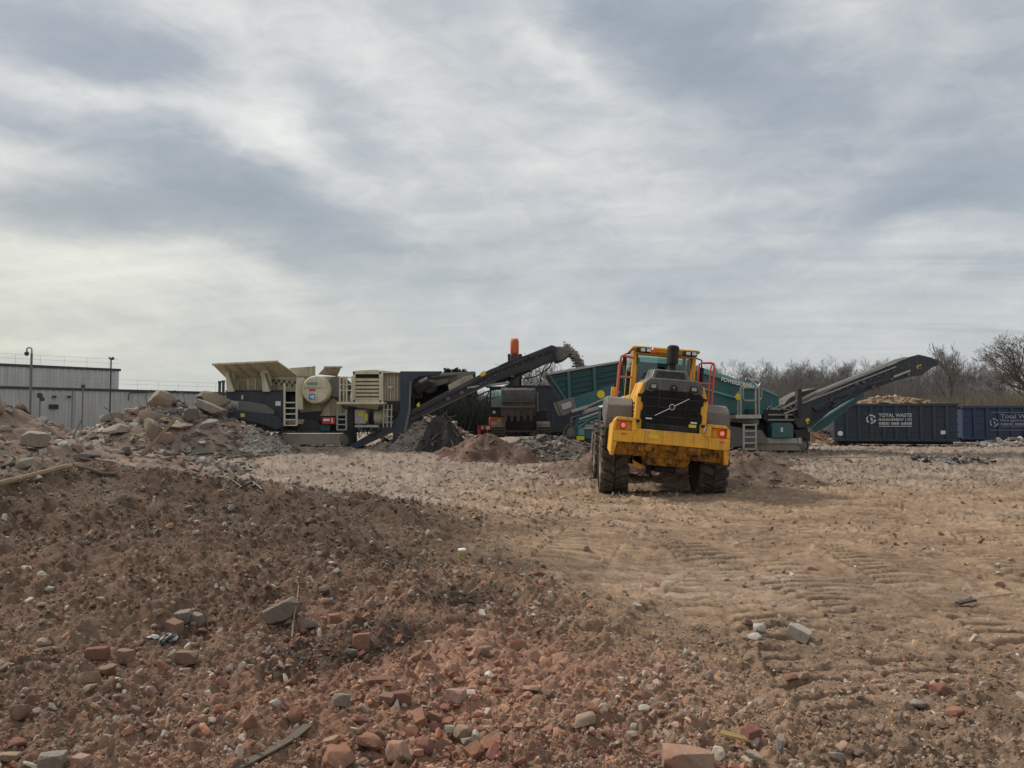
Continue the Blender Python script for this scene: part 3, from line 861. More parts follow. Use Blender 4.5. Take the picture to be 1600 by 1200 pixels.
# ------------------------------------------------------------------ loose stones: uncountable small stuff
def stone_scatter(name, n, r0, r1, s0, s1, sub, seed, label, amax=R(50), pure=False):
    g = np.random.default_rng(seed)
    lib = []
    for k in range(16):
        bx = None if k % 3 else (1, .62, .5)
        p, f = cut_rock(seed * 77 + k, sub, 9, box=bx, rough=.05)
        lib.append(p / np.abs(p).max())
    f = ICO[sub][1]
    r = r0 * (r1 / r0) ** (g.random(n * 3)); a = g.uniform(-amax, amax, n * 3)
    x, y = r * np.sin(a), r * np.cos(a)
    tan, gravel, red, black, pale = zones(x, y)
    w = np.clip(.50 - .48 * tan + .75 * red + .35 * gravel - .15 * black + .25 * fbm(x, y, .8, 3, seed), .02, 1)
    if pure: w = np.clip(.95 - .93 * tan - .8 * gravel - .55 * red, .02, 1)
    w = w * (.25 + 1.1 * sstep(-.35, .45, fbm(x, y, 1.15, 4, seed + 5)))
    keep = np.flatnonzero(g.random(len(w)) < w)[:n]
    x, y, r, red, tan, gravel = x[keep], y[keep], r[keep], red[keep], tan[keep], gravel[keep]
    z = base_h(x, y) + detail_h(x, y, r)
    m = len(x)
    s_ = s0 * (s1 / s0) ** (g.random(m) ** 2.6) * np.clip(r / 6, .8, 3.0) ** .6
    pal = np.array([(.34, .165, .11), (.38, .185, .11), (.30, .15, .115), (.38, .235, .165), (.34, .29, .24), (.42, .37, .31), (.28, .22, .175), (.25, .18, .14), (.48, .43, .36), (.22, .19, .17)])
    pr = np.clip(.20 + .60 * red, 0, .75)
    isred = g.random(m) < pr * (1 - .6 * gravel)
    ci = np.where(isred, g.integers(0, 4, m), g.integers(4, 10, m))
    col = pal[ci] * g.uniform(.7, 1.35, (m, 1))
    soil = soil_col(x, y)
    mixw = g.uniform(*((.45, .9) if r0 > 10 else (0, .5)), (m, 1)); col = col * (1 - mixw) + soil * mixw
    if pure: col = clod_col(g, x, y)
    q = g.normal(size=(m, 4)); q /= np.linalg.norm(q, axis=1)[:, None]
    W_, X_, Y_, Z_ = q.T
    Rm = np.stack([1 - 2 * (Y_ ** 2 + Z_ ** 2), 2 * (X_ * Y_ - W_ * Z_), 2 * (X_ * Z_ + W_ * Y_), 2 * (X_ * Y_ + W_ * Z_), 1 - 2 * (X_ ** 2 + Z_ ** 2), 2 * (Y_ * Z_ - W_ * X_),
                   2 * (X_ * Z_ - W_ * Y_), 2 * (Y_ * Z_ + W_ * X_), 1 - 2 * (X_ ** 2 + Y_ ** 2)], -1).reshape(m, 3, 3)
    asp = np.stack([np.ones(m), g.uniform(.55, 1, m), g.uniform(.4, .9, m)], 1)
    L = np.stack(lib)[g.integers(0, len(lib), m)]
    P = np.einsum('mij,mkj->mki', Rm, L * (asp * s_[:, None] / 2)[:, None, :])
    P = P + np.stack([x, y, z + s_ * .12], 1)[:, None, :]
    nv = L.shape[1]
    F = (f[None] + (np.arange(m) * nv)[:, None, None]).reshape(-1, 3)
    me = np_mesh(name, P.reshape(-1, 3), F, np.repeat(np.clip(col, .02, .7), nv, 0), smooth=False)
    me.materials.append(M['stone_mix'])
    o = bpy.data.objects.new(name, me); COL.objects.link(o)
    return tag(o, label, 'gravel', kind='stuff')


stone_scatter('loose_rubble', 11000, 3.0, 14, .020, .095, 2, 301, 'small broken brick and stone bits strewn over the soil')
stone_scatter('loose_grit', 66000, 2.8, 13, .007, .028, 1, 302, 'fine grit and chips covering the near soil')
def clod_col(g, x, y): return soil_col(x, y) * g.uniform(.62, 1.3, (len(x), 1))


stone_scatter('soil_clods', 38000, 2.8, 16, .010, .060, 1, 304, 'crumbled soil clods covering the churned ground', pure=True)
stone_scatter('loose_gravel', 14000, 11, 38, .03, .09, 1, 303, 'grey gravel scattered over the middle of the site')
# ------------------------------------------------------------------ named bricks and stones
RK = dict(
    orange=rocky('orange_brick', (.32, .155, .095), (.25, .115, .07), .75),
    red=rocky('red_brick', (.235, .105, .078), (.19, .078, .058), .7),
    pale_red=rocky('mortared_brick', (.34, .17, .105), (.36, .27, .205), .5),
    brown=rocky('brown_stone', (.25, .165, .115), (.20, .125, .088), .45),
    tan=rocky('tan_stone', (.34, .25, .17), (.27, .19, .13), .4),
    grey=rocky('grey_concrete', (.28, .25, .215), (.20, .175, .15), .6),
    pale=rocky('pale_stone', (.46, .42, .36), (.38, .34, .28), .25),
    dark=rocky('dark_stone', (.19, .155, .13), (.14, .115, .098), .45),
    pink=rocky('pink_stone', (.38, .25, .205), (.33, .2, .16), .45),
    slab=rocky('concrete_slab', (.33, .295, .25), (.26, .225, .19), .35, (.24, .18, .14), 3.0),
    slab_tan=rocky('tan_boulder', (.32, .26, .195), (.25, .20, .15), .5, (.24, .18, .14), 3.0),
    slab_dark=rocky('dark_slab', (.17, .155, .145), (.12, .11, .105), .3, (.22, .17, .14), 3.0),
    slab_pink=rocky('pink_slab', (.34, .255, .21), (.28, .20, .165), .35, (.24, .18, .14), 3.0),
)
RN = np.random.default_rng(55)


def rock_mesh(name, mat, dims, seed, brick=False, sub=4, round_=0.0, chips=4):
    if brick:
        p, f = cut_rock(seed, 5, box=(dims[0] / 2, dims[1] / 2, dims[2] / 2), chips=chips + 3, rough=.05)
    else:
        p, f = cut_rock(seed, sub, 14, rough=.10, round_=round_)
        p = p / (np.abs(p).max(0) * 2) * np.array(dims)
    me = np_mesh(name, p, f, smooth=True)
    me.set_sharp_from_angle(angle=R(28))
    me.materials.append(mat)
    return me, p


def put_rock(name, px, py, wpx, hpx, mat, label, cat, shape='rock', yaw=None, tilt=(0, 0), depth=1.0, group=None, seed=None, sink=.22, round_=0.0, dim=None):
    """stone whose foot is seen at (px, py); wpx, hpx its size in the photo turned into metres at that place"""
    seed = int(abs(px * 13 + py * 7)) if seed is None else seed
    p0 = hit(px, py)
    k = p0.y / 1200
    w, h = wpx * k * .92, hpx * k * .95
    dims = dim or (w, w * depth, h)
    me, p = rock_mesh(name, RK[mat], dims, seed, brick=(shape == 'brick'), round_=round_)
    o = bpy.data.objects.new(name, me); COL.objects.link(o)
    yaw = RN.uniform(-.5, .5) if yaw is None else yaw
    o.rotation_euler = (R(tilt[0]), R(tilt[1]), yaw)
    mz = np.array(o.rotation_euler.to_matrix()) @ p.T
    lo = mz[2].min()
    X, Y = p0.x, p0.y + dims[1] * .35
    gx_, gy_ = np.meshgrid(np.linspace(X - dims[0] * .3, X + dims[0] * .3, 5), np.linspace(Y - dims[1] * .3, Y + dims[1] * .3, 5))
    gz = float(np.mean(top_h(gx_.ravel(), gy_.ravel())))
    o.location = (X, Y, gz - lo - sink * (mz[2].max() - lo) * .6)
    return tag(o, label, cat, group)


# foreground: what lies on the soil, one by one
FG = [
    (1078, 1200, 82, 32, 'pale_red', 'whole weathered orange brick with mortar at the bottom edge of the site view', 'brick', 'brick', -.12, (0, 2), .5),
    (1176, 1163, 24, 26, 'red', 'dark red brick end poking out of the soil by a yellow splinter', 'brick', 'brick', .3, (0, 0), 1.0),
    (563, 1018, 28, 24, 'orange', 'orange half brick standing on the black ash patch', 'brick', 'brick', .15, (0, 4), .8),
    (546, 1032, 28, 18, 'grey', 'grey wedge of stone just below the half brick on black ash', 'stone', 'rock', .4, (0, 0), .7),
    (461, 1134, 30, 30, 'orange', 'rounded bright orange brick chunk standing upright', 'brick piece', 'round', .0, (0, 0), .8),
    (427, 1110, 22, 14, 'pale', 'smooth pale pebble left of the upright orange chunk', 'pebble', 'round', .2, (0, 0), .8),
    (385, 1148, 28, 30, 'orange', 'orange red brick shard leaning over above a plank strip', 'brick piece', 'rock', .6, (0, -25), .8),
    (532, 1106, 28, 18, 'grey', 'flat grey block lying right of the orange chunk', 'stone block', 'brick', .25, (0, 12), .7),
    (436, 983, 60, 26, 'dark', 'long dark grey slab tilted in the brown soil', 'stone slab', 'brick', .55, (0, -28), .5),
    (476, 988, 34, 20, 'dark', 'round dark stone beside the tilted slab', 'stone', 'round', .1, (0, 0), .9),
    (448, 985, 20, 18, 'brown', 'brown stone wedged between dark slab and round stone', 'stone', 'rock', .2, (0, 0), .8),
    (521, 976, 20, 16, 'orange', 'small orange brick corner above the black ash', 'brick piece', 'brick', .5, (0, 0), .9),
    (505, 930, 20, 16, 'dark', 'dark lump on the far soil above the twig', 'stone', 'rock', .5, (0, 0), .9),
    (128, 1070, 40, 30, 'brown', 'larger of two brown stones lying together on the left', 'stone', 'rock', -.3, (0, -15), .9),
    (162, 1062, 32, 28, 'brown', 'smaller of two brown stones lying together on the left', 'stone', 'rock', .3, (0, 0), .9),
    (136, 1082, 26, 12, 'tan', 'tan wedge below the pair of brown stones', 'stone', 'rock', .5, (0, -18), .8),
    (148, 1030, 34, 18, 'red', 'purple brown brick half buried above the stone pair', 'brick', 'brick', .2, (0, 0), .7),
    (190, 1034, 32, 20, 'brown', 'brown block with a pale end right of the purple brick', 'stone block', 'brick', -.5, (0, -8), .6),
    (26, 1126, 38, 30, 'brown', 'big rounded brown stone near the left edge', 'stone', 'round', .2, (0, 0), .9),
    (76, 1204, 38, 22, 'grey', 'grey brown brick cut by the bottom edge on the left', 'brick', 'brick', .2, (0, 3), .7),
    (122, 1200, 24, 18, 'pink', 'pinkish brick piece right of the grey brown brick', 'brick piece', 'brick', -.3, (0, 0), .8),
    (11, 1194, 28, 10, 'tan', 'flat tan brick in the bottom left corner', 'brick', 'brick', .1, (0, 0), .7),
    (20, 1170, 34, 18, 'red', 'reddish brown stone half sunk above the corner brick', 'stone', 'round', .0, (0, 0), .9),
    (270, 993, 26, 22, 'brown', 'upright brown brick with a pale face', 'brick', 'brick', -.5, (0, 0), .7),
    (284, 977, 24, 22, 'grey', 'left of two grey blocks behind the upright brown brick', 'stone block', 'brick', .1, (0, 0), .8),
    (304, 976, 20, 20, 'grey', 'right of two grey blocks behind the upright brown brick', 'stone block', 'brick', -.3, (0, 0), .8),
    (315, 992, 18, 15, 'red', 'small bright red brick piece beside crumpled plastic', 'brick piece', 'rock', .0, (0, 0), .9),
    (246, 972, 26, 16, 'tan', 'tan wedge left of the grey blocks', 'stone', 'rock', .4, (0, -20), .6),
    (156, 944, 22, 12, 'pink', 'pale pink shard alone on dark brown soil', 'stone', 'rock', .0, (0, 14), .7),
    (288, 1038, 34, 18, 'brown', 'brown brick half buried below the crumpled plastic', 'brick', 'brick', .1, (0, 0), .7),
    (232, 1088, 20, 20, 'pink', 'pink and white stone in the left soil', 'stone', 'rock', .0, (0, 0), .9),
    (62, 1012, 22, 14, 'tan', 'pale tan lump on the left slope', 'stone', 'rock', .2, (0, 0), .9),
    (528, 1202, 64, 40, 'orange', 'largest orange broken brick lump at the bottom edge', 'brick piece', 'rock', .4, (0, -8), .9),
    (577, 1178, 46, 32, 'orange', 'orange brick lump behind the largest one', 'brick piece', 'rock', -.3, (0, 10), .9),
    (622, 1190, 48, 38, 'pale_red', 'brownish red broken lump right of the orange lumps', 'brick piece', 'rock', .2, (0, 0), .9),
    (666, 1184, 34, 30, 'red', 'dull red lump at the right end of the broken bricks', 'brick piece', 'round', .2, (0, 0), .9),
    (556, 1206, 34, 14, 'tan', 'pale tan stone in front of the orange lumps', 'stone', 'rock', -.2, (0, 0), .9),
    (580, 1155, 28, 22, 'orange', 'small orange shard on top of the broken brick row', 'brick piece', 'rock', .3, (0, -15), .8),
    (746, 1162, 20, 26, 'pale', 'upright pale grey stone in the rubble patch', 'stone', 'rock', .0, (0, 0), .8),
    (730, 1172, 22, 20, 'grey', 'grey pointed stone below the upright pale stone', 'stone', 'rock', .4, (0, 0), .8),
    (704, 1148, 22, 16, 'pale', 'white grey stone left of the upright pale stone', 'stone', 'rock', .2, (0, 0), .9),
    (722, 1155, 22, 18, 'tan', 'tan brick corner between the pale stones', 'brick piece', 'brick', .5, (0, 10), .9),
    (712, 1100, 30, 20, 'pink', 'pinkish half brick tilted on the red soil', 'brick', 'brick', -.45, (0, -12), .8),
    (686, 1082, 16, 12, 'red', 'bright red brick crumb above the pinkish half brick', 'brick piece', 'rock', .3, (0, 0), .9),
    (624, 1100, 34, 18, 'red', 'dark red brick sunk in the red soil', 'brick', 'brick', .35, (0, 6), .7),
    (604, 1098, 22, 18, 'brown', 'brown brick stub left of the sunk red brick', 'brick', 'brick', -.2, (0, 0), .8),
    (597, 1068, 44, 12, 'red', 'long flat red brick level with the soil', 'brick', 'brick', .05, (0, 0), .5),
    (650, 1038, 24, 18, 'orange', 'orange brick shard on the reddish slope', 'brick piece', 'rock', .4, (0, -15), .8),
    (666, 1030, 20, 16, 'red', 'red brick crumb right of the orange shard', 'brick piece', 'rock', .1, (0, 0), .9),
    (805, 1014, 40, 22, 'orange', 'orange brick with torn edge on the tan soil border', 'brick', 'rock', .2, (0, -10), .8),
    (760, 1024, 32, 18, 'brown', 'brown stone left of the torn orange brick', 'stone', 'round', .2, (0, 0), .9),
    (1186, 990, 24, 18, 'pale', 'upper of two pale stones on the tan floor', 'stone', 'rock', .2, (0, 0), .9),
    (1183, 1000, 30, 12, 'pale', 'lower flat one of two pale stones on the tan floor', 'stone', 'round', .1, (0, 0), .8),
    (1252, 1002, 36, 18, 'pale', 'pale square slab tilted on the tan floor', 'stone slab', 'brick', -.5, (0, 20), .8),
    (1170, 980, 24, 12, 'brown', 'brown stone behind the two pale stones', 'stone', 'rock', .0, (0, 0), .9),
    (1092, 986, 24, 14, 'tan', 'tan flat stone alone left of the pale stones', 'stone', 'rock', .0, (0, 0), .9),
    (995, 950, 22, 8, 'pale', 'pale flat stone at the edge of the tan floor', 'stone', 'rock', .0, (0, 0), .9),
    (1380, 1146, 22, 18, 'pink', 'pale pink brick piece in the dark right soil', 'brick piece', 'rock', .1, (0, 0), .9),
    (1501, 1122, 40, 18, 'orange', 'flat orange brick on the right soil', 'brick', 'rock', .2, (0, 0), .7),
    (1478, 1138, 34, 16, 'tan', 'tan stone below the flat orange brick', 'stone', 'rock', -.5, (0, -12), .7),
    (1474, 1088, 26, 18, 'red', 'dark red brick stub above the flat orange brick', 'brick', 'brick', .3, (0, 0), .9),
    (1440, 1108, 34, 14, 'grey', 'low grey stone left of the red stub', 'stone', 'round', .1, (0, 0), .9),
    (1310, 1194, 26, 20, 'grey', 'grey stone block at the bottom edge on the right', 'stone', 'rock', .4, (0, 0), .9),
    (1344, 1184, 26, 14, 'dark', 'dark flat stone beside the grey block', 'stone', 'rock', -.4, (0, -15), .7),
    (1220, 1180, 16, 26, 'grey', 'narrow grey stone on the flank of the soil mound', 'stone', 'rock', .2, (0, 10), .6),
    (1238, 1070, 30, 12, 'red', 'broken red tile bits on the work floor', 'brick piece', 'rock', .1, (0, 0), .7),
    (1259, 1068, 16, 18, 'tan', 'tan chip standing beside the red tile bits', 'stone', 'rock', .1, (0, 0), .7),
    (840, 900, 24, 9, 'red', 'dark red brick flat on the black soil border', 'brick', 'rock', .0, (0, 0), .7),
    (418, 1000, 0, 0, None, None, None, None, 0, (0, 0), 1),
    (1032, 1052, 16, 12, 'pink', 'small pink brick corner in the brown work soil', 'brick piece', 'brick', .4, (0, 0), .8),
    (922, 1076, 22, 12, 'orange', 'orange brick crumb on the brown work soil', 'brick piece', 'rock', .2, (0, 0), .8),
    (832, 1086, 34, 12, 'pale_red', 'worn red brick level with the left work soil', 'brick', 'rock', .1, (0, 0), .8),
    (950, 1182, 18, 16, 'red', 'dark red chip near the bottom edge', 'brick piece', 'rock', .4, (0, 0), .8),
]
for (px, py, w, h, mat, lab, cat, shp, yaw, tilt, dep) in FG:
    if not w: continue
    nm = {'brick': 'brick', 'brick piece': 'brick_piece', 'pebble': 'pebble'}.get(cat, 'stone')
    tilt = (tilt[0] + RN.uniform(-13, 13), tilt[1] + RN.uniform(-9, 9)) if py < 1195 else tilt
    put_rock(nm, px, py, w, h, mat, lab, cat, 'brick' if shp == 'brick' else 'rock', yaw, tilt, dep, round_=.45 if shp == 'round' else .08, group=None)

# many alike, told apart by nothing: small loose brick pieces
lib = [rock_mesh('brick_piece', RK[k], (.07, .055, .04), 900 + i, brick=i % 2 == 0, sub=3)[0] for i, k in enumerate(('orange', 'red', 'pale_red', 'brown', 'orange', 'red'))]
cnt = 0
while cnt < 150:
    px, py = RN.uniform(330, 960), RN.uniform(960, 1195)
    if RN.random() > math.exp(-((px - 660) / 190) ** 2 - ((py - 1120) / 110) ** 2) + .05: continue
    p0 = hit(px, py)
    o = bpy.data.objects.new('brick_piece', lib[RN.integers(6)]); COL.objects.link(o)
    s_ = .4 * (1.45 / .4) ** (RN.random() ** 1.9)
    o.scale = (s_, s_, s_); o.rotation_euler = tuple(RN.uniform(-.5, .5, 2)) + (RN.uniform(0, 6.3),)
    o.location = p0 + Vector((0, 0, .004 * s_))
    tag(o, 'small broken brick piece lying loose in the reddish soil', 'brick piece', 'loose brick pieces in the reddish soil')
    cnt += 1

# slabs and boulders of the concrete heap and the left heap (px, py of the foot)
SL = [
    (250, 641, 56, 31, 'slab_tan', 'rounded tan boulder on the heap crest against the warehouse', 'boulder', 'rock', .2, (0, 6), .8),
    (320, 645, 66, 48, 'slab_tan', 'big tan concrete block with a dark hole on the heap crest', 'concrete block', 'rock', -.1, (0, 8), .8),
    (258, 634, 34, 9, 'slab_dark', 'flat dark slab jutting out under the tan boulder', 'concrete slab', 'brick', .1, (0, 2), .9),
    (283, 625, 26, 9, 'slab_dark', 'dark slab edge between the two crest boulders', 'concrete slab', 'rock', .1, (0, 10), .9),
    (325, 652, 48, 13, 'slab', 'thin concrete slab tilted below the holed block', 'concrete slab', 'brick', .1, (0, 24), .8),
    (352, 646, 34, 24, 'slab_tan', 'brown tan boulder tight against the crusher frame', 'boulder', 'rock', .5, (0, 0), .9),
    (196, 636, 40, 18, 'slab_pink', 'dark pink slab high on the left shoulder of the heap', 'concrete slab', 'rock', .1, (0, -6), .8),
    (184, 640, 26, 10, 'slab', 'pale slab edge on the left shoulder of the heap', 'concrete slab', 'brick', .3, (0, 22), .6),
    (172, 643, 24, 10, 'slab', 'pale grey block at the left foot of the shoulder', 'concrete block', 'brick', -.2, (0, 0), .8),
    (160, 652, 34, 10, 'slab', 'flat grey slab lying above the pale beam', 'concrete slab', 'brick', .2, (0, -6), .8),
    (140, 656, 34, 10, 'slab_pink', 'slim pinkish slab pointing at the warehouse', 'concrete slab', 'rock', .2, (0, -10), .7),
    (170, 662, 34, 11, 'slab', 'pale concrete beam end in the middle of the heap', 'concrete beam', 'brick', .4, (0, -16), .5),
    (202, 655, 32, 15, 'slab_pink', 'pinkish lump right of the pale beam', 'concrete block', 'rock', .2, (0, 10), .8),
    (176, 688, 54, 22, 'slab', 'broad pale slab lying flat low on the heap', 'concrete slab', 'rock', .1, (0, -3), .9),
    (234, 697, 32, 40, 'slab_tan', 'rounded boulder left of the leaning timber', 'boulder', 'rock', .2, (0, 0), .9),
    (256, 702, 24, 24, 'slab_pink', 'pink boulder right of the leaning timber', 'boulder', 'rock', .2, (0, 0), .9),
    (228, 668, 36, 24, 'slab_pink', 'pink block above the two boulders at the timber', 'concrete block', 'rock', .4, (0, 14), .8),
    (276, 680, 44, 14, 'slab_pink', 'long pinkish slab right of the timber', 'concrete slab', 'rock', .1, (0, 6), .8),
    (318, 676, 42, 20, 'slab', 'grey green slab low on the right flank', 'concrete slab', 'rock', -.1, (0, -16), .8),
    (296, 660, 22, 20, 'slab_dark', 'dark square block in the middle of the gravel flank', 'concrete block', 'brick', .3, (0, 0), .9),
    (284, 652, 22, 12, 'slab_dark', 'dark block above the dark square block', 'concrete block', 'rock', .3, (0, 0), .9),
    (190, 712, 34, 16, 'slab_dark', 'grey slab in the shade below the broad slab', 'concrete slab', 'rock', .2, (0, 0), .8),
    (140, 716, 28, 16, 'slab_dark', 'dark purple lump at the foot of the heap', 'concrete block', 'rock', .1, (0, 0), .9),
    (165, 726, 36, 14, 'slab_pink', 'pink slab right of the dark purple lump', 'concrete slab', 'rock', .1, (0, 8), .8),
    (200, 734, 30, 10, 'slab', 'pale flat slab nearest the soil berm', 'concrete slab', 'rock', .1, (0, 8), .8),
    (72, 654, 28, 22, 'slab_tan', 'pale boulder at the right end of the left heap', 'boulder', 'rock', .1, (0, 0), .8),
    (104, 652, 22, 14, 'slab', 'pale grey block before the warehouse wall', 'concrete block', 'rock', .1, (0, 0), .8),
    (86, 648, 18, 8, 'pale', 'white chip between two blocks before the warehouse', 'stone', 'rock', .1, (0, 10), .8),
    (50, 700, 36, 22, 'slab', 'pale square block in the middle of the left heap', 'concrete block', 'brick', -.3, (0, 8), .8),
    (34, 735, 32, 24, 'slab', 'grey block above the long pipe', 'concrete block', 'rock', .5, (0, -10), .9),
    (8, 734, 24, 20, 'slab_dark', 'dark block cut by the left edge above the pipe', 'concrete block', 'rock', .1, (0, 0), .9),
    (44, 750, 36, 16, 'slab', 'grey flat stone just behind the pipe', 'stone', 'rock', .1, (0, 0), .9),
    (24, 757, 18, 12, 'slab_pink', 'pink stone touching the pipe', 'stone', 'rock', .1, (0, 0), .9),
    (6, 622, 26, 14, 'slab_dark', 'dark boulder on top of the left heap', 'boulder', 'rock', .1, (0, 0), .9),
    (866, 698, 20, 9, 'slab', 'pale block on the mound left of the screener tracks', 'concrete block', 'rock', .1, (0, 0), .8),
    (845, 690, 22, 10, 'slab_dark', 'grey slab on the mound left of the screener tracks', 'concrete slab', 'rock', .2, (0, -14), .8),
    (812, 680, 26, 9, 'slab_pink', 'pale pink slab behind the dark soil heap', 'concrete slab', 'rock', .2, (0, 14), .8),
]
for (px, py, w, h, mat, lab, cat, shp, yaw, tilt, dep) in SL:
    nm = {'concrete block': 'concrete_block', 'concrete slab': 'concrete_slab', 'concrete beam': 'concrete_beam', 'boulder': 'boulder'}.get(cat, 'stone')
    o = put_rock(nm, px, py, w, h, mat, lab, cat, 'brick' if shp == 'brick' else 'rock', yaw, tilt, dep, round_=.34 if lab.find('boulder') >= 0 or 'hole' in lab else .10, sink=.12)
    if 'dark hole' in lab:
        bb = o.dimensions
        q = MB(); q.lathe([(.01, -.01), (bb.x * .12, 0), (bb.x * .10, .03), (.01, .04)], (0, 0, 0), 'Y', 12)
        ho = q.build('drill_hole', M['slot'], o, local=True)
        vs = [o.matrix_basis @ v.co for v in o.data.vertices]
        tx_, tz_ = o.location.x - bb.x * .14, o.location.z + bb.z * .08
        w = min((v for v in vs if v.y < o.location.y), key=lambda v: (v.x - tx_) ** 2 + (v.z - tz_) ** 2)
        ho.location = o.matrix_basis.inverted() @ (w + Vector((0, -.005, 0)))


# ------------------------------------------------------------------ timber, plastic and odd bits
def stick(name, pts, r, mat, label, cat, flat=None, n=7):
    q = MB()
    if flat: q.bar(pts[0], pts[-1], flat[0], flat[1])
    else: q.tube(pts, r, n)
    o = q.build(name, mat, bevel=.004 if flat else 0)
    return tag(o, label, cat)


def on(px, py, up=0.0):
    return hit(px, py) + Vector((0, 0, up))


a, c = on(217, 712, -.1), on(266, 690, 0)
stick('timber_plank', [a, a + Vector((.90, .25, 1.15))], 0, M['wood'], 'pale timber leaning up between two boulders on the concrete heap', 'timber', (.24, .08))
a = on(194, 690, .0)
stick('timber_plank', [a, a + Vector((.45, .3, .40))], 0, M['wood_yellow'], 'short yellow wood batten sticking out of the concrete heap', 'timber', (.07, .05))
pp = [on(x, y, .05) for x, y in ((-30, 770), (20, 758), (60, 747), (96, 737), (112, 735))]
stick('pipe', pp, .035, M['wood'], 'long pale pipe lying along the foot of the left heap', 'pipe')
pp = [on(x, y, .04) for x, y in ((118, 733), (140, 738), (160, 745), (182, 746))]
stick('cable', pp, .022, M['wood_dark'], 'curved cable at the right end of the long pipe', 'cable')
pp = [on(x, y, .03) for x, y in ((308, 712), (330, 710), (352, 713))]
stick('cable', pp, .022, M['hose'], 'dark cable on the pale gravel left of the crusher tracks', 'cable')
pp = [on(x, y, .03) for x, y in ((320, 745), (345, 738), (375, 722), (410, 714), (428, 706))]
stick('cable', pp, .016, M['wood_dark'], 'thin brown cable curving across the gravel towards the crusher', 'cable')
pp = [on(x, y, .02) for x, y in ((345, 762), (362, 752), (378, 764), (395, 756), (410, 768))]
stick('wire', pp, .012, M['hose'], 'dark tangle of wire on top of the soil berm', 'wire')
pp = [on(x, y, .012) for x, y in ((367, 1206), (400, 1188), (430, 1172), (455, 1158), (480, 1138))]
q = MB()
for i in range(len(pp) - 1): q.bar(pp[i], pp[i + 1] + (pp[i + 1] - pp[i]) * .03, .05, .008)
tag(q.build('wood_strip', M['wood_dark'], bevel=.002), 'thin weathered wood strip curving up from the bottom edge', 'wood strip')
pp = [on(456, 1000, .02), on(459, 985, .09), on(464, 968, .13), on(466, 948, .16), on(463, 930, .12)]
q = MB(); q.tube(pp, [.006, .005, .0045, .004, .003], 6); q.tube([pp[3], pp[3] + Vector((-.06, .02, .07)), pp[3] + Vector((-.10, .05, .10))], [.0035, .003, .002], 5)
q.tube([pp[2], pp[2] + Vector((.10, .1, .05))], [.003, .002], 5)
tag(q.build('twig', M['wood']), 'pale forked twig standing beside the tilted dark slab', 'twig')
p0 = on(1153, 1168, .02)
q = MB(); q.loft([p0 + Vector(k) for k in ((-.085, 0, .035), (-.06, .03, .038), (.075, .03, .0), (.085, 0, -.005))], [p0 + Vector(k) for k in ((-.085, 0, .045), (-.06, .03, .05), (.075, .03, .012), (.085, 0, .005))])
tag(q.build('wood_splinter', M['wood_yellow']), 'flat yellow wood splinter leaning against the red brick end', 'wood splinter')
put_rock('foam_lump', 915, 1136, 56, 22, 'tan', 'crumbling yellowish lump alone in the brown soil', 'lump', 'rock', .5, (0, -18), .6, round_=.2)
# crumpled plastic
g = np.random.default_rng(4)
for (px, py, mt, lab, sz) in ((240, 998, 'white', 'white scrap of crumpled plastic film left of the small red brick', .05), (256, 1002, 'hose', 'black shiny scrap of plastic between two white scraps', .07), (270, 997, 'white', 'right hand white scrap of crumpled film by the small red brick', .05)):
    p, f = cut_rock(px, 3, 14, rough=.5)
    me = np_mesh('plastic_scrap', p * np.array([sz, sz * .7, sz * .35]), f, smooth=False); me.materials.append(M[mt])
    o = bpy.data.objects.new('plastic_scrap', me); COL.objects.link(o); o.location = on(px, py, .01); o.rotation_euler = (.2, .3, px)
    tag(o, lab, 'plastic scrap')
# tub
M['tub'] = rocky('dirty_yellow_tub', (.45, .40, .10), (.36, .33, .12), .45)
p0 = on(722, 872, .0)
e = empty('plastic_tub', p0, 'small yellow tub with a white lid standing on the bare soil', 'tub')
q = MB(); q.lathe([(.03, 0), (.036, .01), (.04, .07), (.036, .075)], p0, 'Z', 16); q.build('tub', M['tub'], e)
q = MB(); q.lathe([(.042, .075), (.043, .088), (.036, .095), (.01, .095)], p0, 'Z', 16); q.build('lid', M['white'], e)
a = on(1512, 946, .02)
stick('metal_shard', [a + Vector((-.09, 0, 0)), a + Vector((.09, .05, .02))], 0, M['exc_dark'], 'black flat shard on the tan floor at the right', 'shard', (.06, .02))
a = on(1562, 938, .02)
stick('wood_stick', [a + Vector((-.2, 0, 0)), a + Vector((.2, .1, .02))], .006, M['wood'], 'pale thin stick lying behind the black shard', 'stick')
a = on(1484, 728, .06)
stick('pale_rod', [a + Vector((-.20, .1, .14)), a + Vector((.20, -.2, .0))], 0, M['pale_steel'], 'white rod lying across the dark debris before the skip', 'rod', (.07, .05))
a = on(1280, 716, .02)
stick('wood_plank', [a + Vector((-1.7, .3, 0)), a + Vector((1.7, -.2, .02))], 0, M['wood'], 'long pale plank flat on the ground before the skip', 'plank', (.16, .03))
q = MB()
for k in range(26):
    p0 = Vector((-2.75, 31.2, .5)); an, h_ = g.uniform(0, 6.3), g.uniform(.1, 1.3)
    a_ = p0 + Vector((math.cos(an) * (1.3 - h_) * .8, math.sin(an) * (1.3 - h_) * .7, h_))
    dv = Vector((math.cos(an) * .6, math.sin(an) * .4 - .2, g.uniform(-.8, .1))) * g.uniform(.4, 1.0)
    q.tube([a_ - dv * .3, a_ + dv * .3 + Vector(g.normal(size=3)) * .08, a_ + dv], .016, 5)
tag(q.build('scrap_bars', M['track']), 'tangle of bent steel bars poking out of the dark scrap heap', 'scrap steel', kind='stuff')

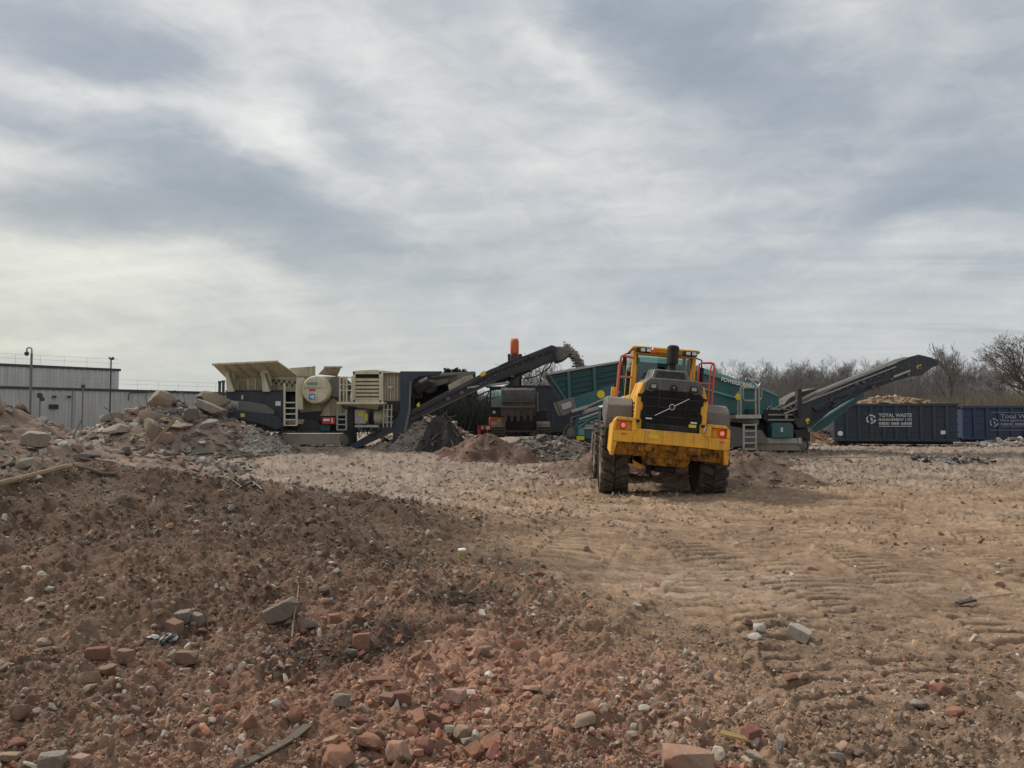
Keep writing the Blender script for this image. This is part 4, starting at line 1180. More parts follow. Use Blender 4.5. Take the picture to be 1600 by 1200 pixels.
for k, (px, py) in enumerate(((140, 662), (214, 650), (232, 640), (290, 640), (305, 668), (356, 662), (186, 668), (250, 672), (338, 690), (110, 690))):
    p0 = on(px, py, -.05); an = RN.uniform(0, 6.3)
    d1 = Vector((math.cos(an) * .5, math.sin(an) * .3, RN.uniform(.35, .9))); d2 = Vector((math.cos(an + .9) * .5, math.sin(an + .9) * .3, RN.uniform(-.25, .3)))
    q = MB(); q.tube([p0, p0 + d1 * .45, p0 + d1 * .85, p0 + d1 * .95 + d2 * .4, p0 + d1 + d2 * .8], .016, 6)
    tag(q.build('steel_bar', M['track']), 'bent rusty steel bar sticking out of the grey concrete heap', 'steel bar', 'steel bars in the concrete heap')
# ------------------------------------------------------------------ wheel loader, seen from behind (own frame: x right, y forward, z up; 0 = ground under the rear axle)
LX, LY = 3.88, 20.3
LZ = -.34
loader = empty('wheel_loader', (LX, LY, LZ), 'dusty yellow wheel loader seen from behind, leaning to the right on the open ground', 'wheel loader')
loader.rotation_euler = (0, 0, R(-3.5))
BR_ANG = R(5.0)


WX = .935          # body a little narrower than first measured


def lean(v, a=BR_ANG, z0=.9):
    v = Vector(v); x, z = v.x * WX, v.z - z0
    return Vector((x * math.cos(a) + z * math.sin(a), v.y, z0 + z * math.cos(a) - x * math.sin(a)))


def lean_axle(v): return lean(v, R(1.7), .0)


class LB(MB):
    def __init__(s): super().__init__(); s.xf = lean


def lbuild(q, name, mat, parent=loader, bevel=0, **k):
    return q.build(name, M[mat], parent, local=True, bevel=bevel, **k)


def mirror(pts): return [(-x, z) for x, z in pts][::-1]


# --- wheels
def tyre_mb(cx, cy, cz, xf):
    r, w = .935, .72
    q = MB(); q.xf = xf
    q.lathe([(.50, -w * .40), (.56, -w * .46), (.70, -w * .50), (.80, -w * .50), (.865, -w * .46), (.865, -w * .38), (.865, w * .38), (.865, w * .46), (.80, w * .50), (.70, w * .50), (.56, w * .46), (.50, w * .40)], (cx, cy, cz), 'X', 48)
    n = 20
    def pt(x, t, rr): return (cx + x, cy + rr * math.sin(t), cz + rr * math.cos(t))
    for k in range(n):
        t0 = 2 * math.pi * k / n
        for s_ in (-1, 1):
            ph = 0 if s_ < 0 else math.pi / n
            segs = [(0.015, .00), (.20, .10), (.35, .13), (.385, .13)]
            hw = .112
            for (xa, ta), (xb, tb) in zip(segs[:-1], segs[1:]):
                top = .945 if xb < .37 else .93
                A = [pt(s_ * xa, t0 + ph + ta - hw, .86), pt(s_ * xa, t0 + ph + ta + hw, .86), pt(s_ * xa, t0 + ph + ta + hw * .86, .945), pt(s_ * xa, t0 + ph + ta - hw * .86, .945)]
                B = [pt(s_ * xb, t0 + ph + tb - hw, .80 if xb > .37 else .86), pt(s_ * xb, t0 + ph + tb + hw, .80 if xb > .37 else .86), pt(s_ * xb, t0 + ph + tb + hw * .86, top), pt(s_ * xb, t0 + ph + tb - hw * .86, top)]
                q.loft(A, B)
    return q


for cy, xf in ((0, lean_axle), (3.7, lambda v: lean(v, R(2.4), 0.0))):
    for s_ in (-1, 1):
        cx = s_ * 1.325
        ty = lbuild(tyre_mb(cx, cy, .915, xf), 'wheel', 'tyre', ang=30)
        q = MB(); q.xf = xf
        q.lathe([(.50, s_ * .30), (.51, s_ * .36), (.46, s_ * .36), (.42, s_ * .22), (.25, s_ * .18), (.22, s_ * .30), (.12, s_ * .33), (.01, s_ * .33)], (cx, cy, .915), 'X', 32)
        lbuild(q, 'rim', 'rim', ty)
        q = MB(); q.xf = xf
        for k in range(12):
            t = k * math.pi / 6
            q.lathe([(.03, 0), (.03, s_ * .04), (.01, s_ * .045)], (cx + s_ * .20, cy + .34 * math.sin(t), .915 + .34 * math.cos(t)), 'X', 6)
        lbuild(q, 'wheel_nut', 'steel', ty)
for cy, a in ((0, 1.7), (3.7, 2.4)):
    q = MB(); q.xf = lambda v, a=a: lean(v, R(a), 0)
    q.tube([(-.98, cy, .915), (-.5, cy, .93), (-.28, cy, .93), (.28, cy, .93), (.5, cy, .93), (.98, cy, .915)], [.17, .18, .33, .33, .18, .17], 16)
    lbuild(q, 'axle', 'dark')

# --- frames under the body
q = LB(); q.box(-.62, .62, -1.15, 1.6, .95, 1.5); q.box(-.45, .45, 1.5, 2.2, .75, 1.7)
lbuild(q, 'rear_frame', 'dark', bevel=.02)
q = LB(); q.box(-.6, .6, 2.2, 4.7, .75, 1.7); q.yz([(4.4, .8), (4.9, .8), (4.5, 2.3), (4.1, 2.3)], -.55, -.35); q.yz([(4.4, .8), (4.9, .8), (4.5, 2.3), (4.1, 2.3)], .35, .55)
lbuild(q, 'front_frame', 'yellow', bevel=.02)
q = LB(); q.box(-.28, .28, -1.3, -.3, .62, .95); q.tube([(-.5, -1.0, .85), (.5, -1.0, .85)], .06, 10); q.box(-.5, -.35, -1.2, -1.05, .55, .95)
lbuild(q, 'belly_guard', 'dark', bevel=.02)

# --- counterweight: band, raised ends with lamp recesses, dirty underside
yb = -1.75
band = [(-1.45, .98), (-1.02, 1.30), (1.02, 1.30), (1.45, .98)]
q = LB()
q.box(-1.0, 1.0, yb, yb + .55, 1.31, 1.62)
q.loft([(-1.0, yb, 1.62), (1.0, yb, 1.62), (1.0, yb + .5, 1.62), (-1.0, yb + .5, 1.62)], [(-.98, yb + .04, 1.65), (.98, yb + .04, 1.65), (.98, yb + .5, 1.65), (-.98, yb + .5, 1.65)])
cw = lbuild(q, 'counterweight', 'yellow', bevel=.025)
for s_ in (-1, 1):
    q = LB()
    def ex(p): return [(x * s_, z) for x, z in p]
    # outer skin with a window left for the lamp recess
    top = [(.86, 1.62), (.94, 1.90), (1.38, 1.90), (1.47, 1.80), (1.50, 1.62)]
    q.xz(ex([(.86, 1.60), (.94, 1.90), (1.02, 1.82), (1.02, 1.58)]), yb - .03, yb + .5)
    q.xz(ex([(.94, 1.90), (1.38, 1.90), (1.41, 1.82), (1.02, 1.82)]), yb - .03, yb + .5)
    q.xz(ex([(1.38, 1.90), (1.46, 1.82), (1.50, 1.62), (1.50, 1.58), (1.41, 1.58), (1.41, 1.82)]), yb - .03, yb + .6)
    q.xz(ex([(.86, 1.60), (1.02, 1.58), (1.50, 1.58), (1.51, 1.30), (.97, 1.30), (.97, 1.52)]), yb - .03, yb + .6)
    q.box(min(1.02 * s_, 1.41 * s_), max(1.02 * s_, 1.41 * s_), yb + .10, yb + .5, 1.58, 1.82)
    # flank wraps forward towards the tyre
    q.loft([(1.50 * s_, yb, 1.80), (1.51 * s_, yb, .96), (1.44 * s_, yb, .96), (1.42 * s_, yb, 1.80)], [(1.56 * s_, yb + .95, 1.66), (1.56 * s_, yb + .85, 1.10), (1.46 * s_, yb + .85, 1.10), (1.46 * s_, yb + .95, 1.66)])
    q.loft([(1.36 * s_, yb - .02, 1.30), (1.51 * s_, yb - .02, 1.30), (1.51 * s_, yb + .5, 1.30), (1.36 * s_, yb + .5, 1.30)], [(1.42 * s_, yb + .04, .95), (1.50 * s_, yb + .04, .95), (1.50 * s_, yb + .5, .95), (1.42 * s_, yb + .5, .95)])
    end = lbuild(q, 'corner_block', 'yellow', cw, bevel=.022)
    q = LB(); q.lathe([(.01, -.05), (.075, -.045), (.095, -.01), (.10, .05)], (1.30 * s_ * (1 if s_ > 0 else .95), yb + .06, 1.70), 'Y', 20)
    tl = lbuild(q, 'tail_light', 'tail')
    q = LB(); q.lathe([(.01, -.058), (.05, -.056), (.055, -.04)], (1.30 * s_ * (1 if s_ > 0 else .95), yb + .06, 1.70), 'Y', 16); lbuild(q, 'bulb', 'tail_core', tl)
    q = LB(); cx = 1.30 * s_ * (1 if s_ > 0 else .93); q.box(cx - .06, cx + .06, yb - .042, yb - .02, 1.475, 1.515)
    lbuild(q, 'reflector', 'tail', cw)
q = LB()
q.loft([(-1.36, yb + .05, 1.31), (1.36, yb + .05, 1.31), (1.36, yb + .5, 1.31), (-1.36, yb + .5, 1.31)], [(-1.42, yb + .22, .98), (1.42, yb + .22, .98), (1.42, yb + .6, .98), (-1.42, yb + .6, .98)])
for s_ in (-1, 1):
    q.box(min(.46 * s_, .80 * s_), max(.46 * s_, .80 * s_), yb + .04, yb + .2, 1.12, 1.30)
q.yz([(yb + .06, 1.30), (yb + .06, 1.20), (yb + .22, 1.05), (yb + .3, 1.3)], -.22, .18)
lbuild(q, 'underside_plate', 'yellow_worn', cw, bevel=.015)
q = LB(); q.loft([(-.66, yb + .24, 1.0), (.62, yb + .24, 1.0), (.62, yb + .7, 1.0), (-.66, yb + .7, 1.0)], [(-.58, yb + .34, .78), (.52, yb + .34, .78), (.52, yb + .7, .78), (-.58, yb + .7, .78)])
q.box(-.05, .12, yb + .20, yb + .3, .86, .99)
lbuild(q, 'tow_hitch', 'yellow_worn', cw, bevel=.02)
for s_ in (-1, 1):
    q = LB(); q.tube([(1.36 * s_, yb + .25, .96), (.95 * s_, yb + .25, .94)], .025, 8); lbuild(q, 'hose', 'hose', cw)
q = LB(); q.box(-.56, -.32, yb - .012, yb + .01, 1.44, 1.54); lbuild(q, 'warning_sticker', 'yellow_sticker', cw)
q = LB(); q.xz([(-.86, .86), (-.78, .70), (-.60, .62), (-.56, .74)], -1.0, -.92); lbuild(q, 'hose_bracket', 'yellow', bevel=.005)

# --- engine hood
yg = -1.5
q = LB()
side = lambda s_: [(.62 * s_, 1.62), (.93 * s_, 1.62), (.93 * s_, 2.42), (.80 * s_, 2.80), (.70 * s_, 2.80), (.62 * s_, 2.62)]
for s_ in (-1, 1):
    A = [(x, yg, z) for x, z in side(s_)]; B = [(x * 1.0, yg + 1.75, z + .06) for x, z in side(s_)]
    q.loft(A, B)
q.box(-.66, .66, yg + .3, yg + 1.6, 1.66, 2.55)
hood = lbuild(q, 'engine_hood', 'yellow', bevel=.03)
q = LB()
capp = [(-.75, 2.60), (-.76, 2.80), (-.62, 2.92), (.62, 2.92), (.76, 2.80), (.75, 2.60), (.56, 2.57), (.46, 2.62), (-.46, 2.62), (-.56, 2.57)]
q.loft([(x, yg - .10, z) for x, z in capp], [(x * 1.04, yg + 1.8, z + .04) for x, z in capp])
lbuild(q, 'hood_top', 'hood_grey', hood, bevel=.03)
q = LB()
q.loft([(-.52, -.85, 2.92), (.56, -.85, 2.92), (.60, .10, 2.94), (-.60, .10, 2.94)], [(-.42, -.72, 3.20), (.46, -.72, 3.20), (.50, .02, 3.22), (-.50, .02, 3.22)])
lbuild(q, 'air_intake', 'hood_grey', hood, bevel=.03)
q = LB(); q.loft([(-.40, -.86, 2.96), (.44, -.86, 2.96), (.44, -.80, 2.96), (-.40, -.80, 2.96)], [(-.34, -.755, 3.16), (.38, -.755, 3.16), (.38, -.70, 3.16), (-.34, -.70, 3.16)])
lbuild(q, 'intake_mesh', 'black', hood)
# rear grille: notched outline, honeycomb of bars on a dark backing
go = [(-.70, 1.66), (-.70, 1.86), (-.745, 1.92), (-.745, 2.08), (-.70, 2.14), (-.70, 2.28), (-.755, 2.34), (-.755, 2.50), (-.70, 2.58), (-.56, 2.62), (-.46, 2.66), (.46, 2.66), (.56, 2.62), (.70, 2.58), (.755, 2.50), (.755, 2.34), (.70, 2.28), (.70, 2.14), (.745, 2.08), (.745, 1.92), (.70, 1.86), (.70, 1.66)]
go = [(x * 1.07, z) for x, z in go]
q = LB(); q.xz(go, yg - .06, yg + .2)
gr = lbuild(q, 'grille', 'grille', hood, bevel=.012)
q = LB()
for k in range(13): q.box(-.64 + k * .105, -.64 + k * .105 + .02, yg - .075, yg - .055, 1.74, 2.54)
for k in range(9): q.box(-.66, .66, yg - .072, yg - .058, 1.78 + k * .09, 1.78 + k * .09 + .016)
lbuild(q, 'grille_bars', 'grille', gr)
q = LB(); q.xz([(-.70, 1.66), (-.66, 1.80), (.66, 1.80), (.70, 1.66)], yg - .10, yg - .05); lbuild(q, 'grille_sill', 'black', gr, bevel=.01)
q = LB(); q.bar((-.43, yg - .10, 2.00), (.42, yg - .10, 2.47), .017, .03, up=(0, 1, 0)); 
t = [(math.cos(k * math.pi / 12) * .068, math.sin(k * math.pi / 12) * .068) for k in range(25)]
q.tube([(-.005 + x, yg - .115, 2.235 + z) for x, z in t], .010, 6, cap=False)
em = lbuild(q, 'badge', 'chrome', gr)
q = LB(); q.lathe([(.01, -.012), (.066, -.010), (.066, .01)], (-.005, yg - .112, 2.235), 'Y', 20); lbuild(q, 'badge_disc', 'black', em)
q = LB(); q.box(-.66, -.50, yg - .115, yg - .10, 1.90, 1.935); lbuild(q, 'white_sticker', 'white', gr)
q = LB(); q.box(.50, .66, yg - .115, yg - .10, 1.88, 1.92); lbuild(q, 'white_sticker', 'white', gr)
q = LB(); q.box(.46, .65, yg - .115, yg - .10, 1.78, 1.855); lbuild(q, 'yellow_sticker', 'yellow_sticker', gr)
for cx in (-.52, .52):
    q = LB(); q.xz([(cx - .115, 2.635), (cx - .085, 2.78), (cx + .085, 2.78), (cx + .115, 2.635)], yg - .15, yg - .05); wl = lbuild(q, 'work_light', 'black', hood, bevel=.012)
    q = LB(); q.box(cx - .062, cx + .062, yg - .158, yg - .149, 2.665, 2.75); lbuild(q, 'lens', 'lamp_grey', wl)
q = LB(); q.lathe([(.09, -.06), (.09, .02), (.02, .03)], (0, yg - .10, 2.70), 'Y', 16); q.box(-.10, .10, yg - .16, yg - .07, 2.645, 2.70); lbuild(q, 'camera', 'black', hood, bevel=.01)
q = LB(); q.lathe([(.02, .0), (.03, .02), (.005, .03)], (0, yg - .165, 2.71), 'Y', 10); lbuild(q, 'camera_lens', 'lamp_grey', hood)
q = LB()
for z in (1.98, 2.20, 2.42): q.box(-.72, .72, yg - .082, yg - .058, z, z + .028)
for x in (-.36, .34): q.box(x, x + .022, yg - .086, yg - .058, 1.80, 2.60)
lbuild(q, 'grille_frame', 'black', gr, bevel=.004)
for s_ in (-1, 1):
    for z in (1.80, 2.44): q = LB(); q.box(min(.80 * s_, .90 * s_), max(.80 * s_, .90 * s_), yg - .03, yg + .01, z, z + .07); lbuild(q, 'hinge', 'black', hood, bevel=.008)
    q = LB(); q.box(min(.925 * s_, .938 * s_), max(.925 * s_, .938 * s_), yg + .28, yg + .295, 1.64, 2.46); lbuild(q, 'panel_gap', 'slot', hood)
    q = LB(); q.tube([(.70 * s_, -1.1, 1.1), (.86 * s_, -1.0, .92), (.80 * s_, -.6, .85), (.62 * s_, -.2, 1.0)], .022, 7); lbuild(q, 'hose', 'hose')
    q = LB(); q.box(min(1.02 * s_, 1.62 * s_), max(1.02 * s_, 1.62 * s_), -1.035, -1.02, 1.05, 1.60); lbuild(q, 'mudflap', 'black')
q = LB(); q.box(.60, .605, yb - .006, yb + .01, 1.32, 1.61); q.box(-.665, -.66, yb - .006, yb + .01, 1.32, 1.61); lbuild(q, 'seam', 'slot', cw)
# grey side slots on the hood flanks
for s_ in (-1, 1):
    q = LB()
    for k in range(5): q.box(min(.925 * s_, .945 * s_), max(.925 * s_, .945 * s_), yg + .35, yg + 1.2, 1.85 + k * .1, 1.90 + k * .1)
    lbuild(q, 'side_vent', 'slot', hood)
    q = LB(); q.box(min(.86 * s_, .95 * s_), max(.86 * s_, .95 * s_), yg - .03, yg + .02, 1.68, 1.85); lbuild(q, 'white_sticker' if s_ > 0 else 'side_panel', 'white' if s_ > 0 else 'hood_grey', hood)
# exhaust stack
q = LB(); q.tube([(.10, -.30, 2.9), (.10, -.30, 3.45)], .11, 18); q.tube([(.10, -.32, 3.40), (.10, -.32, 3.84)], [.165, .165], 20); q.tube([(.10, -.32, 3.84), (.10, -.32, 3.88)], [.15, .11], 20)
ex_ = lbuild(q, 'exhaust_stack', 'black', bevel=.0)

# --- fenders over the rear wheels
for s_ in (-1, 1):
    q = LB()
    prof = [(-1.02, 1.50), (-1.02, 1.90), (-.92, 2.20), (-.70, 2.36), (-.40, 2.42), (.75, 2.42), (.95, 2.25), (1.02, 2.0)]
    inn = [(y * .96, z - .06) for y, z in prof]
    for (p0, p1, i0, i1) in zip(prof[:-1], prof[1:], inn[:-1], inn[1:]):
        q.yz([p0, p1, i1, i0], min(.95 * s_, 1.64 * s_), max(.95 * s_, 1.64 * s_))
    q.yz([(-1.0, 1.62), (-1.0, 1.9), (-.9, 2.18), (-.68, 2.33), (-.40, 2.38), (.74, 2.38), (.74, 1.95), (-.80, 1.62)], min(1.60 * s_, 1.66 * s_), max(1.60 * s_, 1.66 * s_))
    lbuild(q, 'fender', 'fender', bevel=.03)
    q = LB(); q.box(min(.95 * s_, 1.70 * s_), max(.95 * s_, 1.70 * s_), .75, 2.3, 2.06, 2.14); q.box(min(1.25 * s_, 1.68 * s_), max(1.25 * s_, 1.68 * s_), 1.0, 2.2, 1.55, 2.06)
    lbuild(q, 'platform', 'black', bevel=.01)
    q = LB()
    if s_ < 0: q.tube([(-1.34, -.15, 2.40), (-1.32, -.15, 3.40), (-1.30, -.14, 3.50), (-1.24, -.12, 3.53), (-.95, 0.0, 3.50)], .034, 10); q.tube([(-1.33, -.15, 2.96), (-.93, 0, 2.98)], .026, 8)
    else:
        q.tube([(1.30, -.15, 2.40), (1.30, -.15, 3.44), (1.28, -.15, 3.50), (1.22, -.13, 3.52), (.95, -.02, 3.51), (.90, 0, 3.46), (.90, 0, 2.5)], .030, 10)
        q.tube([(1.20, -.15, 2.40), (1.20, -.15, 3.38), (1.24, -.15, 3.49)], .022, 8); q.tube([(1.30, -.15, 2.96), (.90, 0, 2.98)], .026, 8)
    lbuild(q, 'handrail', 'red_rail')
    q = LB(); q.tube([(1.22 * s_, 1.6, 2.14), (1.22 * s_, 1.6, 3.4), (.98 * s_, 1.6, 3.5)], .028, 8); lbuild(q, 'handrail', 'red_rail')
q = LB(); q.box(-1.50, -1.36, -.1, .05, 2.42, 2.68); lbuild(q, 'tool_box', 'yellow', bevel=.02)

# --- cab
yc0, yc1 = .55, 2.2
q = LB()
for s_ in (-1, 1):
    xo = .93 * s_
    for (yy, w) in ((yc0, .16), (yc1, .11)):
        q.loft([(xo, yy, 2.1), (xo - w * s_, yy, 2.1), (xo - w * s_, yy + .14, 2.1), (xo, yy + .14, 2.1)], [(xo * .985, yy + .04, 3.80), (xo * .985 - w * s_, yy + .04, 3.80), (xo * .985 - w * s_, yy + .16, 3.80), (xo * .985, yy + .16, 3.80)])
q.box(-.93, .93, yc0, yc1 + .14, 1.9, 2.55)
q.box(-.80, .80, yc0 + .02, yc0 + .14, 3.66, 3.80)
cab = lbuild(q, 'cab', 'yellow', bevel=.02)
q = LB()
ro = [(-.99, 3.79), (-.95, 3.87), (.95, 3.87), (.99, 3.79)]
q.loft([(x, yc0 - .22, z) for x, z in ro], [(x * .97, yc1 + .35, z + .02) for x, z in ro])
q.box(-.62, .62, yc0 - .18, yc0 - .02, 3.72, 3.82)
lbuild(q, 'roof', 'yellow', cab, bevel=.035)
q = LB(); q.box(-.78, .78, yc0 + .05, yc0 + .065, 2.55, 3.68); lbuild(q, 'rear_window', 'glass', cab)
q = LB(); q.box(-.80, .80, yc1 + .06, yc1 + .075, 2.3, 3.75); lbuild(q, 'windscreen', 'glass', cab)
for s_ in (-1, 1):
    q = LB(); q.box(min(.915 * s_, .925 * s_), max(.915 * s_, .925 * s_), yc0 + .16, yc1, 2.55, 3.76); lbuild(q, 'side_window', 'glass', cab)
q = LB(); q.box(-.80, -.765, yc0 + .03, yc0 + .08, 2.55, 3.68); q.box(.765, .80, yc0 + .03, yc0 + .08, 2.55, 3.68); q.box(-.8, .8, yc0 + .03, yc0 + .08, 2.54, 2.6); lbuild(q, 'window_seal', 'black', cab)
q = LB(); q.box(-.24, .24, 1.3, 1.8, 2.55, 2.68); q.loft([(-.24, 1.25, 2.65), (.24, 1.25, 2.65), (.24, 1.38, 2.65), (-.24, 1.38, 2.65)], [(-.18, 1.12, 3.18), (.18, 1.12, 3.18), (.18, 1.22, 3.18), (-.18, 1.22, 3.18)]); q.box(-.13, .13, 1.10, 1.2, 3.2, 3.42)
lbuild(q, 'seat', 'black', cab, bevel=.04)
q = LB(); q.tube([(0, 1.9, 2.5), (0, 1.95, 3.0)], .05, 8); q.tube([(math.cos(k / 12 * 6.2832) * .2, 1.90 + .07 * math.sin(k / 12 * 6.2832), 3.03 + math.sin(k / 12 * 6.2832) * .17) for k in range(13)], .016, 6, cap=False); lbuild(q, 'steering_wheel', 'black', cab)
q = LB(); q.box(-.40, -.22, yc0 + .12, yc0 + .14, 3.18, 3.34); lbuild(q, 'window_notice', 'white', cab)
for (x0, x1) in ((-.86, -.46), (.48, .88)):
    q = LB(); q.box(x0, x1, yc0 - .30, yc0 - .17, 3.69, 3.825); lb = lbuild(q, 'light_bar', 'black', cab, bevel=.015)
    for k in (0, 1):
        q = LB(); c0 = x0 + .10 + k * .17 + (.03 if x0 < 0 else -.02); q.box(c0 - .0, c0 + .125, yc0 - .31, yc0 - .29, 3.715, 3.80); lbuild(q, 'roof_light', 'lamp', lb, bevel=.01)
q = LB(); q.lathe([(.10, 0), (.10, .03), (.09, .10), (.06, .14), (.01, .15)], (-.34, yc0 - .25, 3.70), 'Z', 18); lbuild(q, 'beacon', 'orange_lens', cab)
for s_ in (-1, 1):
    q = LB(); q.tube([(.95 * s_, yc0 + .4, 3.72), (1.12 * s_, yc0 + .3, 3.66), (1.14 * s_, yc0 + .3, 3.45)], .022, 8); q.box(min(1.06 * s_, 1.20 * s_), max(1.06 * s_, 1.20 * s_), yc0 + .25, yc0 + .31, 2.95, 3.45) if s_ > 0 else q.box(-1.18, -1.06, yc0 + .25, yc0 + .31, 3.35, 3.62)
    lbuild(q, 'mirror', 'black', cab, bevel=.02)
# hi-vis jacket hung inside the rear window
q = LB()
q.loft([(-.74, yc0 + .16, 2.70), (-.56, yc0 + .16, 2.66), (-.54, yc0 + .30, 2.66), (-.74, yc0 + .30, 2.7)], [(-.74, yc0 + .16, 3.02), (-.62, yc0 + .16, 3.12), (-.60, yc0 + .28, 3.12), (-.74, yc0 + .28, 3.04)])
q.loft([(-.74, yc0 + .17, 3.02), (-.62, yc0 + .17, 3.12), (-.60, yc0 + .28, 3.12), (-.74, yc0 + .28, 3.04)], [(-.74, yc0 + .18, 3.10), (-.70, yc0 + .18, 3.22), (-.68, yc0 + .26, 3.22), (-.74, yc0 + .26, 3.12)])
q.loft([(-.60, yc0 + .18, 3.06), (-.56, yc0 + .18, 3.08), (-.54, yc0 + .28, 3.08), (-.60, yc0 + .28, 3.06)], [(-.54, yc0 + .18, 2.72), (-.48, yc0 + .18, 2.72), (-.48, yc0 + .28, 2.72), (-.54, yc0 + .28, 2.72)])
jk = q.build('jacket', plain('hi_vis_cloth', (.85, .13, .04), .8), None, bevel=.02)
jl = jk.location.copy(); jk.location = Vector((LX, LY, LZ)) + jl
tag(jk, 'orange high visibility jacket hanging inside the loader cab behind the rear window', 'jacket')

# --- lift arms and bucket at the far end
for s_ in (-1, 1):
    q = LB(); q.yz([(4.1, 2.25), (4.5, 2.35), (6.2, .85), (6.4, .5), (6.1, .45), (5.7, .9)], min(.36 * s_, .56 * s_), max(.36 * s_, .56 * s_)); lbuild(q, 'lift_arm', 'yellow', bevel=.02)
q = LB(); pr = [(6.4, .10), (7.5, .06), (7.5, .12), (6.5, .2), (6.25, .55), (6.3, 1.0), (6.7, 1.35), (6.62, 1.42), (6.2, 1.08), (6.12, .5)]
q.yz(pr, -1.6, 1.6); q.yz([(6.4, .10), (7.4, .1), (6.7, 1.35), (6.25, 1.0), (6.2, .5)], -1.62, -1.58); q.yz([(6.4, .10), (7.4, .1), (6.7, 1.35), (6.25, 1.0), (6.2, .5)], 1.58, 1.62)
lbuild(q, 'bucket', 'bucket', bevel=.01)
# ------------------------------------------------------------------ jaw crusher on tracks
def track_mb(x0, x1, z0, z1, y0, y1, pads=34):
    """steel crawler: pads round a stadium path, world coordinates"""
    q = MB(); r = (z1 - z0) / 2; zc = (z0 + z1) / 2; L = x1 - x0 - 2 * r
    per = 2 * L + 2 * math.pi * r
    def at(s_):
        s_ %= per
        if s_ < L: return x0 + r + s_, z1, 0.0
        s_ -= L
        if s_ < math.pi * r: t = s_ / r; return x1 - r + r * math.sin(t), zc + r * math.cos(t), t
        s_ -= math.pi * r
        if s_ < L: return x1 - r - s_, z0, math.pi
        s_ -= L; t = s_ / r
        return x0 + r - r * math.sin(t), zc - r * math.cos(t), math.pi + t
    for k in range(pads):
        x, z, t = at(per * (k + .5) / pads); h = per / pads * .46
        tx, tz = math.cos(t), -math.sin(t); nx, nz = math.sin(t), math.cos(t)
        P = [(x - tx * h + nx * o_, z - tz * h + nz * o_) for o_ in (-.045, .0)] + [(x + tx * h + nx * o_, z + tz * h + nz * o_) for o_ in (.0, -.045)]
        q.xz(P, y0, y1)
        P = [(x + tx * e + nx * o_, z + tz * e + nz * o_) for e, o_ in ((-h * .2, 0), (-h * .1, .035), (h * .1, .035), (h * .2, 0))]
        q.xz(P, y0, y1)
    return q


def track(root, pxa, pxb, pytop, pybot, d, wid, pads=34):
    A, B = W(pxa, pybot, d), W(pxb, pytop, d)
    x0, x1, z0, z1 = A.x, B.x, A.z, B.z
    t = track_mb(x0, x1, z0, z1, d, d + wid, pads).build('crawler_track', M['track'], root)
    r = (z1 - z0) / 2
    q = MB(); q.box(x0 + r * 1.1, x1 - r * 1.1, d - .03, d + wid * .9, z0 + .10, z1 - .09); q.build('track_frame', M['dusty_track'], t, bevel=.02)
    for xx in (x0 + r, x1 - r):
        q = MB(); q.lathe([(.01, -.04), (r * .35, -.035), (r * .45, 0), (r * .78, .02), (r * .8, wid)], (xx, d, z0 + r), 'Y', 24); q.build('sprocket', M['steel'], t)
    return t


DC = 32.0
crusher = empty('jaw_crusher', W(500, 697, DC + 1.4), 'long beige and navy tracked jaw crusher with a big flywheel drum and raised conveyor', 'crusher')
def cb(q, name, mat, parent=None, bevel=.012, **k): return q.build(name, M[mat], parent or crusher, bevel=bevel, **k)


for dd in (DC, DC + 2.2):
    track(crusher, 428, 546, 675, 698.5, dd, .5)
# hopper with flared wings
hp = []
q = MB()
A = [W(332, 570, DC - .7), W(434, 565.5, DC - .7), W(465, 587, DC + .35), W(352, 590, DC + .35)]
off = Vector((0, .05, .03))
q.loft(A, [a + off for a in A])
hopper = cb(q, 'hopper', 'beige')
q = MB(); A2 = [Vector((a.x, 2 * (DC + 1.4) - a.y, a.z)) for a in A]; q.loft(A2, [a + Vector((0, .05, .03)) for a in A2]); cb(q, 'far_wing', 'beige', hopper)
q = MB(); q.loft([A[0], A2[0], A2[3], A[3]], [p + Vector((.06, 0, 0)) for p in (A[0], A2[0], A2[3], A[3])]); cb(q, 'end_wing', 'beige', hopper)
q = MB(); q.tube([A[0] + Vector((0, -.02, .02)), A[1] + Vector((0, -.02, .02))], .05, 8); q.tube([A[1] + Vector((0, -.02, .0)), A[2] + Vector((0, -.02, .0))], .035, 8); cb(q, 'hopper_rim', 'beige', hopper, 0)
for fr in (.16, .33, .50, .72):
    q = MB()
    t0 = A[0].lerp(A[1], fr) + Vector((0, -.03, 0)); t1 = A[3].lerp(A[2], fr) + Vector((0, -.03, 0))
    q.bar(t0.lerp(t1, .08), t1, .07, .10, up=(0, 1, 0)); cb(q, 'wing_rib', 'beige_dirty', hopper)
q = MB(); q.px([(354, 588), (464, 586), (464, 612), (354, 612)], DC + .4, 2.0); wall = cb(q, 'feeder_wall', 'beige_dirty')
q = MB()
for x in (370, 386, 398): q.pbox(x, 592, x + 2.5, 610, DC + .37, .05)
q.pbox(424, 590, 462, 592, DC + .36, .06); q.pbox(424, 600, 450, 601.5, DC + .36, .06)
cb(q, 'stiffener', 'beige', wall, .006)
q = MB()
for k, x in enumerate(np.linspace(426, 459, 9)): q.pbox(x, 592 + (k * 5) % 9, x + 2.2, 596 + (k * 5) % 9, DC + .33, .08)
cb(q, 'valve', 'exc_dark', wall, .004)
for x in (353, 409):
    q = MB(); q.px([(x, 575), (x + 9, 574), (x + 12, 590), (x + 12, 612), (x + 1, 612), (x, 592), (x - 3, 584)], DC - .12, .30); cb(q, 'wing_support', 'beige', hopper)
    q = MB(); a = W(x + 14, 608, DC - .1); q.tube([a, W(x - 1 + 7, 583, DC - .2)], .05, 8); cb(q, 'strut', 'steel', hopper, 0)
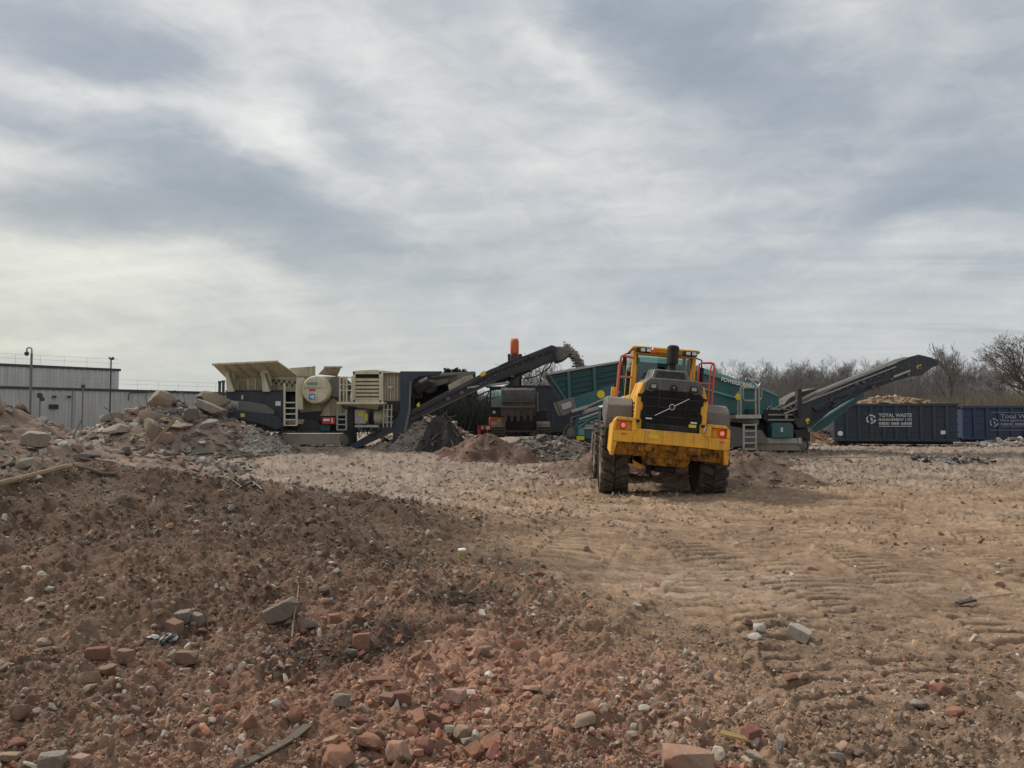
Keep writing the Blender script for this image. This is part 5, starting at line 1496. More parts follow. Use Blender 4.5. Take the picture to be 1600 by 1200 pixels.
q = MB(); q.px([(452, 575), (490, 572.5), (491, 588), (462, 589)], DC + .6, .08); q.px([(489, 571.5), (492, 571.5), (492, 588), (489, 588)], DC + .58, .10); cb(q, 'feed_plate', 'beige_dirty')
q = MB(); q.loft([W(497, 585, DC + .5), W(508, 573, DC + .1), W(533, 574.5, DC + .1), W(527, 588, DC + .5)], [W(497, 585, DC + .6), W(508, 573, DC + .2), W(533, 574.5, DC + .2), W(527, 588, DC + .6)]); q.pbox(506, 572.2, 534, 574.6, DC + .08, .15); cb(q, 'jaw_cover', 'beige_dirty')
# jaw box behind the drum
q = MB(); q.px([(462, 588), (532, 588), (540, 600), (536, 640), (470, 645), (462, 630)], DC + .75, 1.3); cb(q, 'jaw_box', 'beige_dirty', bevel=.03)
q = MB(); q.px([(520, 620), (534, 632), (545, 650), (500, 650), (505, 640)], DC + .5, .4); cb(q, 'gusset', 'beige_dirty')
# flywheel drum
c = W(493.5, 609, DC)
q = MB(); rr = 22.5 * DC / 1200
q.lathe([(.01, -.02), (rr * .5, -.03), (rr * .9, -.01), (rr * .98, .05), (rr, .12), (rr, .75), (rr * .9, .8)], (c.x, DC - .05, c.z), 'Y', 56)
q.xf = None
drum = cb(q, 'flywheel_guard', 'beige', bevel=0)
q = MB(); q.pbox(474, 605.2, 503, 606.4, DC - .09, .04); cb(q, 'guard_rib', 'beige_dirty', drum, .003)
q = MB(); q.pbox(480.5, 597.5, 496, 601, DC - .10, .02); cb(q, 'maker_plate', 'teal_light', drum, 0)
q = MB(); q.pbox(483, 607.8, 492.5, 610.6, DC - .10, .02); cb(q, 'red_label', 'red_box', drum, 0)
q = MB(); q.pbox(483, 615.5, 492, 624.2, DC - .10, .02); bs = cb(q, 'instruction_sign', 'blue_sign', drum, 0)
q = MB(); q.pbox(485, 617.5, 487, 622, DC - .108, .01); q.lathe([(.01, 0), (.05, 0), (.05, .01)], tuple(W(489.3, 619, DC - .108)), 'Y', 10); q.pbox(488, 620.4, 490.8, 623, DC - .108, .01); cb(q, 'pictogram', 'white', bs, 0)
q = MB(); q.pbox(463, 590, 473, 640, DC + .1, .4); cb(q, 'drum_post', 'beige')
q = MB(); q.lathe([(.45, 0), (.45, .9), (.3, 1.0)], (W(524, 604, DC).x, DC + .3, W(524, 604, DC).z), 'Y', 24); cb(q, 'drive_motor', 'steel')
# ladder with high rails
def ladder(root, x0, x1, ytop, ybot, yrung0, d, mat, n, r=.032):
    q = MB()
    for x in (x0, x1): q.tube([W(x, ytop, d), W(x, ybot, d)], r, 8)
    for y in np.linspace(yrung0, ybot - .5, n):
        a, b_ = W(x0, y, d), W(x1, y, d); q.box(a.x, b_.x, d - .04, d + .16, a.z - .025, a.z + .025)
    return q.build('ladder', M[mat], root)
ladder(crusher, 444.5, 463.5, 599, 665, 629, DC - .45, 'beige', 5, .045)
# navy frame
q = MB(); q.px([(353, 611), (443, 611), (443, 670), (428, 668), (424, 652), (415, 645), (402, 632), (353, 624)], DC + .05, 2.7); q.px([(443, 611), (545, 640), (560, 675), (540, 676), (443, 670)], DC + .8, 1.2); fr = cb(q, 'chassis', 'navy', bevel=.02)
q = MB(); q.pbox(352, 609.5, 443, 612, DC + .02, .3); cb(q, 'deck_edge', 'exc_dark', fr)
q = MB(); q.pbox(430.5, 627, 438.5, 634, DC + .02, .02); cb(q, 'white_label', 'white', fr, 0)
q = MB(); q.pbox(377, 617.5, 380, 624, DC + .02, .02); cb(q, 'pale_label', 'beige', fr, 0)
q = MB(); q.px([(358, 643), (372, 640.5), (430, 650), (443, 660), (443, 668), (432, 671), (414, 664), (362, 652)], DC - .35, .5); sc_ = cb(q, 'side_conveyor', 'navy')
q = MB(); q.pbox(376, 646, 382, 651.5, DC - .37, .02); cb(q, 'warning_label', 'yellow_sticker', sc_, 0)
q = MB(); q.px([(372, 626), (392, 628), (414, 632), (428, 642), (428, 648), (372, 641)], DC - .1, .3); cb(q, 'conveyor_belt', 'steel', sc_)
# undercarriage bits
q = MB(); q.px([(465, 668), (482, 655), (495, 658), (505, 672), (505, 676), (462, 676)], DC + .2, .6); cb(q, 'fuel_tank', 'exc_dark', bevel=.03)
q = MB(); q.pbox(443, 655, 474, 663, DC + .3, .5); cb(q, 'hydraulic_block', 'beige_dirty')
q = MB(); q.pbox(503, 652, 524, 663, DC - .1, .5); rb = cb(q, 'tool_chest', 'red_box', bevel=.02)
q = MB(); q.pbox(505, 654.5, 515, 658, DC - .12, .03); q.pbox(518, 653.5, 520, 661, DC - .12, .03); cb(q, 'chest_label', 'white', rb, 0)
q = MB(); q.pbox(500, 664, 516, 674, DC + .0, .5); cb(q, 'oil_drum', 'teal_dark', bevel=.03)
# engine housing with louvres
q = MB()
for (x0, y0, x1, y1) in ((551, 581, 555, 629), (592, 581, 598.5, 632), (551, 579.5, 596, 584.5), (551, 625, 596, 631)): q.pbox(x0, y0, x1, y1, DC, .5)
for k, y in enumerate(np.linspace(592, 621.5, 6)): q.loft([W(555, y, DC), W(592, y, DC), W(592, y + 3.6, DC + .02), W(555, y + 3.6, DC + .02)], [W(555, y - 1.5, DC + .18), W(592, y - 1.5, DC + .18), W(592, y + 2.2, DC + .2), W(555, y + 2.2, DC + .2)])
q.px([(551, 581), (556, 579), (584, 577.5), (628, 582), (628, 583), (598, 583)], DC + .1, 2.3)
eng = cb(q, 'engine_housing', 'beige')
q = MB(); q.pbox(553, 583, 594, 628, DC + .22, 2.0); cb(q, 'radiator_core', 'slot', eng)
q = MB(); q.pbox(598.5, 582.5, 627, 627, DC + .35, 1.8); pan = cb(q, 'side_panel', 'beige_dirty', eng)
q = MB()
for x in (601, 605, 609.5, 616, 621, 625.5): q.pbox(x, 584, x + 1.6, 626, DC + .29, .08)
q.pbox(606, 603, 614, 607, DC + .27, .06)
cb(q, 'panel_rib', 'beige', pan, .005)
q = MB(); q.pbox(526, 628, 600, 631.5, DC - .5, 1.2); q.loft([W(530, 631.5, DC - .45), W(592, 631.5, DC - .45), W(592, 631.5, DC + .4), W(530, 631.5, DC + .4)], [W(560, 637, DC - .1), W(590, 640, DC - .1), W(590, 640, DC + .4), W(560, 637, DC + .4)]); cb(q, 'service_deck', 'beige')
q = MB()
for x in (531, 537, 541.5, 550): q.tube([W(x, 588, DC - .2), W(x, 629, DC - .2)], .035, 8)
for y in (590, 601, 610): q.tube([W(531, y, DC - .2), W(550, y, DC - .2)], .028, 8)
cb(q, 'guard_rail', 'beige', None, 0)
ladder(crusher, 527, 541, 640, 672, 647, DC - .5, 'grey_rail', 4, .04)
q = MB(); q.pbox(554, 640, 572, 662, DC + .1, .6); q.pbox(554, 664, 592, 668, DC - .1, .9); pk = cb(q, 'control_cabinet', 'pale_steel')
q = MB(); q.pbox(560, 643, 568, 650, DC + .07, .04); q.pbox(571, 646, 574, 658, DC + .05, .06); cb(q, 'cabinet_label', 'yellow_sticker', pk, 0)
q = MB(); q.tube([W(586, 652, DC + .2), W(604, 652, DC + .2)], .30, 16); q.tube([W(604, 652, DC + .2), W(607, 652, DC + .2)], .36, 16); cb(q, 'hydraulic_pump', 'beige_dirty', None, 0)
q = MB()
for x in (600, 606, 612): q.tube([W(x, 632, DC - .2), W(x - 1, 668, DC - .25)], .03, 6)
for y in (640, 651, 660): q.tube([W(598, y, DC - .22), W(614, y, DC - .22)], .025, 6)
cb(q, 'guard_rail', 'pale_steel', None, 0)
q = MB(); q.px([(544, 632), (552, 634), (552, 698), (538, 698), (538, 668)], DC + .1, .8); q.px([(606, 627), (626, 627), (626, 645), (612, 645)], DC + .2, .9); cb(q, 'frame_leg', 'exc_dark', None, .02)
q = MB()
for k in range(7):
    x = 546 + k * 6.5; q.tube([W(x, 668, DC - .05), W(x + 3, 676 + (k % 3) * 4, DC - .2), W(x + 8, 674 + (k % 2) * 5, DC - .1), W(x + 12, 666, DC)], .022, 6)
cb(q, 'hose', 'hose', None, 0)
# tower carrying the conveyor
q = MB(); q.px([(625, 580), (641, 580), (641, 676), (626, 682), (612, 690), (618, 660), (625, 640)], DC - .1, .35); q.px([(641, 580), (690, 580), (684, 586), (656, 588), (646, 594), (643, 604), (643, 620), (641, 620)], DC - .1, .35); q.px([(625, 580), (690, 580), (690, 584), (641, 676), (625, 676)], DC + 2.5, .35); q.px([(626, 581), (640, 581), (640, 584), (626, 584)], DC + .2, 2.35)
tw = cb(q, 'conveyor_tower', 'navy_blue', bevel=.015)
q = MB(); q.px([(640, 596), (642.5, 596), (641.5, 640), (635, 676), (630, 676), (638, 640)], DC - .16, .07); cb(q, 'edge_plate', 'steel', tw)
q = MB(); q.lathe([(.25, 0), (.32, .1), (.32, 1.0), (.25, 1.1)], (W(668, 604, DC).x, DC + .6, W(668, 604, DC).z), 'Y', 20); q.tube([W(650, 610, DC + .8), W(672, 598, DC + .8)], .30, 14); q.pbox(646, 596, 660, 622, DC + .7, .8); cb(q, 'belt_drive', 'exc_dark', tw, 0)
q = MB(); q.px([(672, 584), (742, 580), (742, 584), (725, 596), (690, 602), (676, 600)], DC + 1.2, .9); q.px([(672, 596), (700, 592), (700, 598), (676, 606)], DC + 1.0, .2); q.px([(672, 586), (712, 583), (712, 586), (674, 590)], DC + 1.0, .2); cb(q, 'magnet_conveyor', 'steel', None, .02)
q = MB(); q.px([(644, 588), (742, 584), (744, 600), (664, 640), (644, 644)], DC + 2.0, .3); cb(q, 'rear_housing', 'exc_dark', None, .02)
# main conveyor: side plates, belt, idlers, underframe
up_e = [(545, 697), (641, 641), (700, 611), (766, 577), (862, 539), (868, 541), (871, 546)]
lo_e = [(869, 562), (838, 575), (782, 594), (716, 621), (641, 663), (560, 700)]
q = MB(); q.px(up_e + lo_e, DC - .05, .10); conv = cb(q, 'main_conveyor', 'navy', bevel=.01)
q = MB(); q.px(up_e + lo_e, DC + 1.55, .10); cb(q, 'far_side_plate', 'navy', conv, .01)
q = MB()
ctr = [(550, 694), (641, 646), (766, 583), (862, 546), (869, 549)]
for (x0, y0), (x1, y1) in zip(ctr[:-1], ctr[1:]):
    a, b_ = W(x0, y0, DC + .05), W(x1, y1, DC + .05)
    q.loft([a, a + Vector((0, 1.5, 0)), a + Vector((0, 1.5, -.06)), a + Vector((0, 0, -.06))], [b_, b_ + Vector((0, 1.5, 0)), b_ + Vector((0, 1.5, -.06)), b_ + Vector((0, 0, -.06))])
cb(q, 'conveyor_belt', 'belt', conv, 0)
q = MB()
for (x0, y0), (x1, y1) in (((641, 648), (766, 584)), ((766, 583), (862, 546))):
    q.bar(W(x0, y0, DC - .12), W(x1, y1, DC - .12), .06, .10)
q.bar(W(641, 657, DC - .10), W(782, 590, DC - .10), .10, .14); q.bar(W(782, 590, DC - .10), W(868, 562, DC - .10), .10, .12)
cb(q, 'side_rail', 'exc_dark', conv, .005)
q = MB(); q.bar(W(660, 650, DC - .16), W(775, 595, DC - .16), .02, .03); q.bar(W(700, 613, DC - .10), W(860, 541, DC - .10), .02, .025); cb(q, 'edge_strip', 'steel', conv, 0)
q = MB()
for k in range(20):
    f = k / 19; x = 655 + f * 205; y = 651 - f * 88 - (6 if f > .5 else 2)
    q.lathe([(.032, -.02), (.032, .03), (.02, .04)], tuple(W(x, y - 8, DC - .11)), 'Y', 8)
cb(q, 'bolt', 'steel', conv, 0)
q = MB(); q.px([(700, 602), (726, 588), (738, 586), (738, 592), (702, 611)], DC + .2, .9); cb(q, 'belt_cover', 'beige_dirty', conv)
q = MB(); q.px([(750, 583), (758, 579), (760, 587), (752, 590)], DC - .07, .02); cb(q, 'warning_label', 'yellow_sticker', conv, 0)
q = MB(); q.px([(651, 632), (655, 628), (656, 635), (652, 636)], DC - .07, .02); cb(q, 'warning_label', 'yellow_sticker', conv, 0)
q = MB()
for k, x in enumerate((700, 722, 760, 800, 830)):
    y = 612 - (x - 700) * .36 + 10; q.lathe([(.10, -.1), (.10, 1.6)], (W(x, y, DC).x, DC, W(x, y, DC).z), 'Y', 12)
q.lathe([(.28, -.02), (.28, 1.55)], tuple(W(862, 552, DC)), 'Y', 20)
cb(q, 'idler_roller', 'steel', conv, 0)
q = MB(); q.px([(770, 588), (786, 580), (834, 566), (862, 558), (855, 566), (830, 578), (805, 590), (780, 598)], DC + .3, 1.0); q.px([(716, 612), (760, 596), (795, 588), (795, 593), (745, 606), (722, 618)], DC + .2, .5); q.pbox(795, 578, 803, 604, DC + .3, .4)
cb(q, 'underframe', 'exc_dark', conv, .01)
q = MB(); q.tube([W(730, 606, DC - .1), W(796, 598, DC - .1)], .05, 8); cb(q, 'hydraulic_ram', 'pale_steel', conv, 0)
for pts, r_ in (([W(862, 545, DC - .12), W(868, 555, DC - .2), W(858, 575, DC - .2), W(838, 588, DC - .2), W(818, 592, DC - .2)], .028),
                ([W(868, 556, DC - .1), W(850, 574, DC - .1), W(842, 604, DC - .1)], .02), ([W(780, 572, DC - .15), W(810, 558, DC - .2), W(826, 556, DC - .2), W(832, 566, DC - .2)], .025),
                ([W(728, 616, DC + .2), W(740, 622, DC), W(760, 612, DC), W(776, 608, DC)], .03)):
    q = MB(); q.tube(pts, r_, 8); cb(q, 'hose', 'hose', conv, 0)
for x in (646, 718, 731): q = MB(); q.tube([W(x, 616, DC + .1), W(x, 644, DC + .1)], .03, 6); cb(q, 'support_rod', 'hose', conv, 0)
# discharge curtain and the falling stream of crushed stone
q = MB()
pr = [(866, 541), (874, 541), (882, 542), (888, 545), (891, 550), (889, 557), (882, 562), (874, 565), (868, 565), (866, 556)]
q.px(pr, DC + .25, 1.2); cb(q, 'discharge_curtain', 'steel', conv, .06)
sv, sf, scl, off = [], [], [], 0
g = np.random.default_rng(12)
lib = [cut_rock(700 + k, 1, 9) for k in range(6)]
for k in range(4000):
    t = g.random() ** .8
    x = 882 + 25 * t + g.normal() * (1.6 + 2.4 * t); y = 544 + 2 * t + 28 * t * t + g.normal() * (3.4 - 1.2 * t)
    p0 = np.array(W(x, y, DC + .8 + g.normal() * .28)[:])
    p, f = lib[g.integers(6)]; s_ = .007 + .036 * g.random() ** 3
    sv.append(p * s_ + p0); sf.append(f + off); off += len(p)
    scl.append(np.tile(np.array((.30, .25, .22)) * g.uniform(.6, 1.4), (len(p), 1)))
me = np_mesh('falling_stone', np.concatenate(sv), np.concatenate(sf), np.concatenate(scl), smooth=False); me.materials.append(M['stone_mix'])
o = bpy.data.objects.new('falling_stone', me); COL.objects.link(o); tag(o, 'stream of crushed stone falling off the conveyor head into the teal hopper', 'falling stone', kind='stuff')

# ------------------------------------------------------------------ teal screener
DS = 31.6
screener = empty('screening_plant', W(1060, 700, DS + 1.3), 'teal tracked screening plant standing behind the loader with a long raised tail conveyor', 'screening plant')
def sb(q, name, mat, parent=None, bevel=.012, **k): return q.build(name, M[mat], parent or screener, bevel=bevel, **k)


for dd in (DS, DS + 2.1):
    track(screener, 1150, 1264, 684, 708, dd, .5, 32)
# hopper
q = MB(); hpts = [(856, 584), (968, 565), (1010, 558), (1010, 612), (960, 617), (893, 640), (880, 622)]
q.px([(856, 584), (1000, 560), (1000, 612), (896, 640), (879, 620)], DS - .1, .10)
shop = sb(q, 'hopper', 'teal_dark')
q = MB(); q.px([(856, 584), (1000, 560), (1000, 612), (896, 640), (879, 620)], DS + 2.6, .10); q.loft([W(856, 584, DS - .1), W(879, 620, DS - .1), W(881, 620, DS - .1), W(859, 584, DS - .1)], [W(856, 584, DS - .1) + Vector((0, 2.7, 0)), W(879, 620, DS - .1) + Vector((0, 2.7, 0)), W(881, 620, DS - .1) + Vector((0, 2.7, 0)), W(859, 584, DS - .1) + Vector((0, 2.7, 0))]); sb(q, 'far_wall', 'teal_dark', shop)
q = MB(); q.px([(855, 582), (1000, 558), (1000, 561), (856, 586)], DS - .22, .14)
sb(q, 'hopper_rim', 'pale_steel', shop)
for x0, x1, yt, yb_, k in ((886, 891, 579, 634, 2), (926, 931, 573, 622, 2), (972, 977, 565, 612, 2), (857, 861, 586, 639, 35)):
    q = MB(); q.px([(x0, yt), (x1, yt), (x1 + k, yb_), (x0 + k, yb_)], DS - .20, .10); sb(q, 'hopper_post', 'teal', shop)
q = MB()
for x0, x1, y0 in ((863, 886, 588), (891, 926, 590), (931, 972, 582)):
    for k in range(4): q.bar(W(x0 + (k * 5 if x0 < 870 else 0), y0 + k * 8 + 1, DS - .13), W(x1, y0 - (x1 - x0) * .16 + k * 8, DS - .13), .05, .05)
sb(q, 'hopper_rib', 'teal_dark', shop, .004)
q = MB(); q.px([(893, 622), (960, 600), (960, 618), (960, 628), (905, 642), (896, 640)], DS - .28, .10); low = sb(q, 'feeder_skirt', 'teal')
q = MB(); q.lathe([(.01, 0), (.16, 0), (.16, .02)], tuple(W(939, 616, DS - .30)), 'Y', 16); sb(q, 'round_label', 'yellow_sticker', low, 0)
q = MB(); q.px([(870, 628), (896, 620), (900, 636), (902, 640), (880, 650), (876, 645)], DS - .3, 2.4); dr = sb(q, 'belt_tail', 'steel', bevel=.02)
q = MB(); q.px([(876, 632), (892, 627), (894, 636), (880, 641)], DS - .34, .06); sb(q, 'tail_plate', 'pale_steel', dr)
q = MB(); q.bar(W(893, 643, DS - .35), W(918, 635, DS - .35), .10, .12); q.bar(W(918, 635, DS - .35), W(968, 612, DS - .35), .05, .07); q.bar(W(905, 655, DS - .3), W(965, 634, DS - .3), .06, .08)
sb(q, 'lift_ram', 'pale_steel', None, .01)
q = MB(); q.px([(900, 652), (965, 630), (965, 690), (902, 684), (898, 664)], DS - .1, 2.4); ch = sb(q, 'chassis', 'teal', bevel=.02)
q = MB(); q.px([(880, 682), (965, 684), (965, 698), (888, 698)], DS - .05, 2.4); q.px([(965, 640), (1150, 640), (1150, 690), (965, 690)], DS + .4, 1.7); q.px([(1140, 652), (1240, 660), (1266, 676), (1266, 690), (1140, 690)], DS + .5, 1.6); sb(q, 'frame', 'exc_dark', ch, .02)
q = MB(); q.bar(W(903, 660, DS - .16), W(965, 640, DS - .16), .06, .06); q.bar(W(903, 668, DS - .16), W(920, 656, DS - .16), .06, .06); q.pbox(904, 668, 913, 680, DS - .14, .06); sb(q, 'frame_rib', 'teal_light', ch, .004)
q = MB(); q.pbox(901, 681.5, 913, 687.5, DS - .16, .03); sb(q, 'yellow_plate', 'yellow_sticker', ch, 0)
q = MB(); q.pbox(913, 667, 932, 670.5, DS - .16, .04); q.pbox(914, 663.5, 932, 666.5, DS - .15, .04); sb(q, 'step', 'pale_steel', ch, 0)
lettering('model_number', '1B', .14, M['letter'], ch, W(922, 661.5, DS - .16) - screener.location, Matrix.Rotation(R(90), 3, 'X').to_euler())
# left tracks, cluttered running gear
t_ = track(screener, 881, 960, 660, 697, DS + .1, .5, 26)
# main box to the right of the loader
q = MB(); q.px([(1000, 565), (1085, 572), (1160, 597), (1184, 606), (1184, 648), (1100, 646), (1000, 640)], DS - .05, 2.5); box = sb(q, 'screen_box', 'teal', bevel=.02)
q = MB(); q.px([(1085, 570), (1186, 604), (1186, 609), (1085, 580)], DS - .16, .12); q.bar(W(1085, 603, DS - .12), W(1152, 622, DS - .12), .07, .08); sb(q, 'box_rail', 'teal_light', box)
ang = math.atan2(-(604.5 - 592), (1175 - 1128))
sx_ = W(1126.5, 595, DS - .19)
rotm = Matrix.Rotation(R(90), 3, 'X') @ Matrix.Rotation(ang, 3, 'Z')
lettering('maker_name', 'POWERSCREEN', .22, M['white'], box, sx_ - screener.location, rotm.to_euler(), width=1.34, height=.17, bold=.006)
q = MB(); q.px([(1086, 640), (1150, 650), (1186, 656), (1186, 664), (1086, 652)], DS - .2, 2.7); sb(q, 'lower_beam', 'steel', box)
q = MB()
for k in range(16):
    px_ = 1146 + g.random() * 34; q.lathe([(.01, 0), (.06, .01), (.05, .09), (.01, .1)], tuple(W(px_, 597.5 + (px_ - 1146) * .22 - g.random() * 3, DS + .3 + g.random())), 'Z', 7)
q.tube([W(1168, 590, DS + .3), W(1180, 600, DS + .2), W(1186, 604, DS), W(1189, 598, DS)], .05, 8); q.tube([W(1165, 592, DS + .5), W(1186, 596, DS + .5)], .06, 8)
sb(q, 'pipework', 'pale_steel', box, 0)
# operator platform, rails, ladder
q = MB(); q.pbox(1150, 648, 1190, 654, DS - 1.0, 1.0); pf = sb(q, 'platform', 'pale_steel')
q = MB()
for x in (1157.5, 1181, 1186): q.tube([W(x, 605, DS - .95), W(x, 648, DS - .95)], .04, 8)
q.tube([W(1157.5, 606, DS - .95), W(1186, 606, DS - .95)], .04, 8)
q.tube([W(1161, 606, DS - 1.0), W(1161, 622, DS - 1.0), W(1164, 626, DS - 1.0), W(1181, 626, DS - 1.0)], .03, 8)
q.tube([W(1186, 606, DS - .95), W(1186, 606, DS + .1)], .035, 8); q.tube([W(1186, 625, DS - .95), W(1190, 622, DS - .3), W(1190, 608, DS - .3)], .03, 8)
q.tube([W(1153, 612, DS - .5), W(1153, 648, DS - .5)], .035, 8)
sb(q, 'guard_rail', 'grey_rail', pf, 0)
q = MB(); q.lathe([(.01, 0), (.13, .01), (.13, .05), (.05, .07)], tuple(W(1154, 620, DS - .6)), 'Y', 14); sb(q, 'stop_button', 'yellow_sticker', pf, 0)
q = MB(); q.pbox(1169, 639, 1181, 648, DS - .5, .4); sb(q, 'valve_block', 'exc_dark', pf)
ladder(screener, 1162, 1181, 662, 702, 664, DS - 1.05, 'pale_steel', 5, .045)
q = MB(); q.px([(1140, 666), (1190, 672), (1202, 690), (1140, 700)], DS - .3, .6); sb(q, 'side_guard', 'steel', ch, .01)
# engine cowl, power pack
q = MB(); cw_ = [(1186, 648), (1186, 606), (1192, 606), (1206, 612), (1217, 618), (1218, 642), (1218, 650)]; q.px(cw_, DS + .1, 2.0); cowl = sb(q, 'engine_cowl', 'teal', bevel=.03)
q = MB(); q.px([(1192, 606), (1206, 612), (1217, 618), (1216, 620), (1190, 609)], DS + .05, 2.1); q.pbox(1205, 622, 1206, 640, DS + .06, .06); sb(q, 'cowl_trim', 'teal_light', cowl, .01)
q = MB(); q.px([(1196, 640), (1250, 640), (1254, 660), (1200, 662), (1192, 654)], DS + .0, 1.5); q.bar(W(1200, 646, DS - .05), W(1250, 646, DS - .05), .08, .08); sb(q, 'power_pack', 'exc_dark', None, .02)
q = MB(); q.bar(W(1200, 648, DS - .10), W(1248, 648, DS - .10), .06, .05); q.bar(W(1200, 656, DS - .10), W(1248, 656, DS - .10), .06, .05); q.pbox(1227, 646, 1231, 654, DS - .15, .1)
for k in range(5): q.tube([W(1198 + k * 5, 640, DS - .1), W(1203 + k * 7, 634 + (k % 2) * 4, DS - .1), W(1210 + k * 8, 641, DS - .1)], .03, 6)
sb(q, 'pipework', 'grey_rail', None, 0)
q = MB(); q.px([(1206, 664), (1210, 661), (1236, 661), (1240, 665), (1240, 684), (1206, 684)], DS - .35, .7); cab_ = sb(q, 'cabinet', 'teal', bevel=.02)
q = MB(); q.pbox(1220, 668, 1223.5, 675, DS - .37, .02); sb(q, 'cabinet_sticker', 'letter', cab_, 0)
q = MB(); q.px([(1190, 684), (1252, 685), (1252, 693), (1186, 693)], DS - .1, .5); q.px([(1246, 684), (1253, 684), (1253, 694), (1248, 694)], DS - .14, .6); sb(q, 'track_guard', 'pale_steel', ch, .01)
q = MB(); q.px([(1240, 672), (1262, 668), (1265, 682), (1260, 690), (1246, 690)], DS + .0, .9); sb(q, 'rear_gear', 'exc_dark', ch, .02)
# tail conveyor
tu = [(1236, 640), (1300, 607), (1400, 567), (1420, 558), (1436, 554), (1457, 559), (1465, 566), (1463, 570)]
tl_ = [(1447, 581), (1436, 587), (1424, 588), (1400, 595), (1350, 613), (1300, 640), (1268, 668), (1246, 668)]
q = MB(); q.px(tu + tl_, DS - .15, .12); tail = sb(q, 'tail_conveyor', 'navy', bevel=.01)
q = MB(); q.px(tu + tl_, DS + 1.25, .12); sb(q, 'far_side_plate', 'navy', tail, .01)
q = MB()
for (x0, y0), (x1, y1) in (((1250, 640), (1400, 572)), ((1400, 572), (1460, 566))):
    a, b_ = W(x0, y0, DS - .05), W(x1, y1, DS - .05)
    q.loft([a, a + Vector((0, 1.3, 0)), a + Vector((0, 1.3, -.06)), a + Vector((0, 0, -.06))], [b_, b_ + Vector((0, 1.3, 0)), b_ + Vector((0, 1.3, -.06)), b_ + Vector((0, 0, -.06))])
sb(q, 'conveyor_belt', 'belt', tail, 0)
q = MB(); q.px([(1276, 611), (1400, 561), (1412, 558), (1418, 558), (1416, 561), (1400, 566), (1276, 615)], DS - .25, .10); sb(q, 'edge_tube', 'pale_steel', tail, .01)
q = MB(); q.bar(W(1222, 638, DS - .2), W(1276, 612, DS - .2), .06, .08); q.bar(W(1254, 630, DS - .2), W(1400, 573, DS - .2), .04, .05); q.bar(W(1225, 646, DS - .2), W(1248, 638, DS - .2), .05, .06); sb(q, 'side_rail', 'grey_rail', tail, .005)
q = MB(); q.bar(W(1396, 589, DS - .24), W(1422, 579, DS - .24), .07, .09); sb(q, 'hydraulic_ram', 'pale_steel', tail, .01)
q = MB(); q.px([(1432, 572), (1439, 569), (1440, 574), (1434, 577)], DS - .17, .02); sb(q, 'warning_label', 'yellow_sticker', tail, 0)
q = MB(); q.px([(1258, 656), (1263, 653), (1267, 658), (1262, 663)], DS - .20, .03); sb(q, 'warning_label', 'yellow_sticker', tail, 0)
q = MB(); q.px([(1274, 634), (1279, 632), (1280, 641), (1276, 641)], DS - .20, .03); sb(q, 'warning_label', 'yellow_sticker', tail, 0)
q = MB()
for k in range(9):
    x = 1290 + k * 18; y = 636 - k * 6.4; q.lathe([(.09, -.06), (.09, 1.45)], (W(x, y - 10, DS).x, DS - .12, W(x, y - 10, DS).z), 'Y', 12)
q.lathe([(.16, -.1), (.16, 1.4)], tuple(W(1459, 567, DS)), 'Y', 16); q.lathe([(.16, -.1), (.16, 1.4)], tuple(W(1436, 581, DS)), 'Y', 16)
sb(q, 'idler_roller', 'track', tail, 0)
q = MB()
q.px([(1296, 622), (1330, 606), (1360, 597), (1372, 597), (1352, 606), (1330, 618), (1304, 632)], DS - .3, .14); q.px([(1270, 636), (1296, 624), (1300, 632), (1278, 644)], DS - .28, .12)
q.bar(W(1300, 636, DS - .3), W(1345, 607, DS - .3), .09, .10); q.bar(W(1356, 602, DS - .3), W(1390, 590, DS - .3), .07, .10)
sb(q, 'fold_linkage', 'navy_blue', tail, .01)
q = MB()
for k in range(12):
    x = 1300 + k * 12; q.lathe([(.035, -.02), (.035, .03), (.01, .04)], tuple(W(x, 614 - k * 4.3, DS - .18)), 'Y', 8)
for x, y in ((1350, 597), (1365, 605), (1329, 616), (1300, 626), (1394, 592), (1420, 585), (1340, 600)): q.lathe([(.05, -.02), (.045, .0), (.045, .06)], tuple(W(x, y, DS - .34)), 'Y', 10)
sb(q, 'pin', 'steel', tail, 0)
q = MB()
q.tube([W(1270, 650, DS - .3), W(1290, 634, DS - .35), W(1306, 622, DS - .35), W(1330, 616, DS - .35), W(1345, 606, DS - .35)], .03, 6); q.tube([W(1262, 660, DS - .3), W(1286, 648, DS - .35), W(1310, 634, DS - .35)], .03, 6)
sb(q, 'hose', 'hose', tail, 0)
q = MB(); q.pbox(1247, 607, 1253, 652, DS - .28, .35); q.pbox(1246.5, 607, 1248, 652, DS - .32, .05); sb(q, 'mast', 'exc_dark', None, .01)
q = MB(); q.px([(1220, 640), (1232, 622), (1250, 612), (1275, 606), (1276, 612), (1255, 624), (1240, 638)], DS + .4, 1.1); sb(q, 'transfer_hood', 'belt', None, .05)
# far side conveyor in teal
q = MB(); q.px([(1268, 668), (1345, 612), (1350, 612), (1350, 620), (1290, 668), (1272, 676)], DS + 2.9, .5); far = sb(q, 'side_conveyor', 'teal', bevel=.01)
q = MB(); q.bar(W(1270, 664, DS + 2.85), W(1335, 622, DS + 2.85), .05, .08); sb(q, 'edge_rail', 'teal_light', far, .005)

# ------------------------------------------------------------------ orange excavator behind the conveyor
DE = 37.0
exc = empty('excavator', W(812, 678, DE + 1.5), 'orange excavator facing the crusher with its dark bucket hanging in front', 'excavator')
def eb(q, name, mat, parent=None, bevel=.015, **k): return q.build(name, M[mat], parent or exc, bevel=bevel, **k)


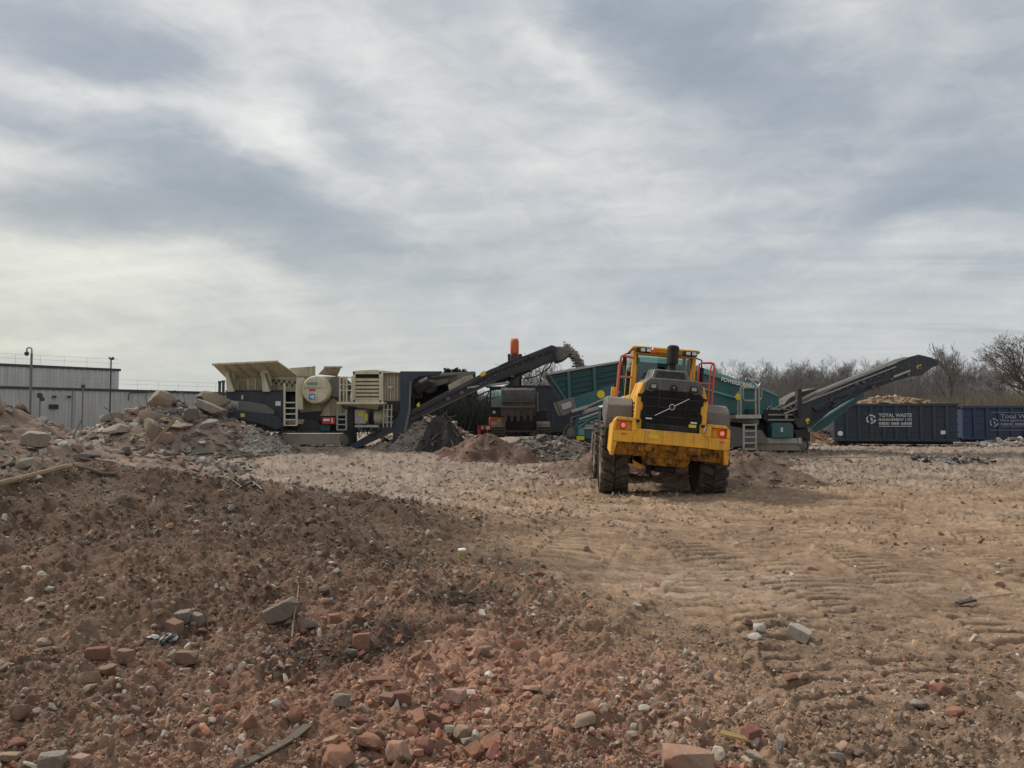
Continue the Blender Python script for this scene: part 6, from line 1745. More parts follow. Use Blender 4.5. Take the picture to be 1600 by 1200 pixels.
A = W(766, 682, DE); Bq = W(862, 664, DE)
for x0 in (W(766, 0, DE).x + .1, W(838, 0, DE).x):
    q = MB(); zb_, zt = W(0, 683, DE).z, W(0, 662, DE).z
    q.yz([(DE - .6, zb_ + .3), (DE - .4, zb_), (DE + 3.4, zb_), (DE + 3.7, zb_ + .3), (DE + 3.7, zt - .1), (DE + 3.4, zt + .1), (DE - .3, zt + .1), (DE - .6, zt - .2)], x0, x0 + .62)
    for k in range(5): q.box(x0 - .02, x0 + .64, DE - .64, DE - .58, zb_ + .1 + k * .12, zb_ + .15 + k * .12)
    eb(q, 'crawler_track', 'track', None, .03)
q = MB(); q.pbox(764, 652, 790, 669, DE - .1, 3.6); body = eb(q, 'upper_body', 'exc_orange', bevel=.04)
q = MB(); q.pbox(790, 640, 856, 672, DE + .9, 2.6); eb(q, 'engine_bay', 'exc_dark', body, .04)
q = MB(); q.lathe([(.01, 0), (.10, 0), (.10, .03)], tuple(W(780.5, 658, DE - .13)), 'Y', 14); q.pbox(776, 655.4, 783, 656.6, DE - .12, .03); eb(q, 'body_badge', 'yellow_sticker', body, 0)
q = MB()
for x in (765, 786): q.px([(x, 606), (x + 2.2, 606), (x + 2.2, 652), (x, 652)], DE - .05, .12)
q.pbox(764, 603.5, 789, 607, DE - .1, 1.6); q.pbox(765, 636, 788, 638, DE - .06, .1); q.pbox(765, 638, 788, 652, DE - .03, 1.5)
xc = eb(q, 'cab', 'exc_dark')
q = MB(); q.pbox(767.2, 607, 786, 636, DE - .02, .03); eb(q, 'window', 'glass', xc, 0)
q = MB(); q.pbox(770, 642, 774, 646, DE - .06, .05); eb(q, 'lamp', 'lamp', xc, 0)
q = MB(); q.tube([W(763, 645, DE - .1), W(761, 620, DE - .1), W(764, 612, DE - .1)], .03, 6); q.pbox(759, 619, 763, 629, DE - .15, .08); eb(q, 'mirror', 'exc_dark', xc)
# boom up and over, arm coming down to the bucket
xb0, xb1 = W(798.5, 0, DE).x, W(809.5, 0, DE).x
zt = W(0, 528, DE).z; zm = W(0, 640, DE).z
q = MB(); q.yz([(DE + 2.2, zm), (DE + 2.9, zm), (DE + 1.9, zt - 1.4), (DE + 1.0, zt), (DE + .2, zt), (DE + .2, zt - .45), (DE + .9, zt - .7), (DE + 1.4, zt - 1.6)], xb0, xb1)
q.tube([(xb0, DE + .5, zt - .25), (xb1, DE + .5, zt - .25)], .25, 14)
boom = eb(q, 'boom', 'exc_orange', bevel=.03)
for x0, x1 in ((793.5, 798), (810, 815.5)):
    a, b_ = W(x0, 0, DE).x, W(x1, 0, DE).x
    q = MB(); q.yz([(DE + .7, W(0, 551, DE).z), (DE + 1.05, W(0, 551, DE).z), (DE + 1.9, zm + .4), (DE + 1.6, zm + .4)], a, b_); eb(q, 'boom_ram', 'exc_dark', boom, .01)
za = W(0, 555, DE).z
q = MB(); q.yz([(DE - .05, zt - .02), (DE + .5, zt), (DE + .5, za), (DE - .12, za)], W(797.5, 0, DE).x, W(810.5, 0, DE).x); eb(q, 'arm_head', 'exc_orange', boom, .14)
q = MB(); q.yz([(DE - .1, za), (DE + .6, za), (DE + .3, W(0, 600, DE).z), (DE - .3, W(0, 612, DE).z), (DE - .5, W(0, 604, DE).z)], W(797, 0, DE).x, W(811, 0, DE).x)
eb(q, 'arm', 'exc_dark', bevel=.03)
q = MB()
zt_, zb_ = W(0, 605, DE - .9).z, W(0, 650, DE - .9).z
H_ = zt_ - zb_
xl, xr = W(785, 0, DE - .9).x, W(834, 0, DE - .9).x
pr = [(DE - .75, zt_ - .02), (DE - .95, zt_ - .12), (DE - 1.05, zt_ - H_ * .35), (DE - 1.02, zt_ - H_ * .75), (DE - .86, zb_), (DE - .80, zb_), (DE - .95, zt_ - H_ * .72), (DE - .97, zt_ - H_ * .35), (DE - .7, zt_ - .12)]
q.yz(pr, xl, xr)
sp = [(DE - .75, zt_), (DE - .97, zt_ - .12), (DE - 1.05, zt_ - H_ * .35), (DE - 1.02, zt_ - H_ * .75), (DE - .86, zb_), (DE - .3, zb_ + .3), (DE - .2, zt_ - .5)]
q.yz(sp, xl - .05, xl + .03); q.yz(sp, xr - .03, xr + .05)
bk = eb(q, 'bucket', 'bucket', bevel=.02)
q = MB()
for k in range(5):
    x = xl + (xr - xl) * (k + .5) / 5; q.loft([(x - .11, DE - 1.0, zb_ + .25), (x + .11, DE - 1.0, zb_ + .25), (x + .11, DE - .85, zb_ + .25), (x - .11, DE - .85, zb_ + .25)], [(x - .06, DE - .84, zb_ - .25), (x + .06, DE - .84, zb_ - .25), (x + .06, DE - .80, zb_ - .25), (x - .06, DE - .80, zb_ - .25)])
eb(q, 'tooth', 'bucket', bk)
q = MB(); q.box(xl - .03, xr + .03, DE - 1.075, DE - 1.03, zt_ - H_ * .72, zt_ - H_ * .64); q.box(xl - .03, xr + .03, DE - 1.09, DE - 1.04, zt_ - H_ * .52, zt_ - H_ * .49); eb(q, 'wear_bar', 'steel', bk)
for x in (W(838, 0, DE - .6).x,):
    q = MB(); q.tube([(x, DE - .4, zt_ - .2), (x, DE - .5, zb_ + .2)], .07, 8); eb(q, 'bucket_ram', 'steel', bk, 0)

# ------------------------------------------------------------------ roll-on skips
def skip(name, label, origin, yaw, L, H, D, mat, rib, extra):
    e = empty(name, origin, label, 'skip', None, (0, 0, yaw))
    t = .06
    q = MB()
    q.box(0, L, 0, t, .18, H); q.box(0, L, D - t, D, .18, H); q.box(0, t, t, D - t, .18, H); q.box(L - t, L, t, D - t, .18, H); q.box(t, L - t, t, D - t, .18, .26)
    body = q.build('body', M[mat], e, local=True, bevel=.01)
    n = 9
    for k in range(n):
        x = .62 + (L - 1.1) * k / (n - 1)
        q = MB(); q.loft([(x - .075, -.075, .16), (x + .075, -.075, .16), (x + .10, .0, .16), (x - .10, .0, .16)], [(x - .075, -.075, H - .12), (x + .075, -.075, H - .12), (x + .10, .0, H - .12), (x - .10, .0, H - .12)])
        q.build('rib', M[rib], e, local=True, bevel=.008)
    q = MB()
    for z in (.58, .98, 1.38, 1.70): q.box(.0, L, -.022, -.001, z, z + .035)
    q.build('pressed_seam', M[rib], body, local=True, bevel=.004)
    q = MB(); q.box(-.05, L + .05, -.09, .09, H - .12, H + .02); q.box(-.05, L + .05, D - .09, D + .09, H - .12, H + .02); q.box(-.07, .07, .09, D - .09, H - .12, H + .02); q.box(L - .07, L + .07, .09, D - .09, H - .12, H + .02)
    q.build('top_rail', M[rib], e, local=True, bevel=.012)
    q = MB(); q.box(.15, L - .05, .55, .75, -.06, .18); q.box(.15, L - .05, D - .75, D - .55, -.06, .18); q.box(-.02, L, -.05, .06, .10, .24)
    for z in (.55, .95, 1.35): q.box(L - .01, L + .06, .05, D - .05, z, z + .09)
    for y in (.3, D / 2, D - .3): q.box(L - .01, L + .07, y - .06, y + .06, .2, H - .1)
    q.build('skid_frame', M[rib], e, local=True, bevel=.01)
    for x in (.5, L - .5):
        q = MB(); q.lathe([(.12, -.1), (.12, .1)], (x, .65, .06), 'Y', 14); q.build('roller', M['track'], e, local=True)
    extra(e, body, L, H, D)
    return e


def emblem(parent, cx, cz, r, mat):
    """ring of chasing arrows round a small figure"""
    q = MB()
    for k in range(3):
        a0 = 20 + k * 120
        pts = [(cx + r * math.cos(R(a0 + t)), cz + r * math.sin(R(a0 + t))) for t in range(0, 84, 12)]
        o_, i_ = [(cx + (x - cx) * 1.16, cz + (z - cz) * 1.16) for x, z in pts], [(cx + (x - cx) * .84, cz + (z - cz) * .84) for x, z in pts]
        for (p0, p1, p2, p3) in zip(o_[:-1], o_[1:], i_[1:], i_[:-1]): q.xz([p0, p1, p2, p3], -.088, -.080)
        a1 = R(a0 + 72); tx, tz = -math.sin(a1), math.cos(a1); ex, ez = cx + r * math.cos(a1), cz + r * math.sin(a1)
        q.xz([(ex + (ex - cx) * .38, ez + (ez - cz) * .38), (ex + tx * r * .5, ez + tz * r * .5), (ex - (ex - cx) * .38, ez - (ez - cz) * .38)], -.088, -.080)
    q.xz(arc(cx + r * .1, cz + r * .12, r * .28, 0, 330, 10), -.088, -.080)
    q.xz([(cx - r * .15, cz - r * .2), (cx + r * .35, cz - r * .15), (cx + r * .5, cz - r * .5), (cx + r * .2, cz - r * .55)], -.088, -.080)
    q.build('emblem', M[mat], parent, local=True, smooth=False)


RX = Matrix.Rotation(R(90), 3, 'X').to_euler()


def skip_text1(e, body, L, H, D):
    x0, w = 2.12, 1.55
    lettering('lettering', 'TOTAL WASTE', .3, M['letter'], body, Vector((x0, -.085, 1.34)), RX, width=w, height=.19, bold=.006)
    lettering('lettering', 'MANAGEMENT LTD', .2, M['letter'], body, Vector((x0, -.085, 1.15)), RX, width=w, height=.13, bold=.004)
    lettering('lettering', '0800 888 6808', .2, M['letter'], body, Vector((x0, -.085, .95)), RX, width=w, height=.14, bold=.004)
    q = MB(); q.box(x0, x0 + w, -.088, -.080, .86, .895); q.build('underline', M['letter'], body, local=True, smooth=False)
    emblem(body, x0 - .36, 1.24, .20, 'letter')
    q = MB(); q.lathe([(.01, -.06), (.13, -.055), (.13, -.02)], (.28, 0, .50), 'Y', 16); pl_ = q.build('round_plate', M['white'], e, local=True)
    q = MB(); q.box(L - .78, L - .55, -.05, -.02, .48, .66); q.build('white_plate', M['white'], e, local=True)


def skip_text2(e, body, L, H, D):
    x0, w = 1.98, 2.0
    lettering('lettering', 'Total Waste', .3, M['faded'], body, Vector((x0, -.085, 1.24)), RX, width=w, height=.24, bold=.003)
    lettering('lettering', 'Management Ltd', .2, M['faded'], body, Vector((x0, -.085, 1.06)), RX, width=w * .96, height=.14, bold=.003)
    lettering('lettering', '0800 888 6808', .2, M['faded'], body, Vector((x0, -.085, .86)), RX, width=w, height=.15, bold=.003)
    q = MB(); q.box(x0, x0 + w, -.088, -.080, .78, .80); q.box(x0 - .5, x0 + w, -.088, -.080, 1.56, 1.58); q.box(x0 - .6, x0 + w, -.088, -.080, .60, .62); q.build('underline', M['faded'], body, local=True, smooth=False)
    emblem(body, x0 - .35, 1.02, .20, 'faded')


p0, p1 = W(1304, 694, 40.0), W(1497, 700, 38.6)
sk1 = skip('roll_on_skip', 'navy blue roll on skip heaped with rubble, its white lettering clear and sharp', p0 + Vector((0, 0, .06)), math.atan2(p1.y - p0.y, p1.x - p0.x), (Vector((p1.x, p1.y, 0)) - Vector((p0.x, p0.y, 0))).length, 2.02, 2.4, 'skip', 'skip_rib', skip_text1)
p2 = W(1505, 691, 42.0)
sk2 = skip('roll_on_skip', 'brighter blue roll on skip with faded lettering, cut off by the right edge', p2 + Vector((0, 0, .05)), R(-2), 6.4, 1.92, 2.4, 'skip2', 'skip2', skip_text2)
# what the first skip carries
gx, gy = 70, 26
sv, sf, scl, off = [], [], [], 0
xs, ys = np.meshgrid(np.linspace(.1, 6.0, gx), np.linspace(.1, 2.3, gy))
hh = 1.85 + .42 * np.exp(-((xs - 3.0) / 1.75) ** 4) * np.exp(-((ys - 1.2) / 1.1) ** 4) + .16 * fbm(xs, ys, .9, 4, 77) + .10 * cells(xs, ys, .3, 78)
v = np.stack([xs.ravel(), ys.ravel(), hh.ravel()], 1)
i = np.arange(gy - 1)[:, None] * gx; j = np.arange(gx - 1)[None]
f4 = np.stack([i + j, i + j + 1, i + gx + j + 1, i + gx + j], -1).reshape(-1, 4)
sv.append(v); sf.append(np.concatenate([f4[:, :3], f4[:, [0, 2, 3]]])); off = len(v)
mm = np.clip(.5 + fbm(v[:, 0], v[:, 1], .7, 3, 79), 0, 1)[:, None]
scl.append(np.array((.24, .155, .10)) * (1 - mm) + np.array((.32, .235, .16)) * mm)
lib = [cut_rock(800 + k, 2, 9, box=None if k % 2 else (1, .5, .4)) for k in range(8)]
for k in range(420):
    x, y = g.uniform(.6, 5.6), g.uniform(.1, 2.2)
    z = np.interp(x, xs[0], hh[np.argmin(abs(ys[:, 0] - y))])
    p, f = lib[g.integers(8)]; p = p / np.abs(p).max(); s_ = .05 + .16 * g.random() ** 2
    q_ = np.array(Matrix.Rotation(g.uniform(0, 6.3), 3, Vector(g.normal(size=3)).normalized()))
    sv.append((p * s_) @ q_.T + np.array((x, y, z))); sf.append(f + off); off += len(p)
    scl.append(np.tile(np.array([(.32, .18, .10), (.42, .34, .25), (.30, .22, .16), (.36, .25, .15), (.24, .16, .11)][g.integers(5)]) * g.uniform(.7, 1.2), (len(p), 1)))
me = np_mesh('rubble_load', np.concatenate(sv), np.concatenate(sf), np.concatenate(scl), smooth=False); me.materials.append(M['heap'])
o = bpy.data.objects.new('rubble_load', me); COL.objects.link(o); o.location = sk1.location; o.rotation_euler = sk1.rotation_euler
tag(o, 'heaped load of orange and tan rubble filling the navy skip', 'rubble load')
q = MB(); q.box(-.6, .6, -.08, .08, 0, .035)
o = q.build('timber_board', M['wood']); o.location = sk1.matrix_basis @ Vector((5.2, .5, 2.06)); o.rotation_euler = (0, R(2), sk1.rotation_euler.z)
tag(o, 'pale board lying on the right end of the skip load', 'board')

# dark storage box behind the excavator
q = MB(); x0, x1 = W(838, 0, 44).x, W(884, 0, 44).x
st = empty('storage_container', W(860, 673, 44.5), 'dark navy storage container standing behind the excavator bucket', 'container')
q = MB(); q.box(x0 - 1.8, x1 + .9, 44, 46.4, W(0, 673, 44).z - .05, W(0, 603.5, 44).z); q.build('body', M['navy'], st, bevel=.03)
q = MB()
for k in range(26): q.box(x0 - 1.7 + k * .16, x0 - 1.62 + k * .16, 43.96, 44.01, W(0, 670, 44).z, W(0, 607, 44).z)
q.build('corrugation', M['navy'], st)
q = MB(); q.box(x0 - 1.85, x1 + .95, 43.93, 44.1, W(0, 605, 44).z, W(0, 602.5, 44).z + .03); q.box(x0 - 1.85, x1 + .95, 43.93, 44.1, W(0, 674, 44).z - .05, W(0, 671, 44).z); q.build('edge_rail', M['exc_dark'], st, bevel=.02)

# red and white barriers by the excavator
for k, (px, py, lab) in enumerate(((756, 672, 'red and white plastic barrier left of the pair beside the orange excavator'), (763, 670, 'red and white plastic barrier right of the pair beside the orange excavator'))):
    p = W(px, py, DE - .6); p.z = float(heap_h(np.array([p.x]), np.array([p.y]))[0])
    e = empty('plastic_barrier', p, lab, 'barrier', 'plastic barriers by the excavator', (0, 0, R(70 - 55 * k)))
    q = MB(); q.box(-.5, .5, -.03, .03, .82, 1.0); q.box(-.5, .5, -.03, .03, .42, .58); q.box(-.5, -.42, -.03, .03, 0, 1.0); q.box(.42, .5, -.03, .03, 0, 1.0); q.build('frame', M['red_box'], e, local=True, bevel=.01)
    q = MB()
    for x in (-.38, -.1, .18): q.box(x, x + .16, -.036, .036, .84, .98)
    q.build('reflective_band', M['white'], e, local=True)
    q = MB(); q.box(-.5, -.38, -.25, .25, 0, .06); q.box(.38, .5, -.25, .25, 0, .06); q.build('foot', M['black'], e, local=True)
# ------------------------------------------------------------------ warehouse on the left
def cladding(name, col, pitch=.33):
    m, n, bs = new_mat(name)
    co = n.n('ShaderNodeTexCoord').outputs['Object']
    sp = n.n('ShaderNodeSeparateXYZ'); n.put(sp.inputs[0], co)
    st = n.m('FRACT', n.m('MULTIPLY', sp.outputs[0], 1 / 3.0))
    mp = n.n('ShaderNodeMapping'); mp.inputs['Scale'].default_value = (1.2, 1.2, .15); n.put(mp.inputs[0], co)
    run = n.noise(mp.outputs[0], 1.6, 6, .6)
    n.put(bs.inputs['Base Color'], n.mix(n.ramp(run, [(.35, 0.0), (.75, .45)]), col, (.20, .19, .17)))
    bs.inputs['Roughness'].default_value = .55
    return m


M['clad'] = cladding('grey_cladding', (.45, .455, .445))
M['clad_hi'] = cladding('upper_cladding', (.50, .50, .49))
M['trim'] = plain('dark_roof_trim', (.045, .047, .05), .6)


def wall_block(root, A, B, z0, z1, depth, mat, name):
    """corrugated box: front wall from A to B (plan), ribs as relief"""
    A, B = Vector((A[0], A[1], 0)), Vector((B[0], B[1], 0))
    t = (B - A).normalized(); nrm = Vector((t.y, -t.x, 0)); L = (B - A).length
    q = MB(); back = -nrm * depth
    q.loft([A + Vector((0, 0, z0)), B + Vector((0, 0, z0)), B + back + Vector((0, 0, z0)), A + back + Vector((0, 0, z0))], [A + Vector((0, 0, z1)), B + Vector((0, 0, z1)), B + back + Vector((0, 0, z1)), A + back + Vector((0, 0, z1))])
    n = int(L / .62)
    for k in range(n):
        p = A + t * (L * (k + .5) / n)
        for (a, b_) in ((-.16, .16),):
            q.loft([p + t * a + nrm * .001 + Vector((0, 0, z0)), p + t * b_ + nrm * .001 + Vector((0, 0, z0)), p + t * (b_ - .05) + nrm * .07 + Vector((0, 0, z0)), p + t * (a + .05) + nrm * .07 + Vector((0, 0, z0))],
                   [p + t * a + nrm * .001 + Vector((0, 0, z1)), p + t * b_ + nrm * .001 + Vector((0, 0, z1)), p + t * (b_ - .05) + nrm * .07 + Vector((0, 0, z1)), p + t * (a + .05) + nrm * .07 + Vector((0, 0, z1))])
    w = q.build(name, mat, root, smooth=False)
    q = MB()
    q.loft([A - t * .15 + nrm * .14 + Vector((0, 0, z1 - .14)), B + t * .15 + nrm * .14 + Vector((0, 0, z1 - .14)), B + t * .15 - nrm * .1 + Vector((0, 0, z1 - .14)), A - t * .15 - nrm * .1 + Vector((0, 0, z1 - .14))],
           [A - t * .15 + nrm * .14 + Vector((0, 0, z1 + .12)), B + t * .15 + nrm * .14 + Vector((0, 0, z1 + .12)), B + t * .15 - nrm * .1 + Vector((0, 0, z1 + .12)), A - t * .15 - nrm * .1 + Vector((0, 0, z1 + .12))])
    q.build('roof_edge', M['trim'], root, smooth=False)
    q = MB()
    for k in range(int(L / 2.2) + 1):
        p = A + t * min(k * 2.2, L) + Vector((0, 0, z1 + .1)) - nrm * .3; q.tube([p, p + Vector((0, 0, 1.05))], .011, 5)
    for h in (.6, 1.05): q.tube([A - nrm * .3 + Vector((0, 0, z1 + .1 + h)), B - nrm * .3 + Vector((0, 0, z1 + .1 + h))], .009, 5)
    q.build('roof_rail', M['grey_rail'], root)
    return A, B, t, nrm


wh = empty('warehouse', Vector((-45, 80, 0)), 'long pale grey corrugated warehouse with a taller block at its left end', 'warehouse')
PA, PB = (-76.0, 47.0), (-42.8, 83.5)
zt = W(182, 578, 83.5).z
wall_block(wh, PA, PB, 3.8, zt, 14, M['clad_hi'], 'upper_wall')
LA, LB_ = (-74.5, 45.6), (-28.0, 86.5)
zl = W(345, 613, 86.0).z + .05
A_, B_, tdir, ndir = wall_block(wh, LA, (-27.0, 97.5), -.2, zl, 16, M['clad'], 'lower_wall')


def wall_pt(px, py):
    """point on the lower wall seen at a photo pixel"""
    v = pix_dir(px, py); nx, ny = ndir.x, ndir.y
    s_ = (A_.x * nx + A_.y * ny) / (v.x * nx + v.y * ny)
    return Vector((v.x * s_, v.y * s_, CAM_Z + v.z * s_))


def on_wall(q, px, py, w, h, dep=.12):
    p = wall_pt(px, py) + ndir * .08
    q.loft([p - tdir * w / 2 - Vector((0, 0, h / 2)), p + tdir * w / 2 - Vector((0, 0, h / 2)), p + tdir * w / 2 + Vector((0, 0, h / 2)), p - tdir * w / 2 + Vector((0, 0, h / 2))],
           [p - tdir * w / 2 - Vector((0, 0, h / 2)) + ndir * dep, p + tdir * w / 2 - Vector((0, 0, h / 2)) + ndir * dep, p + tdir * w / 2 + Vector((0, 0, h / 2)) + ndir * dep, p - tdir * w / 2 + Vector((0, 0, h / 2)) + ndir * dep])


q = MB(); on_wall(q, 83, 635.5, .85, .45); q.build('wall_window', M['slot'], wh)
for (px, py) in ((84, 620), (107, 620)):
    q = MB(); on_wall(q, px, py, .28, .22, .3); q.build('wall_lamp', M['trim'], wh)
q = MB(); p = wall_pt(200, 617) + ndir * .2; q.tube([p + Vector((0, 0, -.6)), p + Vector((0, 0, .15)), p + tdir * .3 + Vector((0, 0, .25)), p + tdir * 2.0 + Vector((0, 0, .3))], .05, 6); q.build('wall_pipe', M['trim'], wh)
q = MB(); p = wall_pt(113.5, 625) + ndir * .1; q.tube([Vector((p.x, p.y, 0)), Vector((p.x, p.y, zl))], .045, 6); q.build('downpipe', M['grey_rail'], wh)

# ------------------------------------------------------------------ poles
def gz(x, y): return float(base_h(np.array([x]), np.array([y]))[0])


p = W(47, 640, 52); z0 = gz(p.x, p.y); ztop = W(47, 552, 52).z; zs = W(47, 543, 52).z
e = empty('camera_pole', (p.x, p.y, z0), 'tall grey swan neck pole with a dome camera in front of the warehouse', 'camera pole')
q = MB(); q.tube([(p.x, p.y, z0), (p.x, p.y, ztop)], [.085, .07], 10); q.build('pole', M['steel'], e)
q = MB(); rr = .17; q.tube([(p.x, p.y, ztop - .05), (p.x, p.y, zs - rr)] + [(p.x - rr + rr * math.cos(R(a)), p.y, zs - rr + rr * math.sin(R(a))) for a in range(15, 181, 15)] + [(p.x - 2 * rr, p.y, zs - rr - .1)], .055, 8); q.build('swan_neck', M['pale_steel'], e)
q = MB(); q.lathe([(.05, .22), (.13, .15), (.15, .05), (.11, -.06), (.01, -.11)], (p.x - 2 * rr, p.y, zs - rr - .3), 'Z', 14); q.build('camera', M['trim'], e)
p = W(172, 630, 56); z0 = gz(p.x, p.y); ztop = W(172, 563, 56).z
e = empty('camera_pole', (p.x, p.y, z0), 'slim dark pole with twin heads at the corner of the tall warehouse block', 'camera pole')
q = MB(); q.tube([(p.x, p.y, z0), (p.x, p.y, ztop)], [.06, .05], 8); q.build('pole', M['trim'], e)
q = MB(); q.tube([(p.x - .18, p.y, ztop + .22), (p.x - .05, p.y, ztop + .1), (p.x, p.y, ztop)], .05, 6); q.lathe([(.02, .12), (.13, .05), (.12, -.08), (.02, -.12)], (p.x + .1, p.y, ztop + .14), 'Z', 10); q.build('head', M['trim'], e)
p = W(129, 640, 58); z0 = gz(p.x, p.y); ztop = W(129, 606, 58).z
e = empty('lamp_post', (p.x, p.y, z0), 'short thin pole with a small box before the lower warehouse wall', 'post')
q = MB(); q.tube([(p.x, p.y, z0), (p.x, p.y, ztop)], .06, 6); q.build('pole', M['steel'], e)
q = MB(); q.box(p.x - .1, p.x + .1, p.y - .1, p.y + .1, ztop, ztop + .24); q.build('box', M['trim'], e)
p = W(62, 640, 54); z0 = gz(p.x, p.y); ztop = W(62, 618, 54).z
e = empty('sign_post', (p.x, p.y, z0), 'low post with dark round heads left of the small wall window', 'post')
q = MB(); q.tube([(p.x, p.y, z0), (p.x, p.y, ztop)], .05, 6); q.build('pole', M['steel'], e)
q = MB(); q.lathe([(.01, 0), (.20, .02), (.20, .12), (.01, .14)], (p.x, p.y - .1, ztop), 'Y', 12); q.lathe([(.01, 0), (.16, .02), (.16, .12), (.01, .14)], (p.x + .18, p.y - .1, ztop - .25), 'Y', 12); q.build('head', M['trim'], e)
for k, (px, top, lab) in enumerate(((342.6, 598, 'left dark stack of the pair beyond the crusher hopper'), (348.4, 597, 'right dark stack of the pair beyond the crusher hopper'))):
    p = W(px, 640, 70); q = MB(); q.tube([(p.x, p.y, gz(p.x, p.y)), (p.x, p.y, W(px, top, 70).z)], .13, 8); q.tube([(p.x, p.y, W(px, top, 70).z), (p.x, p.y, W(px, top, 70).z + .15)], .17, 8)
    tag(q.build('steel_stack', M['trim']), lab, 'stack', 'twin stacks beyond the hopper')
q = MB(); q.box(-30.5, -29.2, 60, 61, gz(-30, 60), gz(-30, 60) + 1.2); q.box(-30.6, -29.1, 59.9, 61.1, gz(-30, 60) + 1.2, gz(-30, 60) + 1.28)
for k in range(5): q.box(-30.4, -29.3, 59.96, 60, gz(-30, 60) + .2 + k * .18, gz(-30, 60) + .28 + k * .18)

# ------------------------------------------------------------------ bare trees
M['bark'] = rocky('bark', (.14, .12, .10), (.10, .085, .075), .2, (.08, .08, .05), 6)
M['twigs'] = plain('bare_twigs', (.225, .21, .20), .9, spec=.1)
M['twigs_grey'] = plain('grey_twigs', (.26, .245, .235), .9, spec=.1)
M['twigs_near'] = plain('dark_twigs', (.17, .145, .13), .9, spec=.1)


def bare_tree(seed, H, spread, depth, kids, trunk_r, upright=.6, thin=.010, lean_=0.0):
    g = random.Random(seed)
    tv, cv = MB(), MB()
    def branch(p, d, L, r, lev):
        pts, rs = [p], [r]
        n = 4 if lev < 2 else 3
        for k in range(n):
            d = (d + Vector((g.gauss(0, .16), g.gauss(0, .16), g.gauss(.03, .10) + (.05 * upright if lev else 0)))).normalized()
            p = p + d * (L / n); pts.append(p); rs.append(max(thin, r * (1 - .62 * (k + 1) / n)))
        (tv if lev < 2 else cv).tube(pts, rs, 6 if lev == 0 else (5 if lev == 1 else 3), cap=False)
        if lev >= depth: return
        m = kids[min(lev, len(kids) - 1)]
        for k in range(m):
            f = (.28 if lev == 0 else .2) + (.72 if lev == 0 else .8) * (k + g.random()) / m
            i = min(int(f * n), n - 1); q0 = pts[i].lerp(pts[i + 1], f * n - i)
            az_ = g.uniform(0, 6.283); a = g.uniform(.45, 1.0) * spread
            u = Vector((math.cos(az_), math.sin(az_), 0)); u = (u - d * u.dot(d)).normalized()
            nd = (d * math.cos(a) + u * math.sin(a)).normalized()
            branch(q0, nd, L * g.uniform(.42, .68) * (1.15 - .4 * f), rs[i] * .55, lev + 1)
    branch(Vector((0, 0, -.1)), Vector((lean_, 0, 1)).normalized(), H * .72, trunk_r, 0)
    return tv, cv


def make_tree(name, loc, label, group, seed, twigs='twigs', cat='tree', scale=1.0, **kw):
    e = empty(name, loc, label, cat, group)
    tv, cv = bare_tree(seed, **kw)
    tv.build('trunk', M['bark'], e, local=True); cv.build('crown', M[twigs], e, local=True, smooth=False)
    e.scale = (scale,) * 3
    return e


TG = 'bare trees in the treeline behind the site'
protos = []
for k in range(7):
    e = make_tree('bare_tree', (0, 0, 0), 'bare brown leafless tree standing in the long treeline behind the site', TG, 40 + k, 'twigs' if k % 3 else 'twigs_grey', H=9.0, spread=.85 if k % 2 else .6, depth=4, kids=(11, 6, 5, 4), trunk_r=.12, upright=.9, thin=.0085)
    protos.append(e)
gt = np.random.default_rng(9)
used = set()
rows = []
for k, px in enumerate(np.linspace(1108, 1570, 62)): rows.append((px + gt.uniform(-5, 5), gt.uniform(94, 122), None))
for px, d, top in rows:
    # skyline of the treeline as the photo draws it
    top = np.interp(px, [1100, 1130, 1160, 1200, 1240, 1270, 1300, 1330, 1360, 1400, 1430, 1470, 1490, 1510, 1530, 1560, 1600], [584, 580, 579, 577, 578, 580, 574, 572, 574, 578, 575, 566, 572, 573, 578, 582, 580]) + gt.uniform(-2, 6)
    p = W(px, 650, d); z0 = gz(p.x, p.y); h = W(px, top, d).z - z0
    k = int(gt.integers(7)); pr = protos[k]
    s_ = h / 8.6
    if k not in used:
        used.add(k); e = pr; e.location = (p.x, p.y, z0); e.rotation_euler = (0, 0, gt.uniform(0, 6.3)); e.scale = (s_ * 1.05, s_ * 1.05, s_)
    else:
        dup(pr, (p.x, p.y, z0), (0, 0, gt.uniform(0, 6.3)), (s_ * 1.05, s_ * 1.05, s_))
for k in range(7):
    if k not in used: protos[k].location = (60, 110, gz(60, 110))
# slim birch-like trees seen between conveyor and hopper
bp = make_tree('birch_tree', (0, 0, 0), 'slender pale bare tree seen between the crusher conveyor and the teal hopper', 'slender trees between the two machines', 71, 'twigs_grey', H=8.0, spread=.45, depth=4, kids=(10, 4, 3, 3), trunk_r=.07, upright=1.0, thin=.011)
first = True
for px, d, top in ((818, 66, 578), (828, 70, 572), (838, 66, 566), (847, 69, 562), (856, 66, 560), (866, 70, 562), (874, 66, 572), (846, 74, 570), (832, 62, 584)):
    p = W(px, 650, d); z0 = gz(p.x, p.y); s_ = (W(px, top, d).z - z0) / 7.6
    if first: bp.location = (p.x, p.y, z0); bp.scale = (s_,) * 3; first = False
    else: dup(bp, (p.x, p.y, z0), (0, 0, gt.uniform(0, 6.3)), (s_,) * 3)
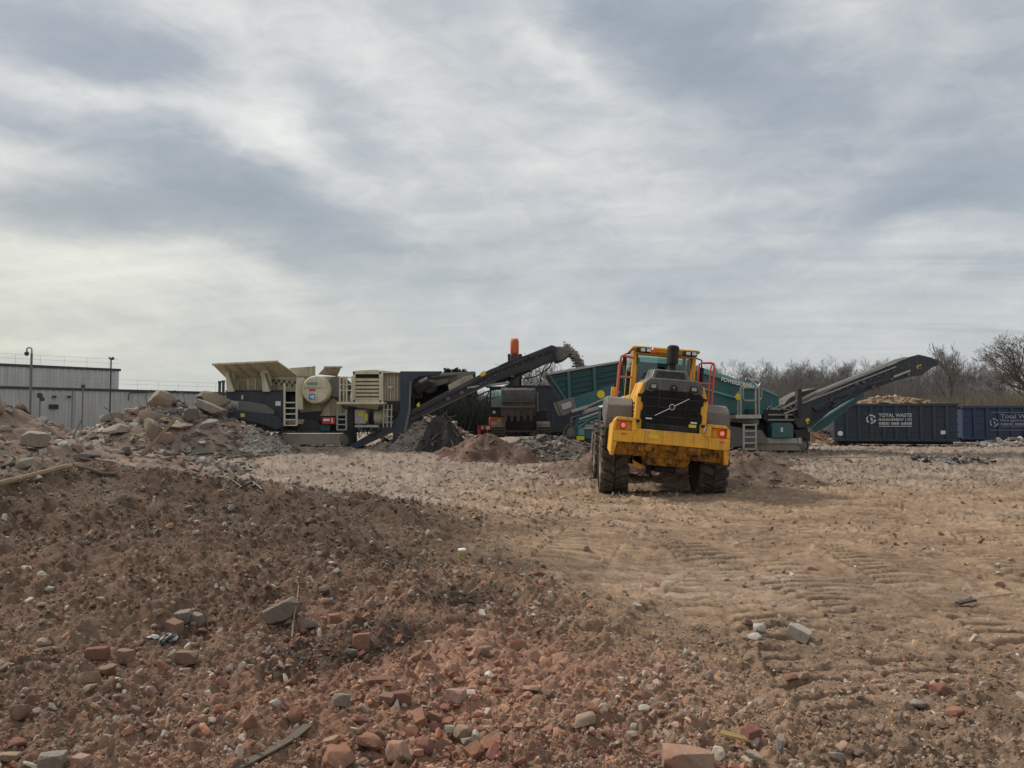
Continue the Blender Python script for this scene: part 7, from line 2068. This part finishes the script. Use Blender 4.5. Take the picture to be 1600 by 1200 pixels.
# the big tree at the right edge
p = W(1618, 640, 62)
bt = make_tree('oak_tree', (p.x, p.y, gz(p.x, p.y)), 'large spreading bare tree rising above the treeline at the right edge', None, 90, 'twigs_near', H=8.2, spread=.95, depth=5, kids=(12, 7, 5, 4, 3), trunk_r=.24, upright=1.3, thin=.008)
p = W(1556, 640, 78)
make_tree('bare_tree', (p.x, p.y, gz(p.x, p.y)), 'smaller bare tree just left of the large spreading tree', None, 93, 'twigs_grey', H=7.2, spread=.95, depth=4, kids=(9, 6, 4, 4), trunk_r=.14, upright=.5, thin=.013)
p = W(1486, 640, 84)
make_tree('bare_tree', (p.x, p.y, gz(p.x, p.y)), 'narrow upright bare tree directly behind the tip of the tail conveyor', None, 94, 'twigs', H=9.2, spread=.45, depth=4, kids=(14, 5, 4, 3), trunk_r=.14, upright=1.0, thin=.014)

# scrub under the trees: upright stems and a tangled belt
def scrub(name, label, px0, px1, d0, d1, tops, n, seed, mat, w=.022):
    g = np.random.default_rng(seed)
    px = g.uniform(px0, px1, n); d = g.uniform(d0, d1, n)
    u = (px - 800) / 1200; c_, s_ = math.cos(PITCH), math.sin(PITCH)
    x = u / c_ * d; y = d
    xp, tp = zip(*tops)
    zt_ = CAM_Z + (655 - np.interp(px, xp, tp)) / 1200 * d
    z0 = base_h(x, y)
    h = (zt_ - z0) * g.uniform(.35, 1.0, n)
    dxv, dyv = g.normal(0, .22, n) * h, g.normal(0, .16, n) * h
    ww = w * d / 90 * g.uniform(.6, 1.5, n)
    a = g.uniform(0, math.pi, n)
    ox, oy = np.cos(a) * ww, np.sin(a) * ww
    B = np.stack([x, y, z0 - .1], 1)
    # stems starting part way up make the belt dense at every height
    st = g.uniform(0, .55, n) * h; B[:, 2] += st
    T = B + np.stack([dxv, dyv, h - st], 1); Mid = (B + T) / 2 + np.stack([g.normal(0, .05, n) * h, g.normal(0, .05, n) * h, 0 * h], 1)
    o_ = np.stack([ox, oy, 0 * ox], 1); o2 = np.stack([-oy, ox, 0 * ox], 1) * .6
    V = np.stack([B + o_, B - o_ * .5 + o2, B - o_ * .5 - o2, Mid + o_ * .7, Mid - o_ * .35 + o2 * .7, Mid - o_ * .35 - o2 * .7, T], 1).reshape(-1, 3)
    f = np.array([[0, 1, 4], [0, 4, 3], [1, 2, 5], [1, 5, 4], [2, 0, 3], [2, 3, 5], [3, 4, 6], [4, 5, 6], [5, 3, 6]])
    F = (f[None] + (np.arange(n) * 7)[:, None, None]).reshape(-1, 3)
    me = np_mesh(name, V, F, smooth=False); me.materials.append(M[mat])
    o = bpy.data.objects.new(name, me); COL.objects.link(o)
    return tag(o, label, 'scrub', kind='stuff')


M['scrub_brown'] = plain('scrub_brown', (.19, .172, .162), .95, spec=.1)
M['scrub_olive'] = plain('scrub_olive', (.20, .175, .125), .95, spec=.1)
M['scrub_dark'] = plain('scrub_dark', (.055, .058, .050), .95, spec=.1)
scrub('scrub', 'brown leafless undergrowth filling the treeline', 1060, 1640, 86, 108, [(1060, 586), (1150, 581), (1300, 581), (1400, 582), (1480, 584), (1560, 602), (1640, 600)], 46000, 5, 'scrub_brown', .014)
scrub('scrub', 'low olive bramble belt behind the second skip', 1380, 1680, 66, 76, [(1380, 618), (1450, 612), (1520, 611), (1560, 607), (1620, 606), (1680, 606)], 14000, 6, 'scrub_olive')
scrub('scrub', 'dark hedge behind the crusher conveyor', 640, 900, 62, 72, [(640, 604), (700, 600), (760, 604), (800, 606), (860, 604), (900, 602)], 12000, 7, 'scrub_dark', .04)
scrub('scrub', 'dark hedge line seen past the left of the crusher', 330, 640, 82, 92, [(330, 626), (460, 622), (640, 600)], 7000, 8, 'scrub_dark', .04)
# earth bank the scrub grows on, running along the far side of the site
bx = np.linspace(-18, 110, 260); bt_ = np.linspace(0, 1, 14)
X, T = np.meshgrid(bx, bt_)
yy = 78 + 34 * T + 3 * gnoise(X / 9, X * 0, 3) - .10 * np.maximum(X - 20, 0)
zz_ = base_h(X.ravel(), yy.ravel()).reshape(X.shape) - .2 + np.sin(np.clip(T * 1.25, 0, 1) * math.pi / 2) * (3.0 + .9 * gnoise(X / 6, X * 0 + 2, 4)) * sstep(-18, -8, X) + .35 * fbm(X, yy, 2.5, 3, 8) * sstep(0, .15, T)
v = np.stack([X.ravel(), yy.ravel(), zz_.ravel()], 1)
i = np.arange(13)[:, None] * 260; j = np.arange(259)[None]
f = np.stack([i + j, i + j + 1, i + 260 + j + 1, i + 260 + j], -1).reshape(-1, 4)
cc = np.array((.10, .085, .068))[None] * (1 + .4 * fbm(v[:, 0], v[:, 1], 2.0, 4, 12))[:, None]
me = np_mesh('hill', v, f, np.clip(cc, .01, .5)); me.materials.append(M['heap'])
o = bpy.data.objects.new('hill', me); COL.objects.link(o); tag(o, 'low scrub covered bank along the far side of the site', kind='structure')


# dark conifers over the conveyor
def conifer(px, d, top, seed, lab):
    p = W(px, 650, d); z0 = gz(p.x, p.y); h = W(px, top, d).z - z0
    e = empty('conifer_tree', (p.x, p.y, z0), lab, 'tree')
    q = MB(); q.tube([(0, 0, -.1), (0, 0, h * .95)], [.18, .03], 6); q.build('trunk', M['bark'], e, local=True)
    g = np.random.default_rng(seed); n = 2600
    t = g.random(n) ** .8; a = g.uniform(0, 6.283, n); rr_ = (1 - t * .8) * 1.5 * np.sqrt(g.random(n)) * (1 + .3 * np.sin(a * 3 + seed))
    c_ = np.stack([rr_ * np.cos(a), rr_ * np.sin(a), h * (.12 + .88 * t)], 1)
    k1, k2 = g.normal(size=(n, 3)) * .16, g.normal(size=(n, 3)) * .16
    V = np.stack([c_, c_ + k1, c_ + k2], 1).reshape(-1, 3)
    me = np_mesh('crown', V, np.arange(3 * n).reshape(-1, 3), smooth=False); me.materials.append(M['conifer'])
    o = bpy.data.objects.new('crown', me); COL.objects.link(o); o.parent = e


M['conifer'] = plain('conifer_green', (.04, .05, .04), .9, spec=.1)
for k, (px, top, lab) in enumerate(((699, 578, 'left dark evergreen peeping over the crusher tower'), (711, 577.5, 'second dark evergreen peeping over the crusher tower'), (723, 579, 'third dark evergreen over the crusher conveyor, beside the boom'), (736, 583, 'rightmost low evergreen over the crusher conveyor'))):
    conifer(px, 88, top, 20 + k, lab)
